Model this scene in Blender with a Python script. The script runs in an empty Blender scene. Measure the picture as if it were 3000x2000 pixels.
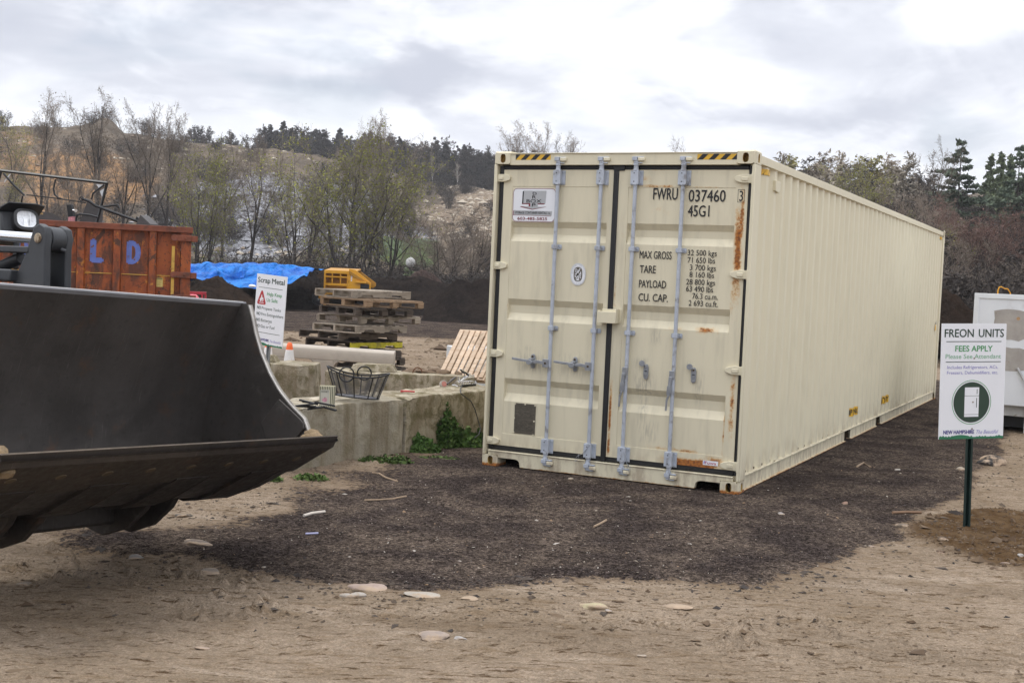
import bpy, bmesh, math, random
import numpy as np
from mathutils import Vector, Matrix, Quaternion

PI = math.pi
scene = bpy.context.scene
COL = scene.collection
random.seed(7)
RNG = np.random.default_rng(7)

# ------------------------------------------------------------------ camera
CAM_H = 1.7271
FPX = 3626.47
RW = np.array([[0.9990371382562442, 0.0021624026319636003, 0.04381917844541616],
               [0.04387250146474381, -0.049240879026025065, -0.997822899841435],
               [0.0, 0.9987845913146647, -0.0492883368800201]])   # rows: camera right, down, forward
cam_d = bpy.data.cameras.new('camera')
cam = bpy.data.objects.new('camera', cam_d)
COL.objects.link(cam)
cam_d.sensor_fit = 'HORIZONTAL'
cam_d.sensor_width = 36.0
cam_d.lens = FPX / 3000.0 * 36.0
cam_d.clip_start = 0.1
cam_d.clip_end = 3000.0
_m = Matrix.Identity(4)
for _i in range(3):
    _m[_i][0] = RW[0][_i]; _m[_i][1] = -RW[1][_i]; _m[_i][2] = -RW[2][_i]
_m[2][3] = CAM_H
cam.matrix_world = _m
scene.camera = cam

# ------------------------------------------------------------------ world: overcast sky with broken cloud
SUN_EL, SUN_AZ = math.radians(68), math.radians(-75)      # azimuth clockwise from +Y
world = bpy.data.worlds.new('World')
scene.world = world
world.use_nodes = True
WT = world.node_tree
for n in list(WT.nodes): WT.nodes.remove(n)


class NT:
    """short-hand for building node trees"""
    def __init__(s, tree): s.t = tree
    def n(s, kind, **kw):
        nd = s.t.nodes.new(kind)
        for k, v in kw.items(): setattr(nd, k, v)
        return nd
    def put(s, sock, v):
        if v is None: return
        if isinstance(v, bpy.types.NodeSocket): s.t.links.new(v, sock)
        else:
            if hasattr(sock, 'default_value'):
                if sock.type == 'RGBA' and len(v) == 3: v = (*v, 1)
                if sock.type == 'VECTOR' and not isinstance(v, (int, float)) and len(v) == 4: v = v[:3]
                sock.default_value = v
    def math(s, op, a, b=None, clamp=False):
        nd = s.n('ShaderNodeMath', operation=op); nd.use_clamp = clamp
        s.put(nd.inputs[0], a)
        if b is not None: s.put(nd.inputs[1], b)
        return nd.outputs[0]
    def noise(s, vec, scale, detail=4, rough=.55, dist=0.0, out='Fac'):
        nd = s.n('ShaderNodeTexNoise')
        if vec is not None: s.put(nd.inputs['Vector'], vec)
        nd.inputs['Scale'].default_value = scale; nd.inputs['Detail'].default_value = detail
        nd.inputs['Roughness'].default_value = rough; nd.inputs['Distortion'].default_value = dist
        return nd.outputs[out]
    def mapr(s, v, a, b, c=0., d=1., smooth=True):
        nd = s.n('ShaderNodeMapRange', interpolation_type='SMOOTHSTEP' if smooth else 'LINEAR')
        s.put(nd.inputs[0], v)
        for i, x in enumerate((a, b, c, d)): nd.inputs[i + 1].default_value = x
        return nd.outputs[0]
    def mix(s, f, a, b, mode='MIX'):
        nd = s.n('ShaderNodeMix', data_type='RGBA', blend_type=mode)
        s.put(nd.inputs[0], f); s.put(nd.inputs[6], a); s.put(nd.inputs[7], b)
        return nd.outputs[2]
    def vmul(s, v, xyz):
        nd = s.n('ShaderNodeVectorMath', operation='MULTIPLY'); s.put(nd.inputs[0], v); nd.inputs[1].default_value = xyz
        return nd.outputs[0]
    def vadd(s, v, xyz):
        nd = s.n('ShaderNodeVectorMath', operation='ADD'); s.put(nd.inputs[0], v); s.put(nd.inputs[1], xyz)
        return nd.outputs[0]


def build_world():
    w = NT(WT)
    sky = w.n('ShaderNodeTexSky', sky_type='NISHITA')
    sky.sun_disc = False
    sky.sun_elevation = SUN_EL
    sky.sun_rotation = SUN_AZ
    sky.air_density = 1.0; sky.dust_density = 2.0
    tc = w.n('ShaderNodeTexCoord').outputs['Generated']
    sep = w.n('ShaderNodeSeparateXYZ'); w.put(sep.inputs[0], tc)
    # cloud bank coordinates: direction flattened on to a cloud layer
    z = w.math('MAXIMUM', sep.outputs[2], 0.0)
    den = w.math('ADD', z, 0.13)
    cx = w.math('DIVIDE', sep.outputs[0], den); cy = w.math('DIVIDE', sep.outputs[1], den)
    cmb = w.n('ShaderNodeCombineXYZ'); w.put(cmb.inputs[0], cx); w.put(cmb.inputs[1], cy)
    lay = w.vadd(cmb.outputs[0], (5.3, 2.9, 0.7))
    big = w.noise(lay, 0.55, 6, .52, .35)
    fine = w.noise(w.vmul(tc, (6.0, 6.0, 13.0)), 1.3, 7, .54, .6)
    # a few particular cloud masses in fixed directions of the sky: (azimuth right of +Y, elevation, half widths, weight)
    warp = w.noise(w.vmul(tc, (5, 5, 13)), 1.3, 5, .6, 0, 'Color')
    wp = w.n('ShaderNodeVectorMath', operation='SUBTRACT'); w.put(wp.inputs[0], warp); wp.inputs[1].default_value = (.5, .5, .5)
    wv = w.vadd(tc, w.vmul(wp.outputs[0], (.20, .20, .09)))
    acc = None
    for az, el, hw, hh, wt in [(-.22, .225, .23, .034, 1.0), (.17, .236, .16, .02, .5), (-.095, .157, .125, .034, 1.05), (-.37, .165, .16, .04, .7),
                               (-.04, .205, .09, .02, .5), (.16, .125, .12, .03, .55), (.37, .165, .10, .03, .5), (-.30, .115, .08, .02, .4),
                               (-.10, .200, .20, .022, -1.0), (.14, .170, .17, .035, -1.1), (-.02, .13, .06, .02, -.7), (.32, .205, .12, .02, -.6)]:
        dx, dy, dz = math.sin(az) * math.cos(el), math.cos(az) * math.cos(el), math.sin(el)
        sub = w.n('ShaderNodeVectorMath', operation='SUBTRACT'); w.put(sub.inputs[0], wv); sub.inputs[1].default_value = (dx, dy, dz)
        sc = w.vmul(sub.outputs[0], (1 / hw, 1 / hw, 1 / hh))
        ln = w.n('ShaderNodeVectorMath', operation='LENGTH'); w.put(ln.inputs[0], sc)
        g = w.mapr(ln.outputs[1], 0.1, 1.25, wt, 0.0)
        acc = g if acc is None else w.math('ADD', acc, g)
    dark = w.math('ADD', w.mapr(big, .38, .66, -.35, .5), w.math('MULTIPLY', acc, .75))
    dark = w.math('ADD', dark, w.mapr(fine, .40, .60, -.26, .30))
    dark = w.mapr(dark, -.55, 1.15, 0, 1)
    cloud = w.mix(dark, (9.9, 10.1, 10.7), (5.7, 6.0, 6.9))
    # cloud is thinner and brighter overhead
    up = w.mapr(sep.outputs[2], .26, .75, 1.0, 1.75)
    upc = w.n('ShaderNodeVectorMath', operation='SCALE'); w.put(upc.inputs[0], cloud); w.put(upc.inputs['Scale'], up)
    # thin blue-lavender breaks where the clear sky shows between the clouds
    gap = w.mapr(w.noise(w.vmul(tc, (3, 3, 9)), 1.9, 4, .5, .2), .54, .70, 0, .30)
    tint = w.mix(gap, upc.outputs[0], sky.outputs[0])
    bg = w.n('ShaderNodeBackground'); w.put(bg.inputs[0], tint); bg.inputs[1].default_value = 0.1
    out = w.n('ShaderNodeOutputWorld'); w.put(out.inputs[0], bg.outputs[0])


build_world()

sun_d = bpy.data.lights.new('sun', 'SUN')
sun_d.energy = 1.15
sun_d.angle = math.radians(22)
sun_d.color = (1.0, .965, .9)
sun = bpy.data.objects.new('sun', sun_d)
COL.objects.link(sun)
_d = Vector((math.sin(SUN_AZ) * math.cos(SUN_EL), math.cos(SUN_AZ) * math.cos(SUN_EL), math.sin(SUN_EL)))
sun.rotation_euler = _d.to_track_quat('Z', 'Y').to_euler()
sun.location = (0, 0, 40)

vs = scene.view_settings
vs.view_transform = 'Standard'; vs.look = 'None'; vs.exposure = 0.22; vs.gamma = 1.0; vs.use_curve_mapping = False
scene.cycles.use_denoising = True
scene.cycles.denoising_prefilter = 'ACCURATE'
scene.cycles.max_bounces = 6
scene.cycles.diffuse_bounces = 3
scene.cycles.glossy_bounces = 3
scene.cycles.transparent_max_bounces = 4


# ------------------------------------------------------------------ placing helpers
def ray(px, py):
    v = np.array([(px - 1500) / FPX, (py - 1000) / FPX, 1.0])
    return RW.T @ v
def gnd(px, py, z=0.0):
    """point of the ground plane seen at photo pixel (3000x2000)"""
    r = ray(px, py); t = (z - CAM_H) / r[2]
    return Vector((t * r[0], t * r[1], z))
def at(px, py, Y):
    """point at depth Y seen at photo pixel"""
    r = ray(px, py); t = Y / r[1]
    return Vector((t * r[0], Y, CAM_H + t * r[2]))


# ------------------------------------------------------------------ mesh builder
class MB:
    def __init__(s): s.v = []; s.f = []; s.m = []
    def add(s, vs, fs, mi=0, mat=None):
        o = len(s.v)
        if mat is not None: vs = [mat @ Vector(p) for p in vs]
        s.v.extend([tuple(p) for p in vs]); s.f.extend([[i + o for i in q] for q in fs]); s.m.extend([mi] * len(fs))
        return s
    def box(s, x0, x1, y0, y1, z0, z1, mi=0, mat=None):
        vs = [(x0, y0, z0), (x1, y0, z0), (x1, y1, z0), (x0, y1, z0), (x0, y0, z1), (x1, y0, z1), (x1, y1, z1), (x0, y1, z1)]
        fs = [(0, 3, 2, 1), (4, 5, 6, 7), (0, 1, 5, 4), (1, 2, 6, 5), (2, 3, 7, 6), (3, 0, 4, 7)]
        return s.add(vs, fs, mi, mat)
    def prism(s, poly, a, b, axis='y', mi=0, mat=None):
        """2-D polygon extruded from a to b along axis (poly given in the other two axes, xz / yz / xy order)"""
        n = len(poly)
        def P(p, t):
            if axis == 'y': return (p[0], t, p[1])
            if axis == 'x': return (t, p[0], p[1])
            return (p[0], p[1], t)
        vs = [P(p, a) for p in poly] + [P(p, b) for p in poly]
        fs = [tuple(range(n)), tuple(range(2 * n - 1, n - 1, -1))] + [(i + n, (i + 1) % n + n, (i + 1) % n, i) for i in range(n)]
        return s.add(vs, fs, mi, mat)
    def cyl(s, p0, p1, r0, r1=None, n=12, mi=0, cap=True):
        p0, p1 = Vector(p0), Vector(p1); r1 = r0 if r1 is None else r1
        d = (p1 - p0).normalized(); q = d.to_track_quat('Z', 'Y')
        vs = []
        for p, r in ((p0, r0), (p1, r1)):
            for i in range(n):
                a = 2 * PI * i / n
                vs.append(p + q @ Vector((r * math.cos(a), r * math.sin(a), 0)))
        fs = [(i, (i + 1) % n, (i + 1) % n + n, i + n) for i in range(n)]
        if cap: fs += [tuple(range(n - 1, -1, -1)), tuple(range(n, 2 * n))]
        return s.add(vs, fs, mi)
    def tube(s, pts, r, n=8, mi=0, closed=False):
        pts = [Vector(p) for p in pts]; k = len(pts); vs = []
        up = Vector((0, 0, 1))
        t0 = (pts[1] - pts[0]).normalized()
        nrm = t0.cross(up)
        if nrm.length < 1e-3: nrm = t0.cross(Vector((1, 0, 0)))
        nrm.normalize()
        for i, p in enumerate(pts):
            a = pts[(i - 1) % k] if (closed or i > 0) else p
            b = pts[(i + 1) % k] if (closed or i < k - 1) else p
            t = (b - a).normalized()
            nrm = (nrm - t * nrm.dot(t)).normalized(); bn = t.cross(nrm)
            rr = r[i] if isinstance(r, (list, tuple)) else r
            for j in range(n):
                c = 2 * PI * j / n
                vs.append(p + (nrm * math.cos(c) + bn * math.sin(c)) * rr)
        fs = []
        for i in range(k if closed else k - 1):
            o, q = i * n, ((i + 1) % k) * n
            fs += [(o + j, o + (j + 1) % n, q + (j + 1) % n, q + j) for j in range(n)]
        if not closed: fs += [tuple(range(n - 1, -1, -1)), tuple(range((k - 1) * n, k * n))]
        return s.add(vs, fs, mi)
    def lathe(s, prof, n=24, mi=0, mat=None, cap=True):
        vs = []
        for r, z in prof:
            for i in range(n):
                a = 2 * PI * i / n; vs.append((r * math.cos(a), r * math.sin(a), z))
        fs = []
        for k in range(len(prof) - 1):
            fs += [(k * n + i, k * n + (i + 1) % n, (k + 1) * n + (i + 1) % n, (k + 1) * n + i) for i in range(n)]
        if cap: fs += [tuple(range(n - 1, -1, -1)), tuple(range((len(prof) - 1) * n, len(prof) * n))]
        return s.add(vs, fs, mi, mat)
    def blob(s, c, rx, ry, rz, amp=.15, sub=2, seed=0, mi=0, flat=None, mat=None):
        bm = bmesh.new(); bmesh.ops.create_icosphere(bm, subdivisions=sub, radius=1)
        rnd = random.Random(seed); ph = [(rnd.uniform(-3, 3), rnd.uniform(-3, 3), rnd.uniform(-3, 3), rnd.uniform(0, 6)) for _ in range(5)]
        vs = []
        for v in bm.verts:
            k = 1 + amp * sum(math.sin(a * v.co.x + b * v.co.y + g * v.co.z + d) for a, b, g, d in ph) / 2
            p = Vector((v.co.x * rx * k, v.co.y * ry * k, v.co.z * rz * k))
            if flat is not None and p.z < flat: p.z = flat
            vs.append((c[0] + p.x, c[1] + p.y, c[2] + p.z))
        fs = [[v.index for v in f.verts] for f in bm.faces]
        bm.free()
        return s.add(vs, fs, mi, mat)
    def build(s, name, mats, parent=None, bevel=0.0, smooth=35, seg=2, loc=None):
        me = bpy.data.meshes.new(name)
        me.from_pydata(s.v, [], s.f)
        ms = mats if isinstance(mats, (list, tuple)) else [mats]
        for m in ms: me.materials.append(m)
        if len(ms) > 1: me.polygons.foreach_set('material_index', s.m)
        me.update()
        if smooth:
            me.polygons.foreach_set('use_smooth', [True] * len(me.polygons))
            me.set_sharp_from_angle(angle=math.radians(smooth))
        o = bpy.data.objects.new(name, me); COL.objects.link(o)
        if parent is not None: o.parent = parent
        if loc is not None: o.location = loc
        if bevel:
            b = o.modifiers.new('bevel', 'BEVEL'); b.width = bevel; b.segments = seg; b.limit_method = 'ANGLE'; b.angle_limit = math.radians(40)
            b.use_clamp_overlap = True
        return o


def fast_mesh(name, V, F, mats, parent=None, smooth=True, mi=None):
    """numpy arrays: V (n,3), F (m,k) all faces with k corners"""
    me = bpy.data.meshes.new(name)
    V = np.asarray(V, np.float32); F = np.asarray(F, np.int32); m, k = F.shape
    me.vertices.add(len(V)); me.vertices.foreach_set('co', V.ravel())
    me.loops.add(m * k); me.loops.foreach_set('vertex_index', F.ravel())
    me.polygons.add(m); me.polygons.foreach_set('loop_start', np.arange(m, dtype=np.int32) * k)
    for x in (mats if isinstance(mats, (list, tuple)) else [mats]): me.materials.append(x)
    if mi is not None: me.polygons.foreach_set('material_index', np.asarray(mi, np.int32))
    me.polygons.foreach_set('use_smooth', np.full(m, bool(smooth)))
    me.update(calc_edges=True); me.validate()
    o = bpy.data.objects.new(name, me); COL.objects.link(o)
    if parent is not None: o.parent = parent
    return o
def attr(o, name, vals):
    a = o.data.attributes.new(name, 'FLOAT', 'POINT'); a.data.foreach_set('value', np.asarray(vals, np.float32))
def grid_faces(nr, nc):
    i = np.arange(nr - 1)[:, None] * nc + np.arange(nc - 1)[None, :]
    return np.stack([i, i + 1, i + nc + 1, i + nc], -1).reshape(-1, 4)


def tag(o, label=None, cat=None, group=None, kind=None):
    if label: o['label'] = label
    if cat: o['category'] = cat
    if group: o['group'] = group
    if kind: o['kind'] = kind
    return o
def thing(name, label, cat, loc=(0, 0, 0), rz=0.0, group=None):
    o = bpy.data.objects.new(name, None); COL.objects.link(o)
    o.empty_display_size = .2
    o.location = loc; o.rotation_euler = (0, 0, rz)
    return tag(o, label, cat, group)
def copy_tree(o, parent=None):
    c = o.copy(); COL.objects.link(c)
    if parent is not None: c.parent = parent
    for ch in list(o.children): copy_tree(ch, c)
    return c


# ------------------------------------------------------------------ value noise (numpy) for terrain and masks
def vnoise(x, y, seed=0):
    xi = np.floor(x).astype(np.int64); yi = np.floor(y).astype(np.int64)
    fx = x - xi; fy = y - yi
    fx = fx * fx * (3 - 2 * fx); fy = fy * fy * (3 - 2 * fy)
    def h(a, b):
        k = (a * 374761393 + b * 668265263 + seed * 974634777) & 0xffffffff
        k = ((k ^ (k >> 13)) * 1274126177) & 0xffffffff
        return ((k ^ (k >> 16)) & 0xffff) / 65535.0
    return (h(xi, yi) * (1 - fx) + h(xi + 1, yi) * fx) * (1 - fy) + (h(xi, yi + 1) * (1 - fx) + h(xi + 1, yi + 1) * fx) * fy
def fbm(x, y, oct=4, seed=0, gain=.5):
    s = 0; a = 1; t = 0
    for o in range(oct):
        s = s + a * vnoise(x * 2 ** o + 17.3 * o, y * 2 ** o - 9.1 * o, seed + o); t += a; a *= gain
    return s / t - .5
def smooth01(t):
    t = np.clip(t, 0, 1); return t * t * (3 - 2 * t)
def poly_sd(x, y, poly):
    """signed distance to polygon, positive inside"""
    P = np.array(poly, float); n = len(P); d = np.full(x.shape, 1e9); ins = np.zeros(x.shape, bool)
    for i in range(n):
        a, b = P[i], P[(i + 1) % n]; e = b - a
        wx, wy = x - a[0], y - a[1]
        t = np.clip((wx * e[0] + wy * e[1]) / max(e @ e, 1e-9), 0, 1)
        d = np.minimum(d, np.hypot(wx - e[0] * t, wy - e[1] * t))
        c = ((a[1] > y) != (b[1] > y)) & (x < (b[0] - a[0]) * (y - a[1]) / (b[1] - a[1] + 1e-12) + a[0])
        ins ^= c
    return np.where(ins, d, -d)


# ------------------------------------------------------------------ materials
MATS = {}
def M(name, col, rough=.6, metal=0.0, var=.12, vscale=4.0, bump=0.0, bscale=60.0, col2=None, c2scale=3.0, c2lo=.5, c2hi=.65,
      spec=.5, coat=0.0, stretch=(1, 1, 1), rvar=.0, objvar=0.0, coord='Object', trans=0.0, edgewear=None):
    if name in MATS: return MATS[name]
    m = bpy.data.materials.new(name); m.use_nodes = True
    t = m.node_tree; k = NT(t); b = t.nodes['Principled BSDF']
    tc = k.n('ShaderNodeTexCoord').outputs[coord]
    v = k.vmul(tc, stretch) if stretch != (1, 1, 1) else tc
    c = (*col, 1)
    if col2 is not None:
        c = k.mix(k.mapr(k.noise(v, c2scale, 6, .62, .2), c2lo, c2hi), c, col2)
    if var:
        f = k.mapr(k.noise(v, vscale, 5, .6), .25, .75, 1 - var, 1 + var, False)
        if objvar:
            oi = k.n('ShaderNodeObjectInfo').outputs['Random']
            f = k.math('MULTIPLY', f, k.mapr(oi, 0, 1, 1 - objvar, 1 + objvar, False))
        sc = k.n('ShaderNodeVectorMath', operation='SCALE'); k.put(sc.inputs[0], c); k.put(sc.inputs['Scale'], f)
        c = sc.outputs[0]
    k.put(b.inputs['Base Color'], c)
    if rvar: k.put(b.inputs['Roughness'], k.mapr(k.noise(v, vscale * 2.3, 4), .3, .7, max(rough - rvar, .03), min(rough + rvar, 1), False))
    else: b.inputs['Roughness'].default_value = rough
    b.inputs['Metallic'].default_value = metal
    b.inputs['Specular IOR Level'].default_value = spec
    if coat: b.inputs['Coat Weight'].default_value = coat; b.inputs['Coat Roughness'].default_value = .1
    if trans: b.inputs['Transmission Weight'].default_value = trans
    if bump:
        bp = k.n('ShaderNodeBump'); bp.inputs['Strength'].default_value = bump; bp.inputs['Distance'].default_value = .02
        k.put(bp.inputs['Height'], k.noise(v, bscale, 5, .6)); k.put(b.inputs['Normal'], bp.outputs[0])
    MATS[name] = m
    return m


def rusty_paint(name, base, rough=.58, speck=.73, low=0.0, dirt=(.33, .30, .22), dirtamt=.25):
    """painted steel with rust where the vertex attribute 'rust' says, fine rust specks and faint grime streaks"""
    m = bpy.data.materials.new(name); m.use_nodes = True
    t = m.node_tree; k = NT(t); b = t.nodes['Principled BSDF']
    tc = k.n('ShaderNodeTexCoord').outputs['Object']
    at_ = k.n('ShaderNodeAttribute', attribute_name='rust').outputs['Fac']
    gr = k.n('ShaderNodeAttribute', attribute_name='grime').outputs['Fac']
    n1 = k.noise(tc, 14, 8, .68, .15); n2 = k.noise(tc, 95, 4, .6)
    n3 = k.noise(k.vmul(tc, (9, 9, 1.1)), 1.6, 5, .6)
    sep = k.n('ShaderNodeSeparateXYZ'); k.put(sep.inputs[0], tc)
    c = k.mix(k.mapr(n3, .46, .72, 0, dirtamt), base, dirt)
    c = k.mix(k.mapr(k.noise(tc, 2.2, 3), .3, .7, 0, .12), c, tuple(x * .86 for x in base))
    sp = k.math('MULTIPLY', k.mapr(sep.outputs[2], .02, .42, .75, 0), k.mapr(k.noise(k.vmul(tc, (6, 6, 2)), 2.0, 6, .68), .40, .66))
    c = k.mix(sp, c, (.34, .27, .19))
    # rust amount
    a = k.math('MULTIPLY', at_, 1.25)
    if low:
        lo = k.mapr(sep.outputs[2], 0.0, low, .8, 0.0); a = k.math('MAXIMUM', a, lo)
    e = k.math('ADD', k.math('ADD', k.math('MULTIPLY', n1, .75), k.math('MULTIPLY', n2, .3)), a)
    r1 = k.mapr(e, .90, 1.04); stain = k.mapr(e, .74, 1.0, 0, .6)
    spk = k.mapr(k.math('ADD', k.math('MULTIPLY', n2, .5), k.math('MULTIPLY', n1, .5)), speck - .06, speck)
    r1 = k.math('MAXIMUM', r1, k.math('MULTIPLY', spk, .8))
    rustc = k.mix(k.mapr(k.noise(tc, 40, 5, .65), .35, .68), (.44, .16, .03), (.17, .06, .022))
    c = k.mix(stain, c, (.58, .31, .075))
    c = k.mix(r1, c, rustc)
    c = k.mix(k.math('MULTIPLY', gr, k.mapr(k.noise(k.vmul(tc, (40, 40, 6)), 1.5, 5), .38, .62)), c, (.14, .13, .12))
    k.put(b.inputs['Base Color'], c)
    k.put(b.inputs['Roughness'], k.mapr(r1, 0, 1, rough, .9, False))
    bp = k.n('ShaderNodeBump'); bp.inputs['Strength'].default_value = .12; bp.inputs['Distance'].default_value = .004
    k.put(bp.inputs['Height'], k.math('ADD', k.math('MULTIPLY', n2, .5), k.math('MULTIPLY', r1, .8))); k.put(b.inputs['Normal'], bp.outputs[0])
    MATS[name] = m
    return m


CREAM = (.70, .637, .468)
m_door = rusty_paint('container_door_paint', CREAM)
m_cream = rusty_paint('container_paint', (.70, .64, .47), low=.05, dirtamt=.12)
m_cast = rusty_paint('casting_paint', (.675, .615, .45), speck=.66, low=.075)
m_gasket = M('rubber_gasket', (.012, .012, .013), .55, var=.25, vscale=8)
m_galv = M('grey_painted_bar', (.45, .485, .545), .5, .15, var=.16, vscale=14, col2=(.27, .27, .28), c2scale=9, c2lo=.53, c2hi=.68)
m_galvd = M('worn_galvanised', (.33, .345, .37), .4, .5, var=.25, vscale=30)
m_black = M('black_ink', (.012, .012, .014), .5, var=.05)
m_white = M('white_vinyl', (.78, .79, .82), .35, var=.03)
m_hole = M('rust_dark', (.07, .045, .02), .9, var=.4, vscale=30)
m_rustinner = M('rust_ochre', (.50, .33, .10), .9, var=.35, vscale=40, col2=(.16, .08, .03), c2scale=20)
m_yellow = M('hazard_yellow', (.72, .42, .035), .45, var=.06)
m_plate = M('etched_data_plate', (.15, .135, .11), .45, .6, var=.2, vscale=30)
m_red = M('sign_red', (.42, .03, .035), .5, var=.04)
m_maroon = M('maroon_ink', (.20, .02, .03), .5, var=.05)
m_greymet = M('logo_grey', (.42, .43, .44), .4, var=.08)
m_dgreen = M('sign_dark_green', (.018, .045, .028), .5, var=.05)
m_green = M('sign_green', (.06, .30, .10), .5, var=.05)
m_lgreen = M('sign_light_green', (.16, .40, .22), .5, var=.05)
m_mgreen = M('sign_band_green', (.02, .16, .075), .5, var=.05)
m_violet = M('sign_violet', (.22, .20, .50), .5, var=.05)
m_navy = M('sign_navy', (.035, .03, .22), .5, var=.05)


# ------------------------------------------------------------------ lettering
_fc = {}
def text_geo(s, bold=0.0):
    key = (s, bold)
    if key not in _fc:
        cu = bpy.data.curves.new('tmp', 'FONT'); cu.body = s; cu.size = 1; cu.offset = bold; cu.resolution_u = 3
        ob = bpy.data.objects.new('tmp', cu); COL.objects.link(ob)
        dg = bpy.context.evaluated_depsgraph_get(); ev = ob.evaluated_get(dg); me = ev.to_mesh()
        V = np.array([v.co[:] for v in me.vertices]).reshape(-1, 3); F = [list(p.vertices) for p in me.polygons]
        ev.to_mesh_clear(); bpy.data.objects.remove(ob); bpy.data.curves.remove(cu)
        _fc[key] = (V, F)
    return _fc[key]
def text_fit(mb, s, x0, x1, z0, h, y, bold=0.0, mi=0, ref=None, mat=None, shear=0.0):
    """text between x0 and x1, baseline z0, capital height h, on the plane y facing -y; bold thickens the strokes by bold * em"""
    V, F = text_geo(s)
    sz = h / text_geo(ref or 'H')[0][:, 1].max()
    a, b = V[:, 0].min(), V[:, 0].max(); sx = (x1 - x0 - 2 * max(bold, 0) * sz) / (b - a)
    shifts = [(0, 0)] if bold <= 0 else [(0, 0), (-1, 0), (1, 0), (0, .7), (0, -.7)]
    for k, (dx, dz) in enumerate(shifts):
        ox, oz = x0 + max(bold, 0) * sz * (1 + dx), z0 + bold * sz * dz
        mb.add([(ox + (p[0] - a) * sx + shear * p[1] * sz, y - .00012 * k, oz + p[1] * sz) for p in V], F, mi, mat)
def text_c(mb, s, x, z, h, y, bold=0.0, mi=0, aspect=1.0, rot=0.0):
    V, F = text_geo(s); sz = h / text_geo('H')[0][:, 1].max()
    c = (V[:, 0].min() + V[:, 0].max()) / 2; ca, sa = math.cos(rot), math.sin(rot)
    vs = []
    for p in V:
        u, w = (p[0] - c) * sz * aspect, p[1] * sz - h / 2
        vs.append((x + u * ca - w * sa, y, z + u * sa + w * ca))
    mb.add(vs, F, mi)
def rrect(x0, x1, z0, z1, r, n=5):
    out = []
    for cx, cz, a0 in ((x1 - r, z1 - r, 0), (x0 + r, z1 - r, 90), (x0 + r, z0 + r, 180), (x1 - r, z0 + r, 270)):
        for i in range(n + 1):
            a = math.radians(a0 + 90 * i / n); out.append((cx + r * math.cos(a), cz + r * math.sin(a)))
    return out
def ell(cx, cz, rx, rz, n=40, p=2.0):
    o = []
    for i in range(n):
        a = 2 * PI * i / n; c, s = math.cos(a), math.sin(a)
        o.append((cx + rx * math.copysign(abs(c) ** (2 / p), c), cz + rz * math.copysign(abs(s) ** (2 / p), s)))
    return o
def flat(mb, poly, y, mi=0):
    mb.add([(p[0], y, p[1]) for p in poly], [tuple(range(len(poly)))], mi)
def ring(mb, outer, inner, y, mi=0):
    n = len(outer)
    mb.add([(p[0], y, p[1]) for p in outer] + [(p[0], y, p[1]) for p in inner], [(i, (i + 1) % n, (i + 1) % n + n, i + n) for i in range(n)], mi)
def strip(mb, pts, w, y, mi=0):
    """flat stroke of width w through points (x,z)"""
    for (x0, z0), (x1, z1) in zip(pts[:-1], pts[1:]):
        d = Vector((x1 - x0, z1 - z0)); d.normalize(); n = Vector((-d.y, d.x)) * w / 2
        mb.add([(x0 + n.x, y, z0 + n.y), (x0 - n.x, y, z0 - n.y), (x1 - n.x, y, z1 - n.y), (x1 + n.x, y, z1 + n.y)], [(0, 1, 2, 3)], mi)


# ================================================================== SHIPPING CONTAINER (40 ft high cube)
W_, L_, H_ = 2.438, 12.192, 2.896
CROT = -math.radians(26.15493)
cont = thing('shipping_container', 'long cream shipping container with double doors, grey locking bars and rust stains', 'shipping container',
             (-0.23323, 11.404299, 0), CROT)


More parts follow.
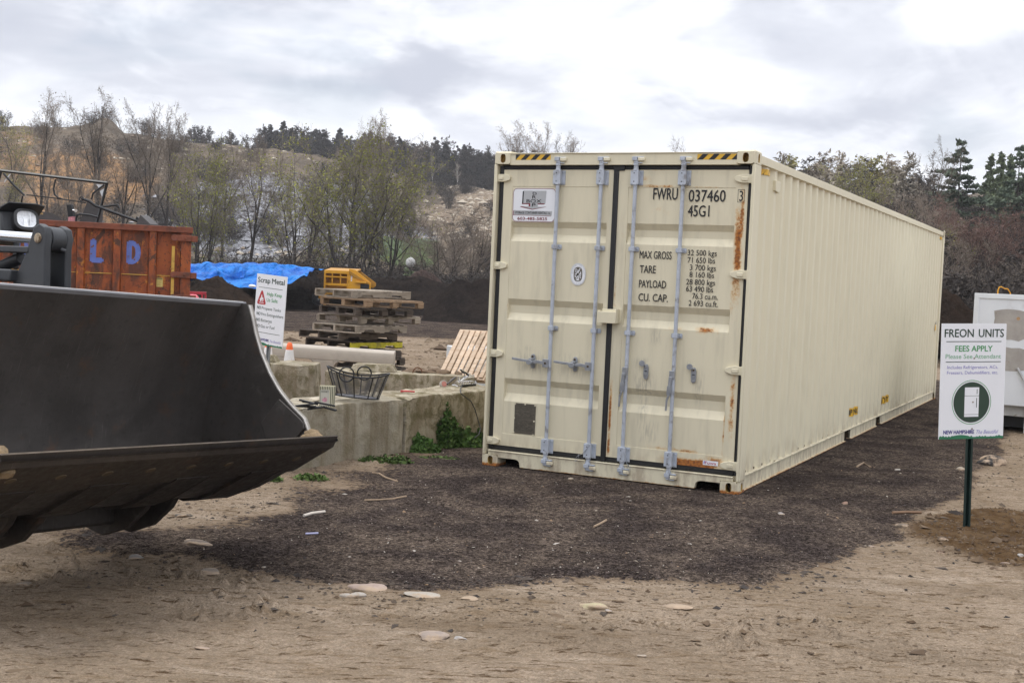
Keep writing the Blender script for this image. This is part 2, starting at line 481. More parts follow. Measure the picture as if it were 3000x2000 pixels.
def casting(name, front, side, top):
    """ISO corner casting: hollow-looking block with oval holes in its two outer faces. front/side/top = -1/+1 outward signs"""
    sx, sy, sz = .162, .178, .118
    mb = MB()
    X0 = 0.0 if side < 0 else W_; Y0 = 0.0 if front < 0 else L_; Z0 = 0.0 if top < 0 else H_
    def P(u, v, w): return (X0 - side * u, Y0 - front * v, Z0 - top * w)    # u,v,w measured inwards
    def face(rect, hole, mk, depth):
        n = 32; outer = []; inner = []
        (a0, a1, b0, b1) = rect; ca, cb = (a0 + a1) / 2, (b0 + b1) / 2
        for i in range(n):
            a = 2 * PI * (i + .5) / n; c, s = math.cos(a), math.sin(a)
            k = min(((a1 - a0) / 2) / max(abs(c), 1e-6), ((b1 - b0) / 2) / max(abs(s), 1e-6))
            outer.append((ca + c * k, cb + s * k))
            hx, hz = hole
            inner.append((ca + hx * math.copysign(abs(c) ** .75, c), cb + hz * math.copysign(abs(s) ** .75, s)))
        vs = [mk(p[0], p[1], 0) for p in outer] + [mk(p[0], p[1], 0) for p in inner] + [mk(p[0], p[1], .022) for p in inner]
        fs = [(i, (i + 1) % n, n + (i + 1) % n, n + i) for i in range(n)]
        mb.add(vs, fs, 0)
        mb.add(vs[n:], [(i, (i + 1) % n, n + (i + 1) % n, n + i) for i in range(n)], 1)
        back = [mk(ca + 1.35 * (p[0] - ca), cb + 1.2 * (p[1] - cb), .022) for p in inner] + [mk(ca + 1.35 * (p[0] - ca), cb + 1.2 * (p[1] - cb), depth) for p in inner]
        mb.add(back, [(i, (i + 1) % n, n + (i + 1) % n, n + i) for i in range(n)], 1)
        mb.add([mk(p[0], p[1], .022) for p in inner] + back[:n], [(i, (i + 1) % n, n + (i + 1) % n, n + i) for i in range(n)], 1)
        mb.add(back[n:], [tuple(range(n))], 2)
    e = .014        # chamfer between the outer faces
    face((e, sx, e, sz - .004), (.026, .040), lambda a, b, d: P(a, d, b), .10)          # door-end face
    face((e, sy, e, sz - .004), (.026, .038), lambda a, b, d: P(d, a, b), .09)          # side face
    # chamfer strips, cap faces
    mb.add([P(e, 0, e), P(0, e, e), P(0, e, sz - .004), P(e, 0, sz - .004)], [(0, 1, 2, 3)])
    mb.add([P(e, 0, e), P(sx, 0, e), P(sx, e, 0), P(e, e, 0)], [(0, 1, 2, 3)])
    mb.add([P(0, e, e), P(0, sy, e), P(e, sy, 0), P(e, e, 0)], [(0, 1, 2, 3)])
    mb.add([P(e, 0, e), P(0, e, e), P(e, e, 0)], [(0, 1, 2)])
    mb.add([P(e, e, 0), P(sx, e, 0), P(sx, sy, 0), P(e, sy, 0)], [(0, 1, 2, 3)])
    mb.add([P(e, 0, sz - .004), P(0, e, sz - .004), P(0, sy, sz - .004), P(sx, sy, sz - .004), P(sx, 0, sz - .004)], [(0, 1, 2, 3, 4)])
    mb.add([P(sx, 0, e), P(sx, e, 0), P(sx, sy, 0), P(sx, sy, sz - .004), P(sx, 0, sz - .004)], [(0, 1, 2, 3, 4)])
    o = mb.build('corner_casting', [m_cast, m_rustinner, m_rustinner if top > 0 else m_hole], cont)  # hole backs: rust painted as lit in top castings, as shaded in bottom ones
    return o


for fr in (-1, 1):
    for sd in (-1, 1):
        for tp in (-1, 1): casting('c', fr, sd, tp)

# posts, header, sill and rails
for x0, x1 in ((0.0, .030), (W_ - .030, W_)):
    mb = MB()
    mb.box(x0, x1, .004, .19, .116, H_ - .116)
    xi = x1 if x0 == 0 else x0
    s = 1 if x0 == 0 else -1
    mb.box(min(xi, xi + s * .03), max(xi, xi + s * .03), .055, .19, .116, H_ - .116)
    mb.build('corner_post', m_cream, cont, bevel=.007)
for x0 in (0.0, W_ - .05):
    MB().box(x0, x0 + .05, L_ - .16, L_ - .003, .116, H_ - .116).build('corner_post', m_cream, cont, bevel=.007)
mb = MB()
mb.box(.155, W_ - .155, .007, .12, 2.772, 2.872)
mb.box(.155, W_ - .155, -.004, .13, 2.872, 2.879)
mb.build('door_header', m_cream, cont, bevel=.003)
# door sill with the two fork notches next to the corner castings
pts = [(.160, .150), (.160, .092), (.195, .092), (.335, .092), (.362, .086), (.378, .070), (.388, .022), (W_ - .388, .022), (W_ - .378, .070),
       (W_ - .362, .086), (W_ - .335, .092), (W_ - .160, .092), (W_ - .160, .150)]
mb = MB(); mb.prism(pts[::-1], .010, .06)
mb.box(.055, W_ - .055, .0, .10, .150, .156)
mb.box(.055, .162, .012, .06, .1165, .150); mb.box(W_ - .162, W_ - .055, .012, .06, .1165, .150)
mb.box(.162, W_ - .162, .06, .30, .094, .148)
mb.build('door_sill', m_cream, cont, bevel=.003)
mb = MB()
mb.box(.162, W_ - .162, L_ - .10, L_ - .01, .025, .15); mb.box(.162, W_ - .162, L_ - .08, L_ - .01, 2.79, 2.885)
mb.build('end_rail', m_cream, cont, bevel=.003)


def corrugated(x_out, sign, y0, y1, z0, z1, depth=.036, pitch=.2785):
    """side wall with trapezoidal ribs; sign = outward x direction"""
    prof = []; y = y0
    prof.append((y0, 0))
    y = y0 + .045
    while y + pitch < y1 - .03:
        prof += [(y, 0), (y + .068, depth), (y + .068 + .070, depth), (y + .206, 0)]
        y += pitch
    prof += [(y1, 0)]
    nz = 9; zs = np.linspace(z0, z1, nz)
    V = []; n = len(prof)
    for z in zs:
        for (yy, d) in prof: V.append((x_out - sign * (d + .005 + .010 * float(vnoise(np.array(yy * 1.7), np.array(z * 1.3 + 7), 5)) - .005), yy, z))
    F = grid_faces(nz, n)
    if sign < 0: F = F[:, ::-1]
    return V, F


y0s, y1s = .19, L_ - .16
for sg, xo, nm in ((1, 2.424, 'side_wall'), (-1, .014, 'side_wall')):
    V, F = corrugated(xo, sg, y0s, y1s, .152, 2.795)
    o = fast_mesh(nm, V, F, m_cream, cont, smooth=False)
    xi = xo - sg * .050
    mb = MB(); mb.box(min(xi, xi - sg * .01), max(xi, xi - sg * .01), y0s, y1s, .152, 2.795); mb.build('inner_lining', m_cream, cont)
    # top rail, bottom rail (a channel with two fork pockets)
    a, b = sorted((xo + sg * .010, xo - sg * .055))
    MB().box(a, b, .178, L_ - .178, 2.795, 2.868).build('top_rail', m_cream, cont, bevel=.004)
    mb = MB()
    for ya, yb in ((.178, 4.52), (4.86, 6.58), (6.92, L_ - .178)):
        a, b = sorted((xo - sg * .010, xo - sg * .03)); mb.box(a, b, ya, yb, .028, .146)
        a, b = sorted((xo + sg * .008, xo - sg * .05)); mb.box(a, b, ya, yb, .020, .028)
    a, b = sorted((xo + sg * .010, xo - sg * .05)); mb.box(a, b, .178, L_ - .178, .146, .153)
    mb.build('bottom_rail', m_cream, cont, bevel=.0)
    mb = MB()
    for ya, yb in ((4.52, 4.86), (6.58, 6.92)):
        a, b = sorted((xo - sg * .012, xo - sg * 1.0))
        mb.box(a, b, ya - .006, ya, .028, .146); mb.box(a, b, yb, yb + .006, .028, .146); mb.box(a, b, ya, yb, .138, .146)
    mb.build('fork_pocket', m_hole, cont)
# roof with shallow ribs, floor, blind end
yy = np.linspace(.13, L_ - .03, 118); V = []
for i, y in enumerate(yy):
    d = .018 if (i // 2) % 2 else 0.0
    V += [(.05, y, 2.862 - d), (W_ - .05, y, 2.862 - d)]
fast_mesh('roof', V, grid_faces(len(yy), 2)[:, ::-1], m_cream, cont, smooth=False)
mb = MB(); mb.box(.05, W_ - .05, .30, L_ - .1, .147, .17)
for i in range(38): mb.box(.06, W_ - .06, .5 + i * .3, .545 + i * .3, .03, .146)
mb.build('floor', m_hole, cont)
prof = []; x = .06
while x + .28 < W_ - .05:
    prof += [(x, 0), (x + .06, .04), (x + .15, .04), (x + .21, 0)]; x += .27
prof.append((W_ - .05, 0)); V = []
for z in np.linspace(.15, 2.79, 3): V += [(p[0], L_ - .02 - p[1], z) for p in prof]
fast_mesh('end_wall', V, grid_faces(3, len(prof))[:, ::-1], m_cream, cont, smooth=False)


# ------------------------------------------------------------------ the two doors
YD = .045
GROOVES = [(2.268, 2.213, 2.152, 2.086), (1.560, 1.503, 1.432, 1.365), (.830, .774, .692, .618)]
def zone(x, z, cx, cz, hx, hz, a):
    d = np.maximum(np.abs(x - cx) / hx, np.abs(z - cz) / hz)
    return a * np.clip(1.15 - d, 0, 1)
RUST = {1: [(2.31, 2.05, .055, .62, .46), (2.335, 2.35, .03, .35, .42), (2.33, .75, .04, .55, .35), (2.02, .225, .36, .065, .58), (2.2, .245, .12, .10, .40), (1.72, .335, .20, .03, .30), (1.9, .33, .32, .028, .36),
            (1.232, .60, .022, .45, .43), (1.232, .30, .02, .14, .45), (1.228, 1.68, .016, .17, .36), (2.07, 1.375, .16, .045, .42), (1.85, 1.37, .3, .05, .22), (1.58, 2.592, .28, .018, .42), (2.0, 2.588, .3, .014, .33),
            (1.45, 2.66, .12, .05, .28), (2.27, .55, .014, .38, .36), (1.9, 2.09, .3, .04, .22), (1.60, 2.40, .14, .09, .24), (2.12, 2.38, .06, .06, .2), (1.80, .19, .5, .02, .3), (1.5, 2.73, .5, .012, .3), (1.27, 2.2, .03, .3, .18)],
        0: [(.36, .325, .14, .018, .22), (.6, .20, .5, .02, .10), (.11, .25, .05, .07, .16), (.176, 1.45, .014, .12, .2), (1.15, 1.2, .02, .4, .08)]}
GRIME = {0: [(.455, .99, .16, .10, .45), (.40, 1.11, .05, .04, .3), (.87, .99, .16, .10, .4)],
         1: [(1.53, .87, .10, .12, .55), (1.53, .66, .05, .25, .35), (1.60, .46, .09, .10, .40), (1.62, 1.30, .06, .07, .4), (2.03, .88, .05, .16, .45), (1.50, 1.05, .07, .06, .45), (1.95, 1.05, .05, .05, .4)]}
m_grpaint = m_door
for di, (xa, xb, pa, pb) in enumerate(((.084, 1.166, .175, 1.117), (1.213, 2.372, 1.306, 2.272))):
    # front sheet: a fine grid following frame, inset and grooves
    xs = np.unique(np.concatenate([np.linspace(xa, pa, 8), [pa + .0015, pa + .006], np.linspace(pa + .012, pb - .012, 62), [pb - .006, pb - .0015], np.linspace(pb, xb, 8)]))
    zz = [.205, .215]; zz += list(np.linspace(.23, .315, 9)); zz += [.3165, .321]
    last = .33
    for g in GROOVES[::-1]:
        zz += list(np.linspace(last, g[3] - .01, 14)); zz += list(np.linspace(g[3], g[2], 7)) + list(np.linspace(g[2] + .01, g[1] - .01, 6)) + list(np.linspace(g[1], g[0], 6)); last = g[0] + .01
    zz += list(np.linspace(last, 2.575, 20)) + [2.5795, 2.584] + list(np.linspace(2.60, 2.733, 10))
    zs = np.unique(np.round(np.array(zz), 5))
    Xg, Zg = np.meshgrid(xs, zs)
    inx = ((Xg > pa + .001) & (Xg < pb - .001)).astype(float); inz = ((Zg > .316) & (Zg < 2.580)).astype(float)
    dep = .0035 * inx * inz
    ing = ((Xg > pa + .005) & (Xg < pb - .005)).astype(float)
    for g in GROOVES:
        u = np.where(Zg > (g[1] + g[2]) / 2, (g[0] - Zg) / (g[0] - g[1]), (Zg - g[3]) / (g[2] - g[3]))
        dep = dep + ing * .036 * np.clip(u, 0, 1)
    # slight oil-canning of the sheet
    dep = dep + .004 * fbm(Xg * 2.3 + di * 7, Zg * 1.7, 2, 3)
    V = np.stack([Xg, YD + dep, Zg], -1).reshape(-1, 3)
    F = grid_faces(len(zs), len(xs))
    rust = np.zeros_like(Xg); gr = np.zeros_like(Xg)
    for q in RUST[di]: rust = np.maximum(rust, zone(Xg, Zg, *q))
    for q in GRIME[di]: gr = np.maximum(gr, zone(Xg, Zg, *q))
    if di == 0: zone_edge = .05
    door = fast_mesh('door', V, F, m_door, cont, smooth=True)
    door.data.set_sharp_from_angle(angle=math.radians(18))
    attr(door, 'rust', rust.ravel()); attr(door, 'grime', gr.ravel())
    door['label'] = ('left door leaf with company sign, oval badge and data plate', 'right door leaf with black capacity lettering and rust')[di]
    # leaf edges behind the sheet
    mb = MB()
    mb.box(xa, xb, YD + .055, YD + .075, .205, 2.733)
    for bx in ((xa, xa + .006), (xb - .006, xb)): mb.box(bx[0], bx[1], YD + .006, YD + .055, .205, 2.733)
    mb.box(xa + .006, xb - .006, YD + .006, YD + .055, .205, .211); mb.box(xa + .006, xb - .006, YD + .006, YD + .055, 2.727, 2.733)
    mb.build('leaf_frame', m_cream, door)
    # rubber seal round the leaf
    mb = MB()
    ya, yb = YD + .004, YD + .05
    if di == 0:
        mb.box(.036, xa - .001, ya, yb, .160, 2.770); mb.box(xa, xb, ya, yb, 2.734, 2.770); mb.box(xa, xb, ya, yb, .160, .204)
    else:
        mb.box(xb + .001, 2.408, ya, yb, .160, 2.770); mb.box(xa, xb, ya, yb, 2.734, 2.770); mb.box(xa, xb, ya, yb, .160, .204)
        mb.box(1.164, xa - .0005, YD - .012, yb, .1605, 2.7685)
        mb.box(1.160, 1.265, YD - .015, YD + .003, 2.725, 2.781)
    mb.build('rubber_seal', m_gasket, door, bevel=.006)
    # hinges
    for hz in (2.656, 1.857, 1.050, .243):
        mb = MB()
        if di == 0:
            p = [(.004, -.034), (.095, -.034), (.148, -.020), (.156, -.008), (.156, .012), (.146, .024), (.10, .036), (.004, .034)]
            mb.prism([(q[0], hz + q[1]) for q in p], .020, YD + .001)
            mb.box(.040, .088, .012, .02, hz - .016, hz + .016)
        else:
            p = [(.006, -.036), (.10, -.033), (.148, -.018), (.156, -.008), (.156, .012), (.146, .022), (.095, .036), (.070, .040), (.006, .036)]
            mb.prism([(W_ - q[0] - .022, hz + q[1]) for q in p][::-1], .018, YD + .001)
            mb.box(W_ - .118, W_ - .062, .010, .018, hz - .016, hz + .016)
            mb.box(W_ - .032, W_ - .022, .003, .02, hz - .05, hz + .045)
        mb.build('hinge', m_cream, door, bevel=.005)
    # locking bars
    YR = .012
    for rx, has_up in (((.641, 1), (1.058, 1)) if di == 0 else ((1.380, 0), (1.812, 0))):
        mb = MB()
        mb.cyl((rx, YR, .30), (rx, YR, 2.61), .0172, n=16)
        for s0, s1 in ((2.60, 2.79), (.13, .30)):                   # thicker ends
            mb.cyl((rx, YR, s0), (rx, YR, s1), .0205, n=16)
        for zc in (2.605, 2.728, 2.775, .305, .183, .135): mb.cyl((rx, YR, zc - .008), (rx, YR, zc + .008), .026, n=16)
        # cams
        for zc, sg in ((2.81, 1), (.095, -1)):
            mb.cyl((rx, YR, zc - .022), (rx, YR, zc + .012), .024, n=14)
            mb.box(rx - .03, rx + .014, YR - .03, YR + .012, zc - .002, zc + .032)
            mb.box(rx + .014, rx + .072, YR - .02, YR + .0, zc + .02, zc + .032)
            mb.box(rx + .014, rx + .060, YR - .02, YR + .0, zc - .026, zc - .018)
        bar = mb.build('locking_bar', m_galv, door, bevel=.002)
        # cam keepers on header and sill
        for zc in (2.818, .092): MB().box(rx + .020, rx + .082, -.012, .009, zc - .014, zc + .018).build('cam_keeper', m_cream, door, bevel=.006)
        # end brackets
        for zc in (2.664, .246):
            mb = MB()
            mb.box(rx - .052, rx + .060, YD - .009, YD - .001, zc - .066, zc + .062)
            mb.box(rx - .040, rx + .030, YR - .022, YD - .009, zc - .060, zc + .060)
            for bx, bz in ((.046, .045), (.046, -.048), (-.047, .03), (-.047, -.05)):
                mb.cyl((rx + bx, YD - .016, zc + bz), (rx + bx, YD - .008, zc + bz), .008, n=10)
            for bz in (.036, -.036): mb.cyl((rx - .008, YR - .0235, zc + bz), (rx - .008, YR - .0215, zc + bz), .0055, n=10, mi=1)
            mb.build('bar_bracket', [m_galv, m_black], door, bevel=.005)
        for zc in (2.043, 1.312):
            mb = MB()
            mb.prism(rrect(rx - .046, rx + .054, zc - .020, zc + .022, .012)[::-1], YD - .008, YD - .001)
            mb.box(rx - .024, rx + .024, YR - .021, YD - .008, zc - .018, zc + .020)
            mb.cyl((rx + .040, YD - .014, zc), (rx + .040, YD - .007, zc), .007, n=10)
            mb.cyl((rx - .030, YD - .0095, zc), (rx - .030, YD - .0075, zc), .006, n=10, mi=1)
            mb.build('bar_guide', [m_galv, m_black], door, bevel=.003)
        # handle and its catch
        mb = MB(); mc = MB()
        if has_up:
            mb.box(rx - .062, rx - .004, YR - .026, YR - .006, .958, 1.032)
            mb.cyl((rx - .034, YR - .032, .995), (rx - .034, YR - .024, .995), .010, n=10, mi=1)
            pth = [(rx - .05, YR - .012, .995), (rx - .11, YR - .014, 1.003), (rx - .16, YR - .016, 1.000), (rx - .21, YR - .020, 1.006), (rx - .28, YR - .024, 1.010), (rx - .365, YR - .028, 1.018)]
            for (p, q) in zip(pth[:-1], pth[1:]):
                hh = .014 if p[0] > rx - .20 else .011
                vs = [(p[0], p[1] - .006, p[2] - hh), (p[0], p[1] + .006, p[2] - hh), (p[0], p[1] + .006, p[2] + hh), (p[0], p[1] - .006, p[2] + hh),
                      (q[0], q[1] - .006, q[2] - hh), (q[0], q[1] + .006, q[2] - hh), (q[0], q[1] + .006, q[2] + hh), (q[0], q[1] - .006, q[2] + hh)]
                mb.add(vs, [(0, 1, 2, 3), (7, 6, 5, 4), (0, 4, 5, 1), (1, 5, 6, 2), (2, 6, 7, 3), (3, 7, 4, 0)])
            cx = rx - .178
            mc.prism([(x, z) for x, z in ell(cx, 1.003, .024, .066, 24, 3)][::-1], YD - .012, YD - .001)
            mc.prism(ell(cx - .012, .995, .030, .024, 16)[::-1], YR - .040, YR - .030)
            mc.box(cx - .012, cx + .012, YR - .032, YD - .01, .97, .99); mc.box(cx - .020, cx + .012, YR - .033, YD - .01, 1.014, 1.03)
            mc.cyl((cx - .004, YD - .020, 1.045), (cx - .004, YD - .01, 1.045), .010, n=10, mi=1); mc.cyl((cx, YD - .018, .955), (cx, YD - .01, .955), .009, n=10)
        else:
            mb.box(rx - .030, rx + .016, YR - .026, YR - .006, .94, 1.012)
            pth = [(rx - .016, YR - .028, .96), (rx - .020, YR - .030, .88), (rx - .024, YR - .030, .80), (rx - .040, YR - .028, .755), (rx - .044, YR - .026, .665)]
            for (p, q), hh in zip(zip(pth[:-1], pth[1:]), (.014, .020, .010, .008)):
                vs = [(p[0] - hh, p[1] - .005, p[2]), (p[0] + hh, p[1] - .005, p[2]), (p[0] + hh, p[1] + .005, p[2]), (p[0] - hh, p[1] + .005, p[2]),
                      (q[0] - hh, q[1] - .005, q[2]), (q[0] + hh, q[1] - .005, q[2]), (q[0] + hh, q[1] + .005, q[2]), (q[0] - hh, q[1] + .005, q[2])]
                mb.add(vs, [(0, 1, 2, 3), (7, 6, 5, 4), (0, 4, 5, 1), (1, 5, 6, 2), (2, 6, 7, 3), (3, 7, 4, 0)])
            cx = rx + .172
            mc.prism(ell(cx, .985, .023, .066, 24, 3)[::-1], YD - .012, YD - .001)
            mc.prism(ell(cx - .030, 1.056, .026, .026, 16)[::-1], YD - .040, YD - .030)
            mc.cyl((cx - .030, YD - .03, 1.05), (cx - .006, YD - .008, 1.035), .012, n=10)
            mc.box(cx - .010, cx + .010, YD - .020, YD - .010, .955, .985); mc.box(cx - .012, cx + .012, YD - .0135, YD - .0115, .985, .993, 2)
            mc.cyl((cx, YD - .02, 1.030), (cx, YD - .01, 1.030), .009, n=10, mi=1 if rx > 1.6 else 0); mc.cyl((cx, YD - .018, .935), (cx, YD - .01, .935), .008, n=10)
        mb.build('door_handle', [m_galvd, m_hole], door, bevel=.002)
        mc.build('handle_catch', [m_galvd, m_hole, m_black], door, bevel=.003)
    if di == 0:
        # seal wire loops hang from bottom brackets
        pass
    for wx, dx in (((1.075, -.10),) if di == 0 else ((1.40, .05),)):
        p0 = Vector((wx, -.012, .30 if di == 0 else .27)); p1 = Vector((wx + dx, -.014, .20 if di == 0 else .16))
        pts = [p0.lerp(p1, t) + Vector((0, 0, -.02 * math.sin(PI * t))) for t in np.linspace(0, 1, 8)]
        mb = MB(); mb.tube(pts, .0022, 5)
        lp = [p1 + Vector((dx * .14 * (1 - math.cos(a)) + .010 * math.sin(a), 0, -.028 * (1 - math.cos(a)) + .003 * math.sin(2 * a))) for a in np.linspace(0, 2 * PI, 14)]
        mb.tube(lp, .002, 5); mb.cyl(p1 + Vector((0, 0, .008)), p1 + Vector((0, 0, -.006)), .005, n=6)
        mb.build('wire_loop', m_galvd, door)
    if di == 1:
        mb = MB()
        mb.box(1.102, 1.278, -.045, -.037, 1.388, 1.490); mb.box(1.102, 1.110, -.037, YD - .013, 1.388, 1.50); mb.box(1.270, 1.278, -.037, YD - .001, 1.388, 1.515)
        mb.box(1.110, 1.270, -.037, YD - .013, 1.482, 1.490); mb.box(1.278, 1.30, YD - .009, YD - .001, 1.395, 1.515); mb.box(1.120, 1.27, YD - .02, YD - .013, 1.40, 1.512)
        o = mb.build('lock_box', m_cream, door, bevel=.004)

# lettering: every line is a piece of its own
left, right = [o for o in cont.children if o.name.startswith('door') and 'leaf' in o.get('label', '')]
y = YD - .0016
def line(s, x0, x1, z, h, bold=.0, ref='H'):
    mb = MB(); text_fit(mb, s, x0, x1, z, h, y, bold, ref=ref); return mb.build('lettering', m_black, right, smooth=0)
line('FWRU', 1.536, 1.760, 2.478, .097, .012, 'W'); line('037460', 1.857, 2.183, 2.465, .097, .010, '7'); line('45G1', 1.857, 2.049, 2.338, .094, .010, '4'); line('3', 2.300, 2.333, 2.472, .086, .010, '3')
mb = MB(); bx = (2.287, 2.345, 2.461, 2.569)
ring(mb, [(bx[0], bx[2]), (bx[1], bx[2]), (bx[1], bx[3]), (bx[0], bx[3])], [(bx[0] + .004, bx[2] + .004), (bx[1] - .004, bx[2] + .004), (bx[1] - .004, bx[3] - .004), (bx[0] + .004, bx[3] - .004)], y)
mb.build('digit_box', m_black, right, smooth=0)
for s, x0, x1, z in (('MAX GROSS', 1.439, 1.732, 1.967), ('TARE', 1.447, 1.595, 1.842), ('PAYLOAD', 1.446, 1.695, 1.715), ('CU. CAP.', 1.447, 1.717, 1.598)): line(s, x0, x1, z, .064, .010)
for s, x0, x1, z in (('32 500 kgs', 1.874, 2.132, 2.006), ('71 650 lbs', 1.877, 2.120, 1.943), ('3 700 kgs', 1.900, 2.130, 1.881), ('8 160 lbs', 1.900, 2.118, 1.820), ('28 800 kgs', 1.874, 2.130, 1.757),
                     ('63 490 lbs', 1.876, 2.116, 1.698), ('76.3 cu.m.', 1.935, 2.160, 1.638), ('2 693 cu.ft.', 1.905, 2.165, 1.577)): line(s, x0, x1, z, .047, .006)
# maker sticker
mb = MB(); flat(mb, [(2.104, .228), (2.238, .228), (2.238, .268), (2.104, .268)], y - .0006)
text_fit(mb, 'Fuwa', 2.122, 2.222, .237, .024, y - .0016, .02, 1)
flat(mb, [(2.110, .238), (2.117, .238), (2.121, .262), (2.113, .262)], y - .0016, 2); flat(mb, ell(2.229, .258, .002, .002, 8), y - .0016, 1)
mb.build('maker_sticker', [m_white, M('sticker_red', (.40, .05, .10), .5), m_violet], right, smooth=0)

# company sign
x0, x1, z0, z1 = .186, .615, 2.262, 2.567
ys = YD - .002
mb = MB()
mb.prism(rrect(x0, x1, z0, z1, .040)[::-1], ys - .002, ys)
ring(mb, rrect(x0 + .002, x1 - .002, z0 + .002, z1 - .002, .039), rrect(x0 + .0065, x1 - .0065, z0 + .0065, z1 - .0065, .035), ys - .0026, 1)
Wd, Hd = x1 - x0, z1 - z0
def LX(u): return x0 + (u - 190) / 1640 * Wd
def LZ(v): return z1 - (v - 130) / 1345 * Hd
def lp(pts): return [(LX(a), LZ(b)) for a, b in pts]
# block arrow: dark red/black side behind grey face
sh = [(575, 262), (625, 228), (625, 735), (860, 735), (860, 860), (480, 880), (960, 985), (1490, 870), (1490, 850), (1160, 850), (1160, 770), (1390, 770), (1440, 735), (1440, 228)]
flat(mb, lp([(560, 262), (625, 228), (625, 770), (545, 770)])[::-1], ys - .0026, 3); flat(mb, lp([(545, 735), (1440, 735), (1390, 775), (545, 770)])[::-1], ys - .0027, 1)
flat(mb, lp([(810, 760), (870, 760), (870, 860), (810, 860)])[::-1], ys - .0028, 1)
flat(mb, lp([(475, 880), (520, 858), (1500, 868), (960, 990)])[::-1], ys - .0028, 1)
flat(mb, lp([(610, 232), (1470, 232), (1445, 735), (1160, 735), (1160, 865), (1430, 872), (960, 962), (560, 866), (870, 862), (870, 735), (600, 735)])[::-1], ys - .0034, 2)
for ch, cx_, cz_, w_ in (('D', 1025, 340, 165), ('R', 1015, 485, 165), ('P', 1010, 800, 165), ('BOX', 1010, 642, 590)):
    hgt = (118 if ch != 'BOX' else 130) / 1345 * Hd
    for mi_, bo, yo in ((0, .075, .0040), (3, .030, .0052)):
        wv = w_ + (26 if mi_ == 0 else 0)
        text_fit(mb, ch, LX(cx_ - wv / 2), LX(cx_ + wv / 2), LZ(cz_) - hgt / 2, hgt, ys - yo, bo, mi_)
flat(mb, lp([(225, 1045), (255, 1015), (255, 1200), (1700, 1225), (1660, 1240), (225, 1215)])[::-1], ys - .0026, 1)
flat(mb, lp([(250, 1015), (1710, 1035), (1700, 1215), (245, 1190)])[::-1], ys - .0032, 2)
text_fit(mb, 'STORAGE CONTAINER RENTALS', LX(290), LX(1540), LZ(1155), .021, ys - .0038, .02, 3); text_fit(mb, 'llc.', LX(1580), LX(1680), LZ(1160), .019, ys - .0038, .01, 3, ref='l')
text_fit(mb, '603-485-5825', LX(395), LX(1540), LZ(1400), .026, ys - .0030, .03, 1, ref='6')
mb.build('company_sign', [m_white, m_maroon, m_greymet, m_black], left, smooth=0)

# oval badge
bx, bz = .865, 1.806
mb = MB(); yb_ = YD - .0018
flat(mb, ell(bx, bz, .074, .099, 40, 2.2), yb_); ring(mb, ell(bx, bz, .070, .095, 40, 2.2), ell(bx, bz, .0665, .0915, 40, 2.2), yb_ - .0006, 1); flat(mb, ell(bx, bz + .0, .042, .065, 40, 2.7), yb_ - .0006, 2)
for i, ch in enumerate('BUREAU VERITAS'):
    a = math.radians(180 - 4 - i * (172 / 13)); 
    if ch != ' ': text_c(mb, ch, bx + .0565 * math.cos(a), bz + .006 + .079 * math.sin(a), .0125, yb_ - .0007, .012, 1, 1.0, math.atan2(math.cos(a) * .8, -math.sin(a) * 1.0) + PI if False else a - PI / 2)
for i, ch in enumerate('1828'): text_c(mb, ch, bx - .026 + i * .0165, bz - .079 + .004 * abs(i - 1.5) - .003, .012, yb_ - .0007, .012, 1)
yb2 = yb_ - .0012
flat(mb, ell(bx - .001, bz + .035, .0055, .0062, 12), yb2)
for pts, w_ in (([(-.0, .03), (.0, .012)], .012), ([(.003, .024), (.014, .034), (.013, .046), (.018, .053)], .006), ([(-.004, .022), (-.014, .012), (-.024, .02)], .006), ([(-.022, .018), (-.021, .052)], .007),
                ([(-.003, -.014), (-.018, -.045)], .006), ([(.001, -.014), (.004, -.034)], .006), ([(-.030, .001), (-.010, .001)], .008), ([(.009, .001), (.032, .001)], .008), ([(-.027, -.008), (-.026, -.024), (-.018, -.024)], .007),
                ([(.010, -.006), (.010, -.022)], .007), ([(.020, -.008), (.028, -.012), (.018, -.022), (.028, -.032), (.018, -.034)], .005), ([(.022, .008), (.027, .022)], .009), ([(-.016, -.052), (.016, -.052)], .006), ([(.0, -.04), (.0, -.05)], .014)):
    strip(mb, [(bx + p[0], bz + p[1]) for p in pts], w_, yb2)
flat(mb, ell(bx + .018, bz + .054, .0045, .0045, 10), yb2); flat(mb, ell(bx + .006, bz - .036, .0065, .006, 10), yb2)
flat(mb, [(bx - .007, bz + .008), (bx - .009, bz - .014), (bx + .006, bz - .014), (bx + .004, bz + .008)], yb2 - .0004, 3)
mb.build('oval_badge', [m_white, m_greymet, M('badge_brown', (.12, .105, .085), .5), m_black], left, smooth=0)
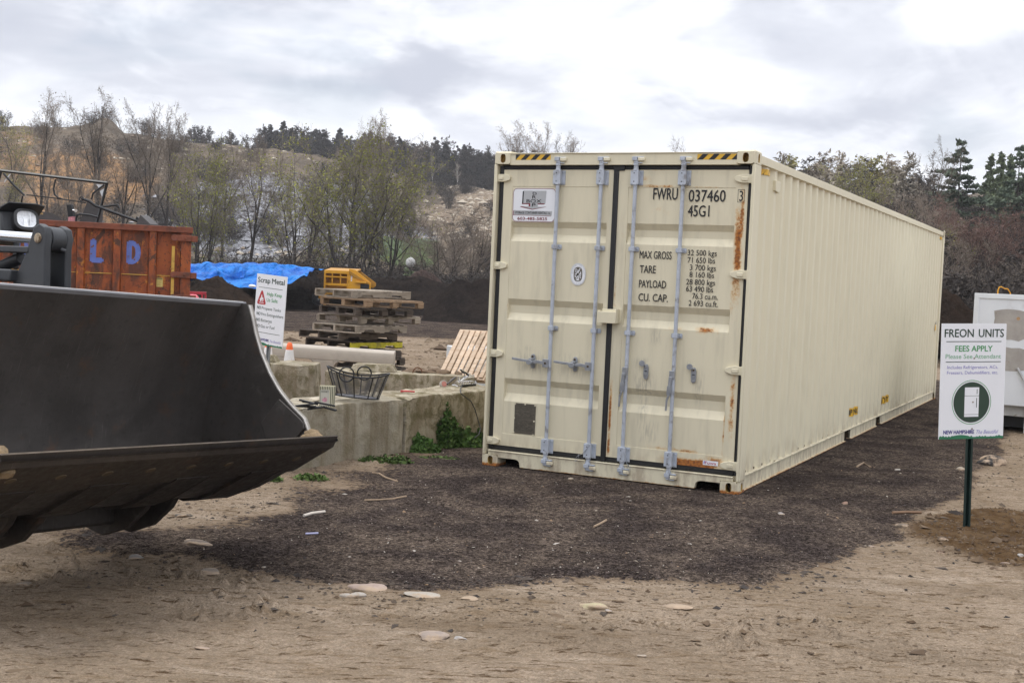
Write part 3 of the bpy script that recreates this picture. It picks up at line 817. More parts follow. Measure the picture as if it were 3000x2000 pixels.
# data plate with rivets and small print
px0, px1, pz0, pz1 = .296, .508, .330, .608
mb = MB(); mb.prism([(px0, pz0), (px1, pz0), (px1, pz1), (px0, pz1)][::-1], YD - .001, YD + .002)
yp = YD - .0016
for i, (a, b) in enumerate(((.12, .75), (.2, .7), (.36, .55))): text_fit(mb, ('CONTAINER SAFETY', 'APPROVED FOR', 'TRANSPORT')[i], px0 + a * .212, px0 + b * .212 + .03, pz1 - .028 - i * .016, .0085, yp, 0, 1)
rnd = random.Random(4)
for i in range(14):
    zc = pz1 - .085 - i * .0125; xx = px0 + .012
    while xx < px1 - .03:
        ln = rnd.uniform(.008, .03)
        if rnd.random() < .75: flat(mb, [(xx, zc), (xx + ln, zc), (xx + ln, zc + .0035), (xx, zc + .0035)], yp, 1)
        xx += ln + .005
for rx_, rz_ in ((.02, .97), (.5, .98), (.97, .97), (.0, .5), (.95, .45), (.0, .03), (.93, .0)):
    mb.cyl((px0 + rx_ * .212, YD - .006, pz0 + rz_ * .278), (px0 + rx_ * .212, YD, pz0 + rz_ * .278), .0075, n=8, mi=2)
mb.build('data_plate', [m_plate, M('plate_etch', (.06, .052, .042), .5, .4), m_cream], left, smooth=0)

# hazard stripes on the header, a second pair folded round on to the side walls
def hazard(name, x0, x1, z0, z1, y, n, flip=False, first=0):
    mb = MB(); flat(mb, [(x0, z0), (x1, z0), (x1, z1), (x0, z1)], y)
    w = (x1 - x0) / n; sl = (z1 - z0)
    for i in range(-1, n + 1):
        if (i + first) % 2: continue
        a = x0 + i * w
        poly = [(a, z0), (a + w, z0), (a + w + sl, z1), (a + sl, z1)]
        poly = clipx(poly, x0, x1)
        if len(poly) > 2: flat(mb, poly, y - .0006, 1)
    return mb
def clipx(poly, x0, x1):
    for lim, s in ((x0, 1), (x1, -1)):
        out = []
        for i, p in enumerate(poly):
            q = poly[(i + 1) % len(poly)]
            ip, iq = s * (p[0] - lim) >= 0, s * (q[0] - lim) >= 0
            if ip: out.append(p)
            if ip != iq:
                t = (lim - p[0]) / (q[0] - p[0]); out.append((lim, p[1] + t * (q[1] - p[1])))
        poly = out
        if not poly: break
    return poly
hazard('h', .214, .563, 2.818, 2.866, .0062, 7, first=1).build('hazard_sticker', [m_yellow, m_black], cont, smooth=0)
hazard('h', 1.929, 2.276, 2.815, 2.863, .0062, 7).build('hazard_sticker', [m_yellow, m_black], cont, smooth=0)


def wall_x(y, y0=.19, pitch=.2785, depth=.036):
    """outer face of the right side wall at length y"""
    t = (y - y0 - .045) % pitch
    d = depth * (t / .068 if t < .068 else 1 if t < .138 else max(0, (.206 - t) / .068))
    return 2.424 - (d if y > y0 + .045 else 0)
def side_sticker(name, ya, yb, za, zb, text=None, stripes=None):
    """vinyl following the ribs of the side wall"""
    mb = MB(); ys = np.unique(np.concatenate([np.linspace(ya, yb, 60)]))
    V = []
    for z in (za, zb): V += [(wall_x(q) + .0018, q, z) for q in ys]
    n = len(ys); mb.add(V, [(i, i + 1, n + i + 1, n + i) for i in range(n - 1)])
    if text:
        T, F = text_geo(text, .03); s = (yb - ya - .03) / (T[:, 0].max() - T[:, 0].min())
        hz = (zb - za) * .66 / T[:, 1].max()
        mb.add([(wall_x(ya + .015 + (p[0] - T[:, 0].min()) * s) + .0036, ya + .015 + (p[0] - T[:, 0].min()) * s, za + .17 * (zb - za) + p[1] * hz) for p in T], F, 1)
    if stripes:
        for s0, s1 in stripes:
            for k in range(12):
                t0, t1 = za + (zb - za) * k / 12, za + (zb - za) * (k + 1) / 12; sl = (zb - za)
                q = [max(ya, min(yb, s0 + k / 12 * sl)), max(ya, min(yb, s1 + k / 12 * sl)), max(ya, min(yb, s1 + (k + 1) / 12 * sl)), max(ya, min(yb, s0 + (k + 1) / 12 * sl))]
                mb.add([(wall_x(q[0]) + .0032, q[0], t0), (wall_x(q[1]) + .0032, q[1], t0), (wall_x(q[2]) + .0032, q[2], t1), (wall_x(q[3]) + .0032, q[3], t1)], [(0, 1, 2, 3)], 1)
    return mb.build(name, [m_yellow, m_black], cont, smooth=0)
side_sticker('hazard_sticker', .24, .535, 2.725, 2.775, stripes=((.24, .31), (.38, .45), (.52, .59)))
side_sticker('hazard_sticker', 11.70, 11.98, 2.725, 2.775, stripes=((11.66, 11.72), (11.80, 11.86), (11.93, 11.98)))
side_sticker('pocket_label', 4.76, 5.21, .285, .385, text='EMPTY LIFTING')
side_sticker('pocket_label', 6.88, 7.42, .285, .385, text='EMPTY ONLY')
mb = MB(); mb.add([(2.4265, 11.68, 1.20), (2.4265, 11.86, 1.20), (2.4265, 11.77, 1.36)], [(0, 1, 2)]); mb.add([(2.428, 11.70, 1.30), (2.428, 11.84, 1.30), (2.428, 11.77, 1.36)], [(0, 1, 2)], 1)
mb.build('warning_label', [m_yellow, m_black], cont, smooth=0)
# small vent box near the door end and a welded lashing lug
mb = MB(); mb.prism([(.70, 2.615), (.82, 2.60), (.86, 2.64), (.86, 2.705), (.70, 2.705)][::-1], 2.405, 2.437, axis='x')
mb.build('vent_cover', m_cream, cont, bevel=.004)
mb = MB()
for q in (1.15, 4.2, 9.0): mb.tube([(2.436, q - .03, .165), (2.445, q - .02, .185), (2.445, q + .02, .185), (2.436, q + .03, .165)], .006, 6)
mb.build('lashing_ring', m_cream, cont)


# ================================================================== GROUND
def gpoly(pts): return [tuple(gnd(a, b)[:2]) for a, b in pts]
COMPOST = gpoly([(230, 1555), (250, 1620), (400, 1632), (500, 1640), (620, 1662), (800, 1690), (1000, 1718), (1130, 1735), (1250, 1737), (1400, 1730), (1650, 1707), (1850, 1712), (2000, 1716), (2230, 1722), (2320, 1692),  # the leftmost points carry the dark ground in under the bucket
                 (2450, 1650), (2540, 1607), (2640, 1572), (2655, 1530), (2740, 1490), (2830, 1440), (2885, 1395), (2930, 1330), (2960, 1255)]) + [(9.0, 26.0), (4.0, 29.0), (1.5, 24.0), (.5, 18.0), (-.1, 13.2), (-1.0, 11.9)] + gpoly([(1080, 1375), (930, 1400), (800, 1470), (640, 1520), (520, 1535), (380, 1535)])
SOIL = gpoly([(2640, 1560), (2760, 1610), (2860, 1645), (2990, 1675), (3150, 1700), (3200, 1560), (3010, 1500), (2900, 1490), (2780, 1505), (2690, 1530)])
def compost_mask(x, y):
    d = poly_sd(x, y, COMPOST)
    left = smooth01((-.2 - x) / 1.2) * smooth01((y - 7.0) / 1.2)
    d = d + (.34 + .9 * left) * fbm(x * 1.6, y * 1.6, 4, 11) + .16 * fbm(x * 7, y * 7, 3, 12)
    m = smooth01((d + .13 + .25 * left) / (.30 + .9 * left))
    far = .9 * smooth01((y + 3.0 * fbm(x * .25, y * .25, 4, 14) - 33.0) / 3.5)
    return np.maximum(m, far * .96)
def soil_mask(x, y):
    d = poly_sd(x, y, SOIL) + .25 * fbm(x * 2.2, y * 2.2, 4, 21)
    return smooth01((d + .08) / .22)
def ground_z(x, y, cm=None, sm=None):
    x = np.asarray(x, float); y = np.asarray(y, float)
    cm = compost_mask(x, y) if cm is None else cm; sm = soil_mask(x, y) if sm is None else sm
    nearc = smooth01(poly_sd(x, y, [(-.6, 11.0), (2.3, 9.9), (8.0, 21.0), (5.0, 23.0)]) / 1.2 + 1.0)   # keep it level beneath the container
    z = .10 * fbm(x * .22, y * .22, 3, 31) * (1 - nearc)
    z = z + (.030 * fbm(x * 1.1, y * 1.5, 3, 32) + .022 * fbm(x * 2.2, y * 8.5, 4, 33)) * (1 - cm) * (1 - .8 * nearc)
    clod = np.clip(fbm(x * 9, y * 13, 4, 36, .65) - .10, 0, 1)
    patch = smooth01((fbm(x * .8, y * 1.3, 3, 35) + .06) / .22)
    z = z + .22 * clod * patch * (1 - cm)
    z = z + (.026 * fbm(x * 2.4, y * 2.4, 4, 34) + .030 * (np.clip(fbm(x * 16, y * 16, 3, 37, .6), 0, 1))) * cm * (1 - .55 * nearc) + .012 * cm
    z = z + sm * (.03 + .09 * fbm(x * 3.0, y * 3.0, 4, 38, .6))
    # wheel ruts running across the foreground
    for yc, sl, wd, dp in ((6.25, .03, .16, .020), (5.75, -.02, .18, .018), (7.0, .05, .2, .014), (8.0, .09, .14, .014)):
        u = (y - yc - sl * x - .14 * np.sin(x * .7 + yc)) / wd
        z = z - dp * np.exp(-u * u) * (1 - cm) * (1 + .35 * np.sin(x * 42 + 8 * u))
    return z


def build_ground():
    ang = np.concatenate([np.radians(np.linspace(-88, -34, 40)), np.radians(np.linspace(-33.6, 33.6, 860)), np.radians(np.linspace(34, 88, 40))])
    r = np.concatenate([np.linspace(.3, 4.2, 24), 4.25 * np.exp(np.linspace(0, math.log(90 / 4.25), 560)), [96, 110, 140, 200, 300, 420, 560]])
    R, A = np.meshgrid(r, ang, indexing='ij')
    X = R * np.sin(A); Y = R * np.cos(A) - .6
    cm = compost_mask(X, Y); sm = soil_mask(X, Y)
    Z = ground_z(X, Y, cm, sm)
    fade = smooth01((R - 60) / 30); Z = Z * (1 - fade) - .25 * fade
    o = fast_mesh('ground', np.stack([X, Y, Z], -1).reshape(-1, 3), grid_faces(len(r), len(ang))[:, ::-1], m_ground)
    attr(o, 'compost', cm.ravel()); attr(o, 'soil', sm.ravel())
    tag(o, kind='structure')
    # behind the camera: the same yard goes on
    o2 = fast_mesh('yard', [(-200, -200, -.06), (200, -200, -.06), (200, -.55, -.06), (-200, -.55, -.06)], [(0, 1, 2, 3)], m_ground); tag(o2, kind='structure')


def ground_material():
    m = bpy.data.materials.new('dirt_and_compost'); m.use_nodes = True
    k = NT(m.node_tree); b = m.node_tree.nodes['Principled BSDF']
    P = k.n('ShaderNodeNewGeometry').outputs['Position']
    cm = k.n('ShaderNodeAttribute', attribute_name='compost').outputs['Fac']; sm = k.n('ShaderNodeAttribute', attribute_name='soil').outputs['Fac']
    # dry sandy dirt
    def cells(scale, lo, hi, sq=(1, 1, .6)):
        v = k.n('ShaderNodeTexVoronoi'); k.put(v.inputs['Vector'], k.vmul(P, sq)); v.inputs['Scale'].default_value = scale
        sp = k.n('ShaderNodeSeparateColor'); k.put(sp.inputs[0], v.outputs['Color']); return k.mapr(sp.outputs[0], 0, 1, lo, hi, False), v.outputs['Distance']
    def scale_col(c, f):
        q = k.n('ShaderNodeVectorMath', operation='SCALE'); k.put(q.inputs[0], c); k.put(q.inputs['Scale'], f); return q.outputs[0]
    g1, g1d = cells(46, .88, 1.12); g2, g2d = cells(150, .80, 1.22)
    n1 = k.noise(P, .9, 6, .6, .3); n2 = k.noise(k.vmul(P, (3, 9, 3)), 1.4, 6, .62, .4); n3 = k.noise(P, 60, 4, .65); n4 = k.noise(P, 240, 2, .6)
    d = k.mix(k.mapr(n1, .32, .68), (.220, .170, .122), (.305, .242, .182))
    d = k.mix(k.mapr(n2, .50, .68, 0, .7), d, (.165, .115, .070))
    d = k.mix(k.mapr(k.noise(k.vmul(P, (1.2, 4, 1)), .9, 5, .55, .5), .55, .72, 0, .7), d, (.385, .315, .245))
    d = k.mix(k.mapr(n3, .35, .7, 0, .5), d, (.215, .155, .10))
    d = k.mix(k.mapr(k.noise(k.vmul(P, (5, 20, 5)), 1.5, 6, .74, .3), .55, .62, 0, .92), d, (.070, .042, .022))
    sy = k.n('ShaderNodeSeparateXYZ'); k.put(sy.inputs[0], P); wob = k.math('MULTIPLY', k.math('SUBTRACT', k.noise(P, .5, 3), .5), .9)
    for yc, wd, am in ((5.95, .22, .34), (7.35, .20, .26), (8.35, .18, .2)):        # packed, damper wheel tracks
        tr = k.mapr(k.math('ABSOLUTE', k.math('SUBTRACT', k.math('ADD', sy.outputs[1], wob), yc)), wd * .55, wd * 1.15, am, 0)
        d = k.mix(k.math('MULTIPLY', tr, k.mapr(k.noise(k.vmul(P, (1, 2, 1)), 1.3, 4), .35, .6)), d, (.12, .088, .060))
    d = scale_col(scale_col(d, g1), g2)
    d = k.mix(k.mapr(n4, .63, .73, 0, .6), d, (.46, .39, .30))
    # dark compost
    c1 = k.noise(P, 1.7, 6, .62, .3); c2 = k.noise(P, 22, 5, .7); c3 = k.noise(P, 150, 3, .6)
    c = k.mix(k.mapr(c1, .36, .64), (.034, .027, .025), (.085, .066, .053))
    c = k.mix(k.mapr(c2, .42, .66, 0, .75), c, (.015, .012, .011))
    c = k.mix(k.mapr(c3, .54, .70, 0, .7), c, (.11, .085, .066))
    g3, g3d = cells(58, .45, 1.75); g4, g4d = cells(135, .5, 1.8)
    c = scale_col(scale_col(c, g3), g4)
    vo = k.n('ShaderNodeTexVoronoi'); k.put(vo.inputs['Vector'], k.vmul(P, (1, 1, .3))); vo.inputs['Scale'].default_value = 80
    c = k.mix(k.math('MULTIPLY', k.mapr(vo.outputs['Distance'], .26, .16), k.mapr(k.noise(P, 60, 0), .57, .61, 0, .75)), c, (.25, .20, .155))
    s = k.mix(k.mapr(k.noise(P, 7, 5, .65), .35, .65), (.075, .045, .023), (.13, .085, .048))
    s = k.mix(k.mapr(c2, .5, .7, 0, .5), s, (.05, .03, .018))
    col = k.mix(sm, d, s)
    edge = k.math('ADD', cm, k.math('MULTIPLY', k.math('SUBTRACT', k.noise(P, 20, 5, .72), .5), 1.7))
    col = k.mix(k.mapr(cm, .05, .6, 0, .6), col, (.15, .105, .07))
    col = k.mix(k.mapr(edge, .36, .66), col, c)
    k.put(b.inputs['Base Color'], col); b.inputs['Roughness'].default_value = 1.0; b.inputs['Specular IOR Level'].default_value = .0
    bp = k.n('ShaderNodeBump'); bp.inputs['Strength'].default_value = .65; bp.inputs['Distance'].default_value = .022
    gh = k.math('MULTIPLY', k.math('ADD', g3d, k.math('MULTIPLY', g4d, .5)), -.8)
    k.put(bp.inputs['Height'], k.math('ADD', k.math('ADD', k.math('MULTIPLY', n3, .7), k.math('MULTIPLY', n4, .3)), k.math('ADD', k.math('MULTIPLY', c2, .8), gh)))
    k.put(b.inputs['Normal'], bp.outputs[0])
    return m


m_ground = ground_material()
build_ground()


# ------------------------------------------------------------------ far hillside with the old quarry
HX = [(-800, 400), (0, 400), (180, 405), (238, 398), (262, 384), (285, 379), (312, 396), (345, 424), (430, 428), (600, 445), (750, 457), (900, 480), (1100, 520), (1270, 562), (1340, 556), (1400, 567),
      (1600, 575), (1900, 590), (2200, 610), (2500, 600), (2800, 570), (3100, 550), (3800, 540)]
YC = 260.0
def hill_z(x, y):
    x = np.asarray(x, float); y = np.asarray(y, float)
    px = 1500 + x / np.maximum(y, 1) * FPX
    yc = np.interp(px, [p[0] for p in HX], [p[1] for p in HX]); hor = 755 + px * .0439
    zc = CAM_H + (hor - yc) / FPX * YC
    y0 = np.interp(px, [1200, 2300], [118, 62])
    t = np.clip((y - y0) / (YC - y0), 0, 1)
    prof = np.where(px < 1450, .25 * t + .75 * smooth01(t * 1.1), t ** .8)
    # quarry bench: steep face with a terrace
    bench = smooth01((900 - np.abs(px - 500)) / 500)
    prof = prof + bench * .10 * np.sin(np.clip(t, 0, 1) * PI * 3) * (1 - t)
    z = -.3 + zc * prof
    rough = np.clip(t * 5, 0, 1) * np.clip((1.02 - t) * 6, .15, 1)
    z = z + rough * (3.2 * fbm(x * .05, y * .05, 4, 51) + 2.2 * fbm(x * .2, y * .2, 4, 52, .6))
    return np.maximum(z, -.3 + .0 * z)
def build_hill():
    th = np.linspace(-.78, .78, 420); ys = np.concatenate([np.linspace(58, 268, 190), np.linspace(272, 520, 24)])
    Yg, Tg = np.meshgrid(ys, th, indexing='ij'); Xg = Tg * Yg
    Z = hill_z(Xg, Yg)
    o = fast_mesh('hillside', np.stack([Xg, Yg, Z], -1).reshape(-1, 3), grid_faces(len(ys), len(th)), m_hill)
    px = 1500 + Tg * FPX; hor = 755 + px * .0439; py = hor - (Z - CAM_H) / Yg * FPX
    n = fbm(Xg * .07, Yg * .07, 4, 61) * 180
    def blobm(cx, cy, rx, ry, soft=.5):
        d = np.hypot((px + n - cx) / rx, (py + n * .5 - cy) / ry); return smooth01((1 + soft - d) / (2 * soft))
    orange = np.maximum(blobm(230, 560, 190, 120), .6 * blobm(60, 480, 200, 90))
    scree = np.maximum.reduce([blobm(720, 640, 240, 130), blobm(990, 640, 130, 110), .8 * blobm(1060, 690, 220, 60)])
    rub = np.maximum.reduce([blobm(1360, 640, 130, 100), .3 * blobm(640, 470, 260, 30), .5 * blobm(180, 440, 260, 40)])
    grass = np.maximum(blobm(1180, 730, 110, 45), .5 * blobm(700, 760, 500, 18))
    for nm, v in (('orange', orange), ('scree', scree), ('rubble', rub), ('grass', grass)): attr(o, nm, v.ravel())
    tag(o, kind='structure')
def hill_material():
    m = bpy.data.materials.new('hillside_brush_and_rock'); m.use_nodes = True
    k = NT(m.node_tree); b = m.node_tree.nodes['Principled BSDF']
    P = k.n('ShaderNodeNewGeometry').outputs['Position']
    A = lambda s: k.n('ShaderNodeAttribute', attribute_name=s).outputs['Fac']
    n1 = k.noise(P, .12, 6, .62, .3); n2 = k.noise(P, .9, 6, .7, .2); n3 = k.noise(P, 2.6, 4, .7)
    c = k.mix(k.mapr(n1, .35, .65), (.105, .082, .060), (.165, .128, .090))
    c = k.mix(k.mapr(n2, .46, .66, 0, .7), c, (.085, .07, .05)); c = k.mix(k.mapr(n3, .58, .72, 0, .6), c, (.30, .25, .19))
    org = k.mix(k.mapr(n2, .38, .64), (.40, .215, .085), (.20, .12, .065)); org = k.mix(k.mapr(n3, .5, .68, 0, .6), org, (.33, .24, .15))
    c = k.mix(k.mapr(k.math('ADD', A('orange'), k.math('MULTIPLY', k.math('SUBTRACT', n1, .5), 1.2)), .35, .75, 0, .85), c, org)
    vo = k.n('ShaderNodeTexVoronoi'); k.put(vo.inputs['Vector'], k.vmul(P, (.8, .8, 1.6))); vo.inputs['Scale'].default_value = .75
    rk = k.mix(k.mapr(n3, .38, .62), (.14, .138, .148), (.38, .38, .40)); rk = k.mix(k.mapr(vo.outputs['Distance'], .55, .95, 0, .9), rk, (.05, .046, .046))
    c = k.mix(k.mapr(k.math('ADD', A('scree'), k.math('MULTIPLY', k.math('SUBTRACT', n2, .5), 1.0)), .40, .72), c, rk)
    rb = k.mix(k.mapr(n2, .4, .62), (.26, .20, .135), (.14, .105, .075)); rb = k.mix(k.mapr(n3, .54, .66), rb, (.46, .42, .37))
    c = k.mix(k.mapr(k.math('ADD', A('rubble'), k.math('MULTIPLY', k.math('SUBTRACT', n2, .5), 1.0)), .38, .70), c, rb)
    c = k.mix(k.mapr(k.math('ADD', A('grass'), k.math('MULTIPLY', k.math('SUBTRACT', n2, .5), .9)), .45, .75, 0, .85), c, (.075, .115, .035))
    k.put(b.inputs['Base Color'], c); b.inputs['Roughness'].default_value = .95; b.inputs['Specular IOR Level'].default_value = .1
    bp = k.n('ShaderNodeBump'); bp.inputs['Strength'].default_value = .9; bp.inputs['Distance'].default_value = .6
    k.put(bp.inputs['Height'], k.math('ADD', n2, k.math('MULTIPLY', vo.outputs['Distance'], -.5))); k.put(b.inputs['Normal'], bp.outputs[0])
    return m
m_hill = hill_material()
build_hill()


# ================================================================== CONCRETE BLOCK BAY
def concrete(name, base, moss=.3, dark=(.16, .15, .12), lo=.45):
    m = bpy.data.materials.new(name); m.use_nodes = True
    k = NT(m.node_tree); b = m.node_tree.nodes['Principled BSDF']
    P = k.n('ShaderNodeTexCoord').outputs['Object']
    n1 = k.noise(P, 2.2, 6, .6, .2); n2 = k.noise(k.vmul(P, (7, 7, .8)), 1.2, 6, .62); n3 = k.noise(P, 42, 4, .7); n4 = k.noise(P, 6.5, 6, .72, .3)
    c = k.mix(k.mapr(n1, .38, .62), base, tuple(x * .72 for x in base))
    c = k.mix(k.mapr(n2, .42, .64, 0, .8), c, (base[0] * .52, base[1] * .47, base[2] * .40))
    c = k.mix(k.mapr(n4, lo, lo + .2, 0, moss), c, (.17, .145, .08)); c = k.mix(k.mapr(n4, .62, .75, 0, moss), c, dark)
    c = k.mix(k.mapr(n3, .60, .72, 0, .6), c, tuple(x * .4 for x in base)); c = k.mix(k.mapr(n3, .40, .30, 0, .4), c, tuple(min(1, x * 1.4) for x in base))
    k.put(b.inputs['Base Color'], c); b.inputs['Roughness'].default_value = .92; b.inputs['Specular IOR Level'].default_value = .2
    bp = k.n('ShaderNodeBump'); bp.inputs['Strength'].default_value = .8; bp.inputs['Distance'].default_value = .02
    k.put(bp.inputs['Height'], k.math('ADD', n3, k.math('MULTIPLY', n4, .8))); k.put(b.inputs['Normal'], bp.outputs[0])
    return m
m_conc = concrete('cast_concrete', (.43, .385, .30), .5); m_conc2 = concrete('weathered_concrete', (.46, .405, .31), .95, (.07, .055, .032), .42)
m_concd = M('barrier_concrete', (.40, .35, .29), .75, var=.10, vscale=3, bump=.12, bscale=50, col2=(.33, .29, .24), c2scale=1.5)


def block(name, L, D, Hh, mat, label, loc, rz, seed, lump=.02, key=None, group='concrete blocks of the scrap bay'):
    """precast block with worn, chipped edges: dense mesh roughened by noise; key = raised casting key on top"""
    bm = bmesh.new(); bmesh.ops.create_cube(bm, size=1)
    bmesh.ops.scale(bm, vec=(L, D, Hh), verts=bm.verts); bmesh.ops.translate(bm, vec=(L / 2, D / 2, Hh / 2), verts=bm.verts)
    bmesh.ops.bevel(bm, geom=list(bm.edges), offset=.018, segments=2, affect='EDGES', profile=.6)
    for _ in range(5):
        es = [e for e in bm.edges if e.calc_length() > .11]
        if not es: break
        bmesh.ops.subdivide_edges(bm, edges=es, cuts=1, use_grid_fill=True)
    bmesh.ops.triangulate(bm, faces=[f for f in bm.faces if len(f.verts) > 4])
    if key:
        for k0, k1 in key:
            mm = bmesh.new(); bmesh.ops.create_cube(mm, size=1)
            for v in mm.verts:
                t = .055 if v.co.z > 0 else 0
                v.co = Vector(((k0 + t) if v.co.x < 0 else (k1 - t), (.12 + t * .6) if v.co.y < 0 else (D - .12 - t * .6), Hh - .01 if v.co.z < 0 else Hh + .085))
            bmesh.ops.bevel(mm, geom=list(mm.edges), offset=.015, segments=2, affect='EDGES')
            bmesh.ops.subdivide_edges(mm, edges=[e for e in mm.edges if e.calc_length() > .1], cuts=5, use_grid_fill=True)
            tmp = bpy.data.meshes.new('t'); mm.to_mesh(tmp); bm.from_mesh(tmp); bpy.data.meshes.remove(tmp); mm.free()
    rnd = random.Random(seed)
    V = np.array([v.co[:] for v in bm.verts]); N = np.array([v.normal[:] for v in bm.verts])
    d = lump * (fbm(V[:, 0] * 3 + V[:, 2] * 2.3 + seed, V[:, 1] * 3 - V[:, 2] * 3.1, 4, seed)) + lump * .5 * fbm(V[:, 0] * 11 + V[:, 2] * 9, V[:, 1] * 11 + V[:, 2] * 7, 3, seed + 1)
    # chips along the long top edges
    edge = np.exp(-((V[:, 2] - Hh) / .05) ** 2) * np.exp(-(np.minimum(V[:, 1], D - V[:, 1]) / .05) ** 2)
    d = d - .045 * edge * np.clip(fbm(V[:, 0] * 5, V[:, 1] * 5 + seed, 3, seed + 2) * 3, 0, 1)
    for v, n, q in zip(bm.verts, N, d): v.co += Vector(n) * float(q)
    me = bpy.data.meshes.new(name); bm.to_mesh(me); bm.free(); me.materials.append(mat)
    me.polygons.foreach_set('use_smooth', [True] * len(me.polygons)); me.set_sharp_from_angle(angle=math.radians(50))
    o = bpy.data.objects.new(name, me); COL.objects.link(o); o.location = loc; o.rotation_euler = (0, 0, rz)
    return tag(o, label, 'concrete block', group)


u = Vector((.553, .833, 0)); ang = math.atan2(.833, .553)
J = gnd(1180, 1328)                                   # foot of the joint between the two near blocks
BT = .54
blk1 = block('concrete_block', 1.83, .61, BT + .06, m_conc, 'smooth grey concrete block with a chipped edge, nearest the loader bucket', J - u * 1.84 + Vector((0, 0, -.06)), ang, 3, .012)
blk2 = block('concrete_block', 1.83, .61, BT + .065, m_conc2, 'rough mossy concrete block with a black cord over it, beside the container', J + u * .012 + Vector((.012, -.008, -.06)), ang + .004, 8, .06)
blk3 = block('concrete_block', 1.83, .61, .60, m_conc2, 'concrete block at the back of the bay behind the scrap metal sign', (-4.30, 15.55, -.05), .02, 12, .025, key=((.55, 1.32),))
blk4 = block('concrete_block', 1.83, .61, .58, m_conc2, 'concrete block at the back of the bay behind the wire basket, with a rebar loop', (-2.27, 15.05, -.05), .012, 17, .028, key=((.28, .86),))
m_rebar = M('rusty_rebar', (.16, .07, .035), .9, .2, var=.3, vscale=30)
mb = MB(); mb.tube([Vector((1.12 + .06 * math.cos(a), .25, .565 + .085 * max(0, math.sin(a)))) for a in np.linspace(0, PI, 9)], .008, 6); mb.build('lifting_loop', m_rebar, blk4)
# a heap of soil lying on the back block's far end
mb = MB()
for i in range(14): mb.blob((-1.25 + .09 * i * .9, 15.5 + .1 * math.sin(i * 2.1), .535), .10, .09, .030 + .012 * math.sin(i * 1.7), .3, 2, i)
tag(mb.build('soil_heap', M('loose_soil', (.13, .085, .05), .95, var=.35, vscale=18, bump=.5, bscale=50)), 'low heap of brown soil lying along the top of the back block', 'soil heap')

# low barrier with fork slots
def barrier():
    root = thing('concrete_barrier', 'low rounded beige barrier with fork slots, in front of the pallet stack', 'barrier', (0, 0, 0))
    a, b = at(762, 998, 17.4), at(1150, 1029, 17.4)
    d = Vector((b.x - a.x, b.y - a.y, 0)); L = d.length; root.location = (a.x, a.y, -.02); root.rotation_euler = (0, .03, math.atan2(d.y, d.x) + .05)
    zt = (a.z + b.z) / 2 + .02; D = .50; zs = zt - .175
    prof = [(0, zs), (0, zt - .07), (.02, zt - .02), (.06, zt), (D - .06, zt), (D - .02, zt - .02), (D, zt - .07), (D, zs)]
    mb = MB(); mb.prism([(p[0], p[1]) for p in prof], 0, L, axis='x')
    # lower course cut by two slots
    s1 = (L - 1.42, L - .98); s0 = (L - .60 - .36, L - .60 + .12)
    cuts = [(.42, .98), (1.22, 1.74)] if L > 2 else [(.3, .75), (1.05, 1.5)]
    cuts = [(L * .19, L * .41), (L * .55, L * .79)]
    x = 0
    for c0, c1 in cuts + [(L, L)]:
        mb.prism([(0, 0), (D, 0), (D, zs), (0, zs)][::-1], x, c0, axis='x')
        if c1 < L:
            for (xa, sg) in ((c0, 1), (c1, -1)):
                mb.prism([(xa, zs), (xa, zs - .10), (xa + sg * .02, zs - .05), (xa + sg * .05, zs - .02), (xa + sg * .10, zs)][::sg], 0.001, D - .001)
        x = c1
    o = mb.build('barrier_body', m_concd, root, bevel=.014, seg=3)
    for c0, c1 in cuts: pass
    return root
barrier()


# ------------------------------------------------------------------ traffic cones
m_orange = M('cone_orange', (.85, .145, .03), .45, var=.08, vscale=8, col2=(.55, .12, .04), c2scale=6, c2lo=.6, c2hi=.8)
m_cwhite = M('cone_white', (.72, .70, .68), .4, var=.10, vscale=12, col2=(.55, .40, .34), c2scale=9, c2lo=.62, c2hi=.74)
m_rub = M('black_rubber', (.018, .018, .02), .7, var=.3, vscale=10)
def cone(px, py, Y, label, zt, worn=False, lean=(0, 0)):
    p = at(px, py, Y)
    root = thing('traffic_cone', label, 'traffic cone', (p.x, Y, 0), random.uniform(0, 1), 'traffic cones behind the concrete bay'); root.rotation_euler[0] = lean[0]; root.rotation_euler[1] = lean[1]
    sc = zt / .72
    R = lambda z: (.030 + (.72 - z) / .72 * .115) * sc
    mb = MB(); mb.prism(rrect(-.19 * sc, .19 * sc, -.19 * sc, .19 * sc, .04), 0, .035 * sc, axis='z'); mb.build('base', m_rub, root, bevel=.006)
    body = [(R(z), z * sc) for z in (.035, .12, .25)]
    mb = MB(); mb.lathe(body, 20); mb.build('cone_body', m_orange if not worn else m_cwhite, root)
    mb = MB(); mb.lathe([(R(.25) + .002, .25 * sc), (R(.63) + .002, .63 * sc)], 20); mb.build('reflective_collar', m_cwhite, root)
    mb = MB(); mb.lathe([(R(.63), .63 * sc), (R(.66), .66 * sc), (R(.70), .70 * sc), (.018 * sc, .72 * sc)], 20); mb.build('cone_tip', m_orange, root)
cone(848, 1030, 16.5, 'orange and white traffic cone standing right of the scrap metal sign', .77)
cone(757, 1030, 16.6, 'bright orange traffic cone half hidden by the bucket edge', .76, lean=(0, -.10))
cone(779, 1030, 16.9, 'dirty faded traffic cone just left of the grey sign post', .76, worn=True, lean=(0, .05))


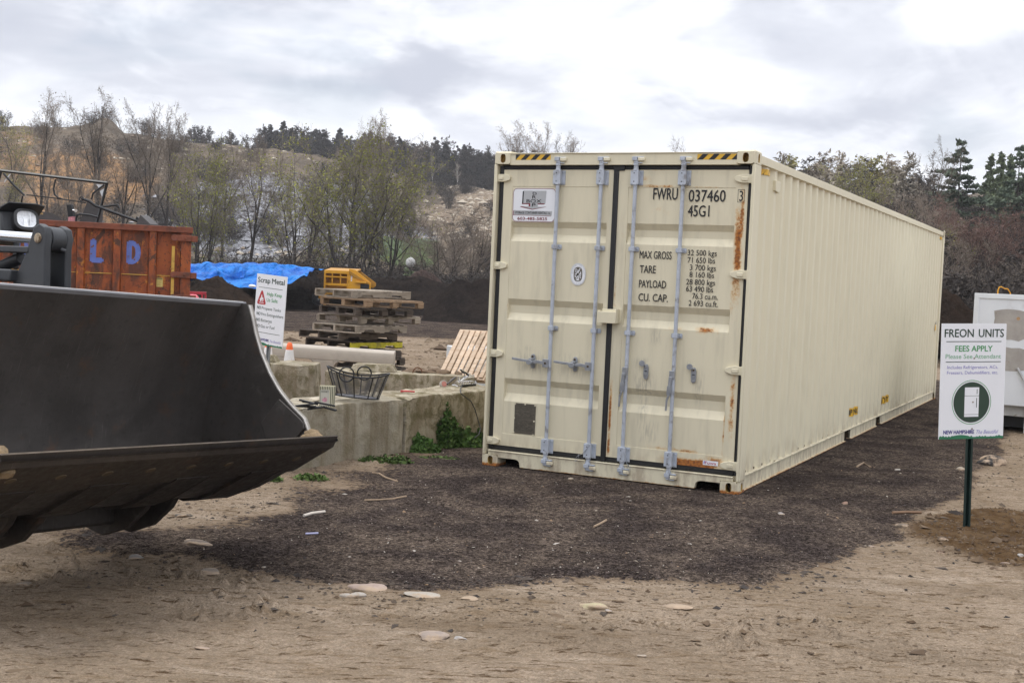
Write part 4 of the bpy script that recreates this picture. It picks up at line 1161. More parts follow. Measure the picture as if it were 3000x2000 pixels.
# ------------------------------------------------------------------ pallets
def wood(name, c1, c2, rough=.85):
    m = bpy.data.materials.new(name); m.use_nodes = True
    k = NT(m.node_tree); b = m.node_tree.nodes['Principled BSDF']
    P = k.n('ShaderNodeTexCoord').outputs['Object']; oi = k.n('ShaderNodeObjectInfo').outputs['Random']
    g = k.noise(k.vmul(P, (1.5, 26, 26)), 2.0, 5, .6, .3); n = k.noise(P, 5, 4, .6)
    c = k.mix(k.mapr(g, .3, .7), c1, c2); c = k.mix(k.mapr(n, .55, .72, 0, .6), c, tuple(x * .45 for x in c1))
    f = k.mapr(oi, 0, 1, .75, 1.25, False); sc = k.n('ShaderNodeVectorMath', operation='SCALE'); k.put(sc.inputs[0], c); k.put(sc.inputs['Scale'], f)
    k.put(b.inputs['Base Color'], sc.outputs[0]); b.inputs['Roughness'].default_value = rough; b.inputs['Specular IOR Level'].default_value = .2
    bp = k.n('ShaderNodeBump'); bp.inputs['Strength'].default_value = .4; bp.inputs['Distance'].default_value = .006; k.put(bp.inputs['Height'], g); k.put(b.inputs['Normal'], bp.outputs[0])
    return m
m_wgrey = wood('weathered_pallet_wood', (.265, .22, .17), (.37, .32, .26)); m_wbrown = wood('brown_pallet_wood', (.20, .13, .08), (.31, .22, .14))
m_wdark = wood('old_dark_pallet_wood', (.075, .06, .05), (.14, .115, .095)); m_wnew = wood('fresh_pallet_wood', (.47, .345, .24), (.60, .475, .36))
m_wyel = M('yellow_painted_wood', (.62, .55, .03), .7, var=.22, vscale=9, col2=(.30, .27, .06), c2scale=6, c2lo=.55, c2hi=.75)


def pallet(label, loc, rz, mat, w=1.2, d=1.0, tilt=(0, 0), notch=False, front=None, group='stack of wooden pallets', deck=7, bwid=None, hs=.095):
    root = thing('wooden_pallet', label, 'pallet', loc, rz, group); root.rotation_euler[0] = tilt[0]; root.rotation_euler[1] = tilt[1]
    rnd = random.Random(int(abs(loc[2]) * 1000) + 5)
    hb = .018
    for i, y in enumerate((-d / 2 + .02, 0, d / 2 - .02)):
        mb = MB()
        if notch:
            pts = [(-w / 2, hb), (-w / 4 - .13, hb), (-w / 4 - .10, hb + .04), (-w / 4 + .10, hb + .04), (-w / 4 + .13, hb), (w / 4 - .13, hb), (w / 4 - .10, hb + .04), (w / 4 + .10, hb + .04), (w / 4 + .13, hb), (w / 2, hb), (w / 2, hb + hs), (-w / 2, hb + hs)]
            mb.prism(pts, y - .02, y + .02)
        else:
            for x in (-w / 2 + .07, 0, w / 2 - .07): mb.box(x - .065, x + .065, y - .045, y + .045, hb, hb + hs - .018)
            mb.box(-w / 2, w / 2, y - .045, y + .045, hb + hs - .018, hb + hs)
        mb.build('stringer', front if (front and i == 0) else mat, root, bevel=.002, seg=1)
    for k in range(deck):
        x = -w / 2 + .05 + k * (w - .10) / (deck - 1); bw = bwid or .048
        mb = MB(); j = rnd.uniform(-.012, .012); mb.box(x - bw, x + bw, -d / 2 + j, d / 2 + j, hb + hs, hb + hs + .02); mb.build('deck_board', mat, root, bevel=.002, seg=1)
    for k in range(3):
        x = (-w / 2 + .06, 0, w / 2 - .06)[k]
        mb = MB(); mb.box(x - .055, x + .055, -d / 2, d / 2, 0, hb); mb.build('bottom_board', mat, root, bevel=.002, seg=1)
    return root


def stack():
    Y = 21.6
    base = at(1130, 1000, Y); bx = base.x
    # top to bottom as they lie: (px centre, py of top, rotation, material, extra)
    rows = [(1060, 850, 0.72, m_wgrey, 1.25, 1.15, 1, None, 'grey weathered pallet on top of the stack below the yellow hopper'),
            (1095, 882, 0.80, m_wbrown, 1.30, 1.2, 0, None, 'brown block pallet second from the top of the stack'),
            (1078, 898, 0.70, m_wdark, 1.2, 1.1, 0, None, 'dark thin pallet third from the top of the stack'),
            (1080, 915, 0.78, m_wgrey, 1.35, 1.2, 0, None, 'pale grey pallet with a solid front board in mid stack'),
            (1065, 938, 0.86, m_wgrey, 1.2, 1.1, 1, None, 'grey notched pallet in mid stack, painted blue on one block'),
            (1025, 962, 0.74, m_wdark, 1.25, 1.2, 1, None, 'dark pallet sticking out furthest left from the stack'),
            (1042, 985, 0.88, m_wdark, 1.25, 1.15, 1, m_wyel, 'pallet with a yellow painted side low in the stack'),
            (1050, 1010, 0.82, m_wdark, 1.2, 1.1, 0, None, 'black pallet below the yellow one in the stack'),
            (1055, 1035, 0.80, m_wdark, 1.2, 1.1, 0, None, 'black pallet next to lowest in the stack, behind the barrier'),
            (1060, 1060, 0.84, m_wdark, 1.2, 1.1, 0, None, 'black pallet at the foot of the stack behind the barrier')]
    n = len(rows); z = 0
    for i, (px, py, rz, mat, w, d, nt, fr, lab) in enumerate(rows[::-1]):
        p = at(px - 24, 1000, Y); k = n - 1 - i
        pallet(lab, (p.x + .1, Y + .25 * math.sin(i * 2.3), z), rz + .02, mat, w, d, (.006 * math.sin(i), .008 * math.cos(i * 1.7)), bool(nt), fr)
        z += .1455
stack()
# fresh pallet leaning by the container
lp_ = pallet('fresh pale wooden pallet leaning on the back block beside the container', (0, 0, 0), 0, m_wnew, .70, .70, deck=8, bwid=.031, hs=.075)
del lp_['group']
a, b, c = at(1283, 1094, 15.5), at(1392, 1103, 15.2), at(1338, 968, 15.88)
ex = (b - a).normalized(); ey = (c - a); ey = (ey - ex * ey.dot(ex)).normalized(); ez = ex.cross(ey).normalized()
if ez.y > 0: ez = -ez
mw = Matrix.Identity(4)
for i in range(3): mw[i][0], mw[i][1], mw[i][2] = ex[i], ey[i], ez[i]
lp_.matrix_world = Matrix.Translation(a + ex * .345 + ey * .345 - ez * .11) @ mw


# ================================================================== WHEEL LOADER (only its bucket and front linkage reach into view)
def steel(name, base, c2, rough=.5, scr=.5, metal=.55, rust=0.0):
    m = bpy.data.materials.new(name); m.use_nodes = True
    k = NT(m.node_tree); b = m.node_tree.nodes['Principled BSDF']
    P = k.n('ShaderNodeTexCoord').outputs['Object']
    n1 = k.noise(P, 2.4, 6, .62, .3); n2 = k.noise(k.vmul(P, (34, 2.2, 2.2)), 2.2, 6, .7); n3 = k.noise(P, 26, 5, .65)
    c = k.mix(k.mapr(n1, .35, .68), base, c2); c = k.mix(k.mapr(n3, .56, .74, 0, .5), c, tuple(x * .5 for x in base))
    c = k.mix(k.mapr(n2, .57, .76, 0, scr), c, (.22, .205, .185))
    if rust: c = k.mix(k.mapr(k.noise(P, 5.5, 6, .7), .55, .72, 0, rust), c, (.15, .07, .03))
    k.put(b.inputs['Base Color'], c); b.inputs['Metallic'].default_value = metal
    k.put(b.inputs['Roughness'], k.mapr(n3, .3, .7, rough - .12, rough + .15, False))
    bp = k.n('ShaderNodeBump'); bp.inputs['Strength'].default_value = .2; bp.inputs['Distance'].default_value = .006; k.put(bp.inputs['Height'], n3); k.put(b.inputs['Normal'], bp.outputs[0])
    return m
m_bkt = steel('worn_dark_steel', (.058, .054, .054), (.040, .034, .031), .50, .22, .35, .18)
m_bktin = steel('polished_worn_steel', (.050, .044, .040), (.082, .073, .067), .48, .5, .35, .38)
m_edge = steel('scraped_edge_steel', (.062, .052, .044), (.038, .033, .030), .55, .5, .35, .35)
m_strap = steel('dirty_wear_steel', (.042, .036, .032), (.026, .022, .020), .6, .4, .3, .3)
m_bright = M('bright_edge_highlight', (.48, .455, .42), .35, .6, var=.25, vscale=20)  # highlight on the up-facing steel edges, put into the colour
m_lblack = M('loader_grey_paint', (.042, .045, .050), .5, .1, var=.2, vscale=6, bump=.04, bscale=80)
m_lblack2 = M('loader_black_paint', (.018, .019, .022), .5, .1, var=.25, vscale=8)
m_chrome = M('chrome_rod', (.85, .86, .88), .12, 1.0, var=.02)
m_pin = M('worn_pin', (.42, .34, .24), .5, .5, var=.35, vscale=30, col2=(.16, .08, .04), c2scale=40)
m_mud = M('packed_mud', (.22, .155, .085), .95, var=.4, vscale=25, bump=.6, bscale=60)
m_tyre = M('tyre_rubber', (.02, .02, .021), .8, var=.3, vscale=12)
m_hose = M('hydraulic_hose', (.012, .012, .013), .5, var=.1)

TH = math.radians(58)
TR_ = at(986, 1278, 7.2)                          # far tip of the cutting edge
bk = Vector((-math.sin(TH), math.cos(TH), 0)); wv = Vector((math.cos(TH), math.sin(TH), 0))
WB = 2.24; ROLL = .047
# loader frame: X = across (near 0 -> far WB), Y = backwards, Z = up, origin at the near tip of the cutting edge dropped on to the ground
wx = (wv * math.cos(ROLL) + Vector((0, 0, -math.sin(ROLL)))).normalized(); wz = wx.cross(bk).normalized()
loader = thing('wheel_loader', 'dark wheel loader reaching in at left with its wide steel bucket tipped back', 'loader')
ZT = .7717
org = TR_ - wx * WB - wz * ZT
mw = Matrix.Identity(4)
for i in range(3): mw[i][0], mw[i][1], mw[i][2] = wx[i], bk[i], wz[i]
loader.matrix_world = Matrix.Translation(org) @ mw

# side profile (s back, z up), from the cutting edge round the floor and back to the top rim
PRO = [(.0, .772), (.14, .688), (.30, .592), (.46, .500), (.60, .425), (.70, .385), (.80, .368), (.89, .382), (.97, .430), (1.03, .510), (1.055, .62), (1.05, .76), (1.02, .92), (.975, 1.07), (.92, 1.22), (.85, 1.38), (.79, 1.512)]
def offset(pro, d):
    out = []
    for i, p in enumerate(pro):
        a = pro[max(i - 1, 0)]; b = pro[min(i + 1, len(pro) - 1)]
        t = Vector((b[0] - a[0], b[1] - a[1])).normalized(); out.append((p[0] + t.y * d, p[1] - t.x * d))
    return out
OUT = offset(PRO, .028)
# shell
xs = np.linspace(.0, WB, 13)
mb = MB()
n = len(PRO)
for (pr, mi, flip) in ((PRO, 1, True), (OUT, 0, False)):
    V = [(x, p[0], p[1]) for p in pr for x in xs]; F = grid_faces(n, len(xs)).tolist()
    mb.add(V, [f[::-1] for f in F] if flip else F, mi)
for x in (0.0, WB):
    mb.add([(x, p[0], p[1]) for p in PRO] + [(x, p[0], p[1]) for p in OUT], [(i, i + 1, n + i + 1, n + i) for i in range(n - 1)], 0)
mb.add([(0, *PRO[-1]), (WB, *PRO[-1]), (WB, *OUT[-1]), (0, *OUT[-1])], [(0, 1, 2, 3)], 2)
bucket = mb.build('bucket', [m_bkt, m_bktin, m_bright], loader, smooth=40)
# rim bar along the top of the back
mb = MB(); mb.prism([(.789, 1.5125), (.795, 1.522), (.812, 1.516), (.835, 1.45), (.850, 1.41), (.842, 1.405)], -.005, WB + .004, axis='x'); mb.build('rim_bar', M('rim_grey', (.20, .20, .21), .5, .2, var=.2), bucket, bevel=.002)
# side plates with a curved front edge, its highlight painted bright
FR = [(.735, 1.505), (.70, 1.43), (.665, 1.33), (.61, 1.22), (.53, 1.10), (.44, 1.00), (.36, .935), (.285, .885), (.235, .855), (.215, .835), (.205, .79), (.165, .765), (.125, .722)]
for x0, x1 in ((.012, .040), (WB - .040, WB - .012)):
    poly = FR + [(p[0] + .012, p[1] + .006) for p in PRO[1:]]
    # triangulate as fan strips between front edge and profile
    inner = FR[::-1]; outer = [p for p in PRO[1:]]
    m_ = 24
    def resample(pts, k):
        P = np.array(pts); L = np.r_[0, np.cumsum(np.hypot(*np.diff(P, axis=0).T))]; t = np.linspace(0, L[-1], k)
        return np.stack([np.interp(t, L, P[:, 0]), np.interp(t, L, P[:, 1])], -1)
    A, B_ = resample(inner, m_), resample(outer, m_)
    kk = 6; V = []
    mb = MB()
    for x in (x0, x1):
        V = [(x, *(A[i] * (1 - j / (kk - 1)) + B_[i] * (j / (kk - 1)))) for i in range(m_) for j in range(kk)]
        F = grid_faces(m_, kk).tolist(); mb.add(V, F if x == x0 else [f[::-1] for f in F], 0)
    o = mb.build('side_plate', [m_bktin], bucket, smooth=40)
    mb = MB()
    for i in range(m_ - 1):
        p, q = A[i], A[i + 1]
        mb.add([(x0 - .002, *p), (x1 + .002, *p), (x1 + .002, *q), (x0 - .002, *q)], [(0, 1, 2, 3)])
        t = Vector((q[0] - p[0], q[1] - p[1])).normalized(); nn = Vector((t.y, -t.x)) * .008
        for xx in (x0 - .002, x1 + .002): mb.add([(xx, *p), (xx, *q), (xx, q[0] - nn.x, q[1] - nn.y), (xx, p[0] - nn.x, p[1] - nn.y)], [(0, 1, 2, 3)])
    mb.build('side_edge', m_bright, bucket, smooth=0)
    # side cutter wear plate
    xx0, xx1 = (x0 + .03, x0 + .042) if x0 < 1 else (x0 - .014, x0 - .001)
    mb = MB(); mb.prism([(.30, .885), (.24, .850), (.218, .832), (.208, .80), (.30, .70), (.46, .64), (.55, .80), (.42, .955)], xx0, xx1, axis='x'); mb.build('wear_plate', m_bktin, bucket, bevel=.003)
    mb = MB(); rn = random.Random(int(x0 * 100))
    for i in range(7): mb.blob((x0 + (-.02 if x0 > 1 else .06) + rn.uniform(-.03, .03), .13 + rn.uniform(-.03, .10), .715 + rn.uniform(-.03, .05) - .25 * 0), .05, .055, .04, .35, 2, i + 3)
    mb.build('mud_lump', m_mud, bucket)
# cutting edge: bolted blade under the lip
mb = MB()
p0, p1 = PRO[0], (.345, .772 - .345 * .595)
d_ = Vector((p1[0] - p0[0], p1[1] - p0[1])).normalized(); nn = Vector((d_.y, -d_.x))
if nn.y > 0: nn = -nn
a0 = (p0[0] - d_.x * .012, p0[1] - d_.y * .012)
mb.prism([a0, (p0[0] + d_.x * .05 + nn.x * .045, p0[1] + d_.y * .05 + nn.y * .045), (p1[0] + nn.x * .045, p1[1] + nn.y * .045), (p1[0] + nn.x * .02, p1[1] + nn.y * .02), (p0[0] + d_.x * .02 + nn.x * -.004, p0[1] + d_.y * .02 - nn.y * .004)], -.005, WB + .005, axis='x')
edge = mb.build('cutting_edge', m_edge, bucket, bevel=.004)
mb = MB(); mb.prism([(a0[0] - .001, a0[1] + .003), (a0[0] + d_.x * .03, a0[1] + d_.y * .03 + .0065), (a0[0] + d_.x * .035, a0[1] + d_.y * .035 - .0), (a0[0] + .0015, a0[1] - .004)], .0, WB, axis='x'); mb.build('bright_lip', m_bright, bucket)
for i in range(8):
    x = .17 + i * (WB - .34) / 7; c = Vector((x, p0[0] + d_.x * .20 + nn.x * .045, p0[1] + d_.y * .20 + nn.y * .041))
    mb = MB(); mb.cyl(c, c + Vector((0, nn.x, nn.y)) * .006, .030, .026, 12); mb.build('bolt_head', M('worn_bolt', (.11, .085, .055), .6, .3, var=.3), bucket)
# wear straps under floor and round the heel
for i in range(4):
    x = .16 + i * (WB - .32 - .24) / 3
    idx = list(range(2, 11)); st = offset(PRO, .028 + .020); mb = MB()
    A_ = [OUT[j] for j in idx]; B_ = [st[j] for j in idx]
    pts = [(a[0] - (b[0] - a[0]) * .1, a[1] - (b[1] - a[1]) * .1) for a, b in zip(A_, B_)] + B_[::-1]
    V = [(xx, *p) for xx in (x, x + .24) for p in pts]; m2 = len(pts); h = len(idx)
    F = [(k_, k_ + 1, m2 - 2 - k_, m2 - 1 - k_) for k_ in range(h - 1)]; F += [tuple(m2 + q for q in f[::-1]) for f in F]
    F += [(k_, (k_ + 1) % m2, (k_ + 1) % m2 + m2, k_ + m2) for k_ in range(m2)]
    mb.add(V, F); mb.build('wear_strap', m_strap, bucket, bevel=.004)
# hinge brackets behind, pairs of thick plates hanging below the heel
for xc in (WB / 2 - .44, WB / 2 + .44):
    for dx in (-.115, .075):
        mb = MB(); mb.prism([(.62, .435), (.70, .31), (.84, .19), (1.02, .125), (1.22, .16), (1.30, .27), (1.26, .42), (1.16, .66), (1.08, .84), (1.06, .6), (.98, .42), (.82, .36)], xc + dx, xc + dx + .045, axis='x')
        mb.build('hinge_plate', m_strap, bucket, bevel=.006)
    mb = MB(); mb.cyl((xc - .15, 1.16, .27), (xc + .15, 1.16, .27), .045, n=14); mb.build('hinge_pin', m_pin, bucket)
mb = MB(); mb.box(WB / 2 - .60, WB / 2 + .60, .93, 1.10, .20, .36); mb.build('torque_tube', m_strap, bucket, bevel=.02)

# tilt lever pair with the pin, tilt cylinder, linkage
XC = WB / 2 + .02; ZL = -.058
LV = [(a_, b_ + ZL) for a_, b_ in [(1.222, 1.80), (1.212, 1.86), (1.232, 1.915), (1.282, 1.935), (1.332, 1.912), (1.352, 1.85), (1.40, 1.74), (1.47, 1.62), (1.56, 1.45), (1.62, 1.2), (1.62, .95), (1.30, .62), (1.14, .70), (1.16, 1.0), (1.195, 1.45)]]
lever = None
for i, dx in enumerate((-.055, .085)):
    mb = MB(); mb.prism(LV, XC + dx, XC + dx + .045, axis='x')
    o = mb.build('tilt_lever', m_lblack, loader, bevel=.008)
    if i == 0: lever = o
mb = MB(); mb.cyl((XC - .063, 1.282, 1.851 + ZL), (XC + .138, 1.282, 1.851 + ZL), .028, n=20); mb.cyl((XC - .067, 1.282, 1.851 + ZL), (XC - .062, 1.282, 1.851 + ZL), .024, .006, n=20); mb.build('pin', m_pin, lever, bevel=.002)
mb = MB(); mb.cyl((XC - .008, 1.282, 1.851 + ZL), (XC + .083, 1.282, 1.851 + ZL), .072, n=24); mb.cyl((XC + .05, 1.22, 1.80 + ZL), (XC + .07, 1.20, 1.79 + ZL), .012, n=8); mb.build('rod_eye', m_lblack, loader, bevel=.006)
mb = MB(); mb.cyl((XC + .03, 1.33, 1.853 + ZL), (XC + .03, 2.45, 1.885 + ZL), .031, n=18); mb.build('cylinder_rod', m_chrome, loader)
mb = MB(); mb.cyl((XC + .03, 2.40, 1.884 + ZL), (XC + .03, 3.2, 1.905 + ZL), .062, n=18); mb.cyl((XC + .03, 2.40, 1.884 + ZL), (XC + .03, 2.46, 1.885 + ZL), .07, n=18); mb.build('tilt_cylinder', m_lblack2, loader, bevel=.004)
mb = MB(); mb.box(XC - .06, XC + .04, 1.36, 3.0, 1.766 + ZL, 1.802 + ZL); mb.build('guard_bar', m_lblack, loader, bevel=.006)
mb = MB(); mb.cyl((XC + .02, 1.52, 1.74 + ZL), (XC + .02, 2.1, 1.56 + ZL), .035, n=12); mb.build('lift_strut', m_lblack2, loader)
mb = MB(); mb.box(XC - .10, XC + .10, 1.45, 3.2, 1.60 + ZL, 1.668 + ZL); mb.build('cross_member', m_lblack, loader, bevel=.01)
for sx in (.44, WB - .44):        # lift arms
    mb = MB(); mb.prism([(1.10, .20), (1.25, .16), (1.6, .62), (2.4, 1.02), (3.4, 1.62), (3.5, 1.80), (3.3, 1.86), (2.3, 1.30), (1.5, .86), (1.1, .34)], sx - .05, sx + .05, axis='x'); mb.build('lift_arm', m_lblack2, loader, bevel=.008)
mb = MB()
for q in range(3):
    mb.tube([(XC - .22 + .07 * q, 1.50 + .03 * q, 1.50 - .02 * q), (XC - .22 + .07 * q, 1.62, 1.56), (XC - .2 + .06 * q, 1.85, 1.58), (XC - .15, 2.4, 1.45)], .016, 8)
    a_ = Vector((XC - .22 + .07 * q, 1.50 + .03 * q, 1.50 - .02 * q)); mb.cyl(a_ + Vector((0, .0, 0)), a_ + Vector((0, .07, .032)), .022, n=8, mi=1)
mb.build('hydraulic_hose', [m_hose, m_chrome], loader)
MB().box(XC + .35, WB - .25, 1.02, 1.10, 1.488, 1.512).build('top_plate', M('light_grey_paint', (.50, .51, .53), .5, var=.1), loader, bevel=.004)
MB().box(.3, WB - .3, 1.25, 1.32, .9, 1.40).build('front_guard', m_lblack2, loader, bevel=.01)
# work light
def work_light():
    c = at(76, 645, 8.1); c = loader.matrix_world.inverted() @ c
    f = loader.matrix_world.to_3x3().inverted() @ Vector((.58, -.74, .48)).normalized()
    q = f.to_track_quat('-Y', 'Z').to_matrix().to_4x4(); mt = Matrix.Translation(c) @ q      # local -Y = light axis
    h = .070; w = .072
    oval = ell(.0, .0, w, h, 28, 2.9)
    mb = MB(); mb.prism(oval[::-1], .062, .20, mat=mt); o = mb.build('work_light', m_lblack2, loader, bevel=.01)
    mb = MB(); ring_o = ell(0, 0, w + .008, h + .008, 28, 2.9)
    n_ = 28; mb.add([mt @ Vector((p[0], -.014, p[1])) for p in ring_o] + [mt @ Vector((p[0] * .84, -.016, p[1] * .84)) for p in oval] + [mt @ Vector((p[0], .075, p[1])) for p in ring_o],
                    [(i, (i + 1) % n_, n_ + (i + 1) % n_, n_ + i) for i in range(n_)] + [(i, 2 * n_ + i, 2 * n_ + (i + 1) % n_, (i + 1) % n_) for i in range(n_)]); mb.build('bezel', m_hose, o)
    mb = MB(); V = []; F = []
    for j, (sc, dy) in enumerate(((.90, -.010), (.84, -.002), (.6, .012), (.3, .022), (.05, .026))): V += [mt @ Vector((p[0] * sc, dy, p[1] * sc)) for p in oval]
    for j in range(4): F += [(j * n_ + i, j * n_ + (i + 1) % n_, (j + 1) * n_ + (i + 1) % n_, (j + 1) * n_ + i) for i in range(n_)]
    mb.add(V, F); mb.box(-.012, .012, -.0, .04, -.05, .012, mat=mt); mb.box(.025, .030, -.005, .02, -.055, .055, mat=mt)
    mb.build('reflector', M('faceted_reflector', (.95, .96, .97), .4, .15, var=.15, vscale=30, bump=.9, bscale=26), o, smooth=20)
    mb = MB(); mb.add([mt @ Vector((p[0] * .86, -.012 - .008 * 0, p[1] * .86)) for p in oval] + [mt @ Vector((0, -.022, 0))], [((i + 1) % n_, i, n_) for i in range(n_)])
    gl = bpy.data.materials.new('lens_glass'); gl.use_nodes = True; b = gl.node_tree.nodes['Principled BSDF']; b.inputs['Alpha'].default_value = .06; b.inputs['Roughness'].default_value = .03; b.inputs['Base Color'].default_value = (.9, .93, 1, 1)
    mb.build('lens', gl, o)
    mb = MB()
    V = [(-.15, .02, .085), (-.11, -.03, .100), (.06, -.05, .098), (.11, -.06, .082), (.11, .16, .085), (.06, .2, .098), (-.11, .2, .1), (-.15, .2, .085)]
    mb.add([mt @ Vector(p) for p in V] + [mt @ Vector((p[0], p[1], p[2] + .006)) for p in V], [(0, 1, 2, 3, 4, 5, 6, 7)[::-1], tuple(range(8, 16))] + [(i, (i + 1) % 8, 8 + (i + 1) % 8, 8 + i) for i in range(8)]); mb.build('visor', m_lblack, o)
    mb = MB(); mb.box(-.14, -.02, .05, .24, -.075, .085, mat=mt); mb.cyl(mt @ Vector((-.03, .12, -.07)), mt @ Vector((-.05, .12, -.30)), .02, n=10); mb.build('lamp_housing', m_lblack2, o, bevel=.01)
work_light()
# front axle, wheels and frame standing just outside the view
MB().box(.55, WB - .55, 3.0, 5.6, .55, 1.35).build('front_frame', m_lblack2, loader, bevel=.03)
for x0, sg in ((.02, -1), (WB - .02, 1)):
    mb = MB(); c = Vector((x0 + (.2 if sg < 0 else -.2), 3.9, .62)); 
    prof = [(.30, -.20), (.52, -.21), (.62, -.17), (.64, -.10), (.64, .10), (.62, .17), (.52, .21), (.30, .20)]
    mb.lathe(prof, 32, mat=Matrix.Translation(c) @ Matrix.Rotation(PI / 2, 4, 'Y'), cap=False)
    for i in range(22):
        a = 2 * PI * i / 22; mb.box(-.18, .0, .60, .675, -.03, .03, mat=Matrix.Translation(c) @ Matrix.Rotation(a, 4, 'X') @ Matrix.Rotation(.5, 4, 'Y')); mb.box(.0, .18, .60, .675, -.03, .03, mat=Matrix.Translation(c) @ Matrix.Rotation(a + .14, 4, 'X') @ Matrix.Rotation(-.5, 4, 'Y'))
    w_ = mb.build('wheel', m_tyre, loader)
    mb = MB(); mb.lathe([(.31, -.18), (.28, -.10), (.12, -.04), (.10, .02), (.28, .10), (.31, .18)], 24, mat=Matrix.Translation(c) @ Matrix.Rotation(PI / 2, 4, 'Y')); mb.build('rim', m_lblack, w_)
# cab far back on the machine, outside the view
mb = MB()
for x_, y_ in ((.5, 5.8), (WB - .5, 5.8), (.5, 7.1), (WB - .5, 7.1)): mb.box(x_ - .04, x_ + .04, y_ - .04, y_ + .04, 1.3, 2.75)
mb.box(.42, WB - .42, 5.7, 7.2, 2.75, 2.85); mb.box(.42, WB - .42, 5.7, 8.6, .9, 1.5); mb.box(.5, WB - .5, 7.2, 8.6, 1.5, 1.9)
mb.build('cab', m_lblack2, loader, bevel=.02)


# ================================================================== DUMPSTER FULL OF SCRAP
def dump_paint():
    m = bpy.data.materials.new('worn_orange_paint'); m.use_nodes = True
    k = NT(m.node_tree); b = m.node_tree.nodes['Principled BSDF']
    P = k.n('ShaderNodeTexCoord').outputs['Object']
    n1 = k.noise(P, 1.5, 6, .65, .4); n2 = k.noise(k.vmul(P, (1, 1, .35)), 4.5, 6, .68, .6); n3 = k.noise(P, 20, 5, .7)
    c = k.mix(k.mapr(n1, .35, .65), (.33, .078, .013), (.22, .046, .011))
    c = k.mix(k.mapr(n2, .47, .62, 0, .92), c, (.085, .026, .012)); c = k.mix(k.mapr(n3, .55, .68, 0, .85), c, (.06, .022, .012))
    c = k.mix(k.mapr(k.noise(k.vmul(P, (1, 1, .6)), 2.6, 10, .78, 1.4), .555, .585, 0, .9), c, (.045, .018, .010)); c = k.mix(k.mapr(k.noise(P, 6, 6, .7, .2), .58, .68, 0, .85), c, (.55, .22, .02))
    k.put(b.inputs['Base Color'], c); b.inputs['Roughness'].default_value = .6
    bp = k.n('ShaderNodeBump'); bp.inputs['Strength'].default_value = .3; bp.inputs['Distance'].default_value = .01; k.put(bp.inputs['Height'], k.math('ADD', n3, n2)); k.put(b.inputs['Normal'], bp.outputs[0])
    return m
m_dump = dump_paint()
m_drail = M('rusty_red_rail', (.19, .055, .028), .75, var=.3, vscale=7, col2=(.10, .04, .025), c2scale=5, bump=.2, bscale=40)
m_dyel = M('faded_yellow_paint', (.55, .33, .06), .65, var=.25, vscale=9, col2=(.25, .10, .03), c2scale=8, c2lo=.55, c2hi=.7)
m_blue = M('faded_blue_letter', (.11, .16, .46), .6, var=.2, vscale=10, col2=(.16, .06, .04), c2scale=11, c2lo=.58, c2hi=.64)
YD_ = 21.0
c0 = at(552, 1000, YD_); DROT = math.radians(15.5)
def dface(px, py=780):
    """distance along the dumpster's long face at a pixel column"""
    r = ray(px, py); cs, sn = math.cos(DROT), math.sin(DROT)
    t = (c0.x * -sn + YD_ * cs) / (r[0] * -sn + r[1] * cs); return (t * r[0] - c0.x) * cs + (t * r[1] - YD_) * sn
dump = thing('dumpster', 'rusty orange roll-off dumpster with blue letters, loaded with black scrap', 'dumpster', (c0.x, YD_, 0), DROT)
DL, DW, DH = 6.2, 2.35, 2.38
mb = MB()
mb.box(-DL, -.18, .09, .12, .25, DH - .06); mb.box(-DL, -.18, DW - .12, DW - .09, .25, DH - .06); mb.box(-DL, -DL + .03, .12, DW - .12, .25, DH - .06); mb.box(-.06, -.03, .1, DW - .1, .25, DH - .1); mb.box(-DL, -.06, .12, DW - .12, .2, .25)
mb.build('dumpster_body', m_dump, dump)
for i in range(10):
    x = dface(446) - (dface(446) - dface(341)) * i
    if x < -DL: break
    mb = MB(); mb.prism([(x - .075, .088), (x - .055, .002), (x + .055, .002), (x + .075, .088)], .25, DH - .10, axis='z'); mb.build('rib', m_dump, dump)
mb = MB(); mb.box(-DL, .02, -.02, .12, DH - .10, DH); mb.box(-DL, .02, DW - .12, DW + .02, DH - .10, DH); mb.box(-DL, -DL + .12, .12, DW - .12, DH - .1, DH)
mb.build('top_rail', m_drail, dump, bevel=.008)
for y_ in (.0, DW - .1): MB().box(-.17, .0, y_, y_ + .10, .1, DH - .101).build('end_post', m_dump, dump, bevel=.01)
MB().box(dface(502), dface(511), -.003, .02, .5, DH - .33).build('yellow_strip', m_dyel, dump)
mb = MB(); mb.box(-DL, -.30, .076, .0895, 1.540, 1.552); mb.build('weld_seam', m_dyel, dump)
for z in (2.19, 1.57, 1.19):
    mb = MB(); mb.box(-.30, .005, -.04, -.004, z - .05, z + .05); mb.cyl((-.28, -.05, z), (-.28, .0, z), .055, n=12); mb.box(.005, .10, -.05, .06, z - .055, z + .045); mb.cyl((-.1, -.06, z), (-.1, -.03, z), .02, n=8)
    mb.build('latch', m_drail, dump, bevel=.006)
mb = MB(); mb.box(-DL, -.1, .2, .35, .0, .2); mb.box(-DL, -.1, DW - .35, DW - .2, .0, .2); mb.build('skid', m_drail, dump)
for s, xc in (('L', 283), ('D', 390), ('O', 62), ('R', 172)):
    if s == 'R': continue
    w2 = .115; X = dface(xc)
    mb = MB(); text_fit(mb, s, X - w2, X + w2 * (1 if s != 'L' else .9), 1.735, .355, .0885, .055, ref=s); mb.build('painted_letter', m_blue, dump, smooth=0)
X0, X1 = dface(451), dface(478)
mb = MB(); flat(mb, [(X0, 1.355), (X1, 1.355), (X1, 1.51), (X0, 1.51)], .0855); flat(mb, [(X0 + .006, 1.478), (X1 - .006, 1.478), (X1 - .006, 1.504), (X0 + .006, 1.504)], .0845, 1)
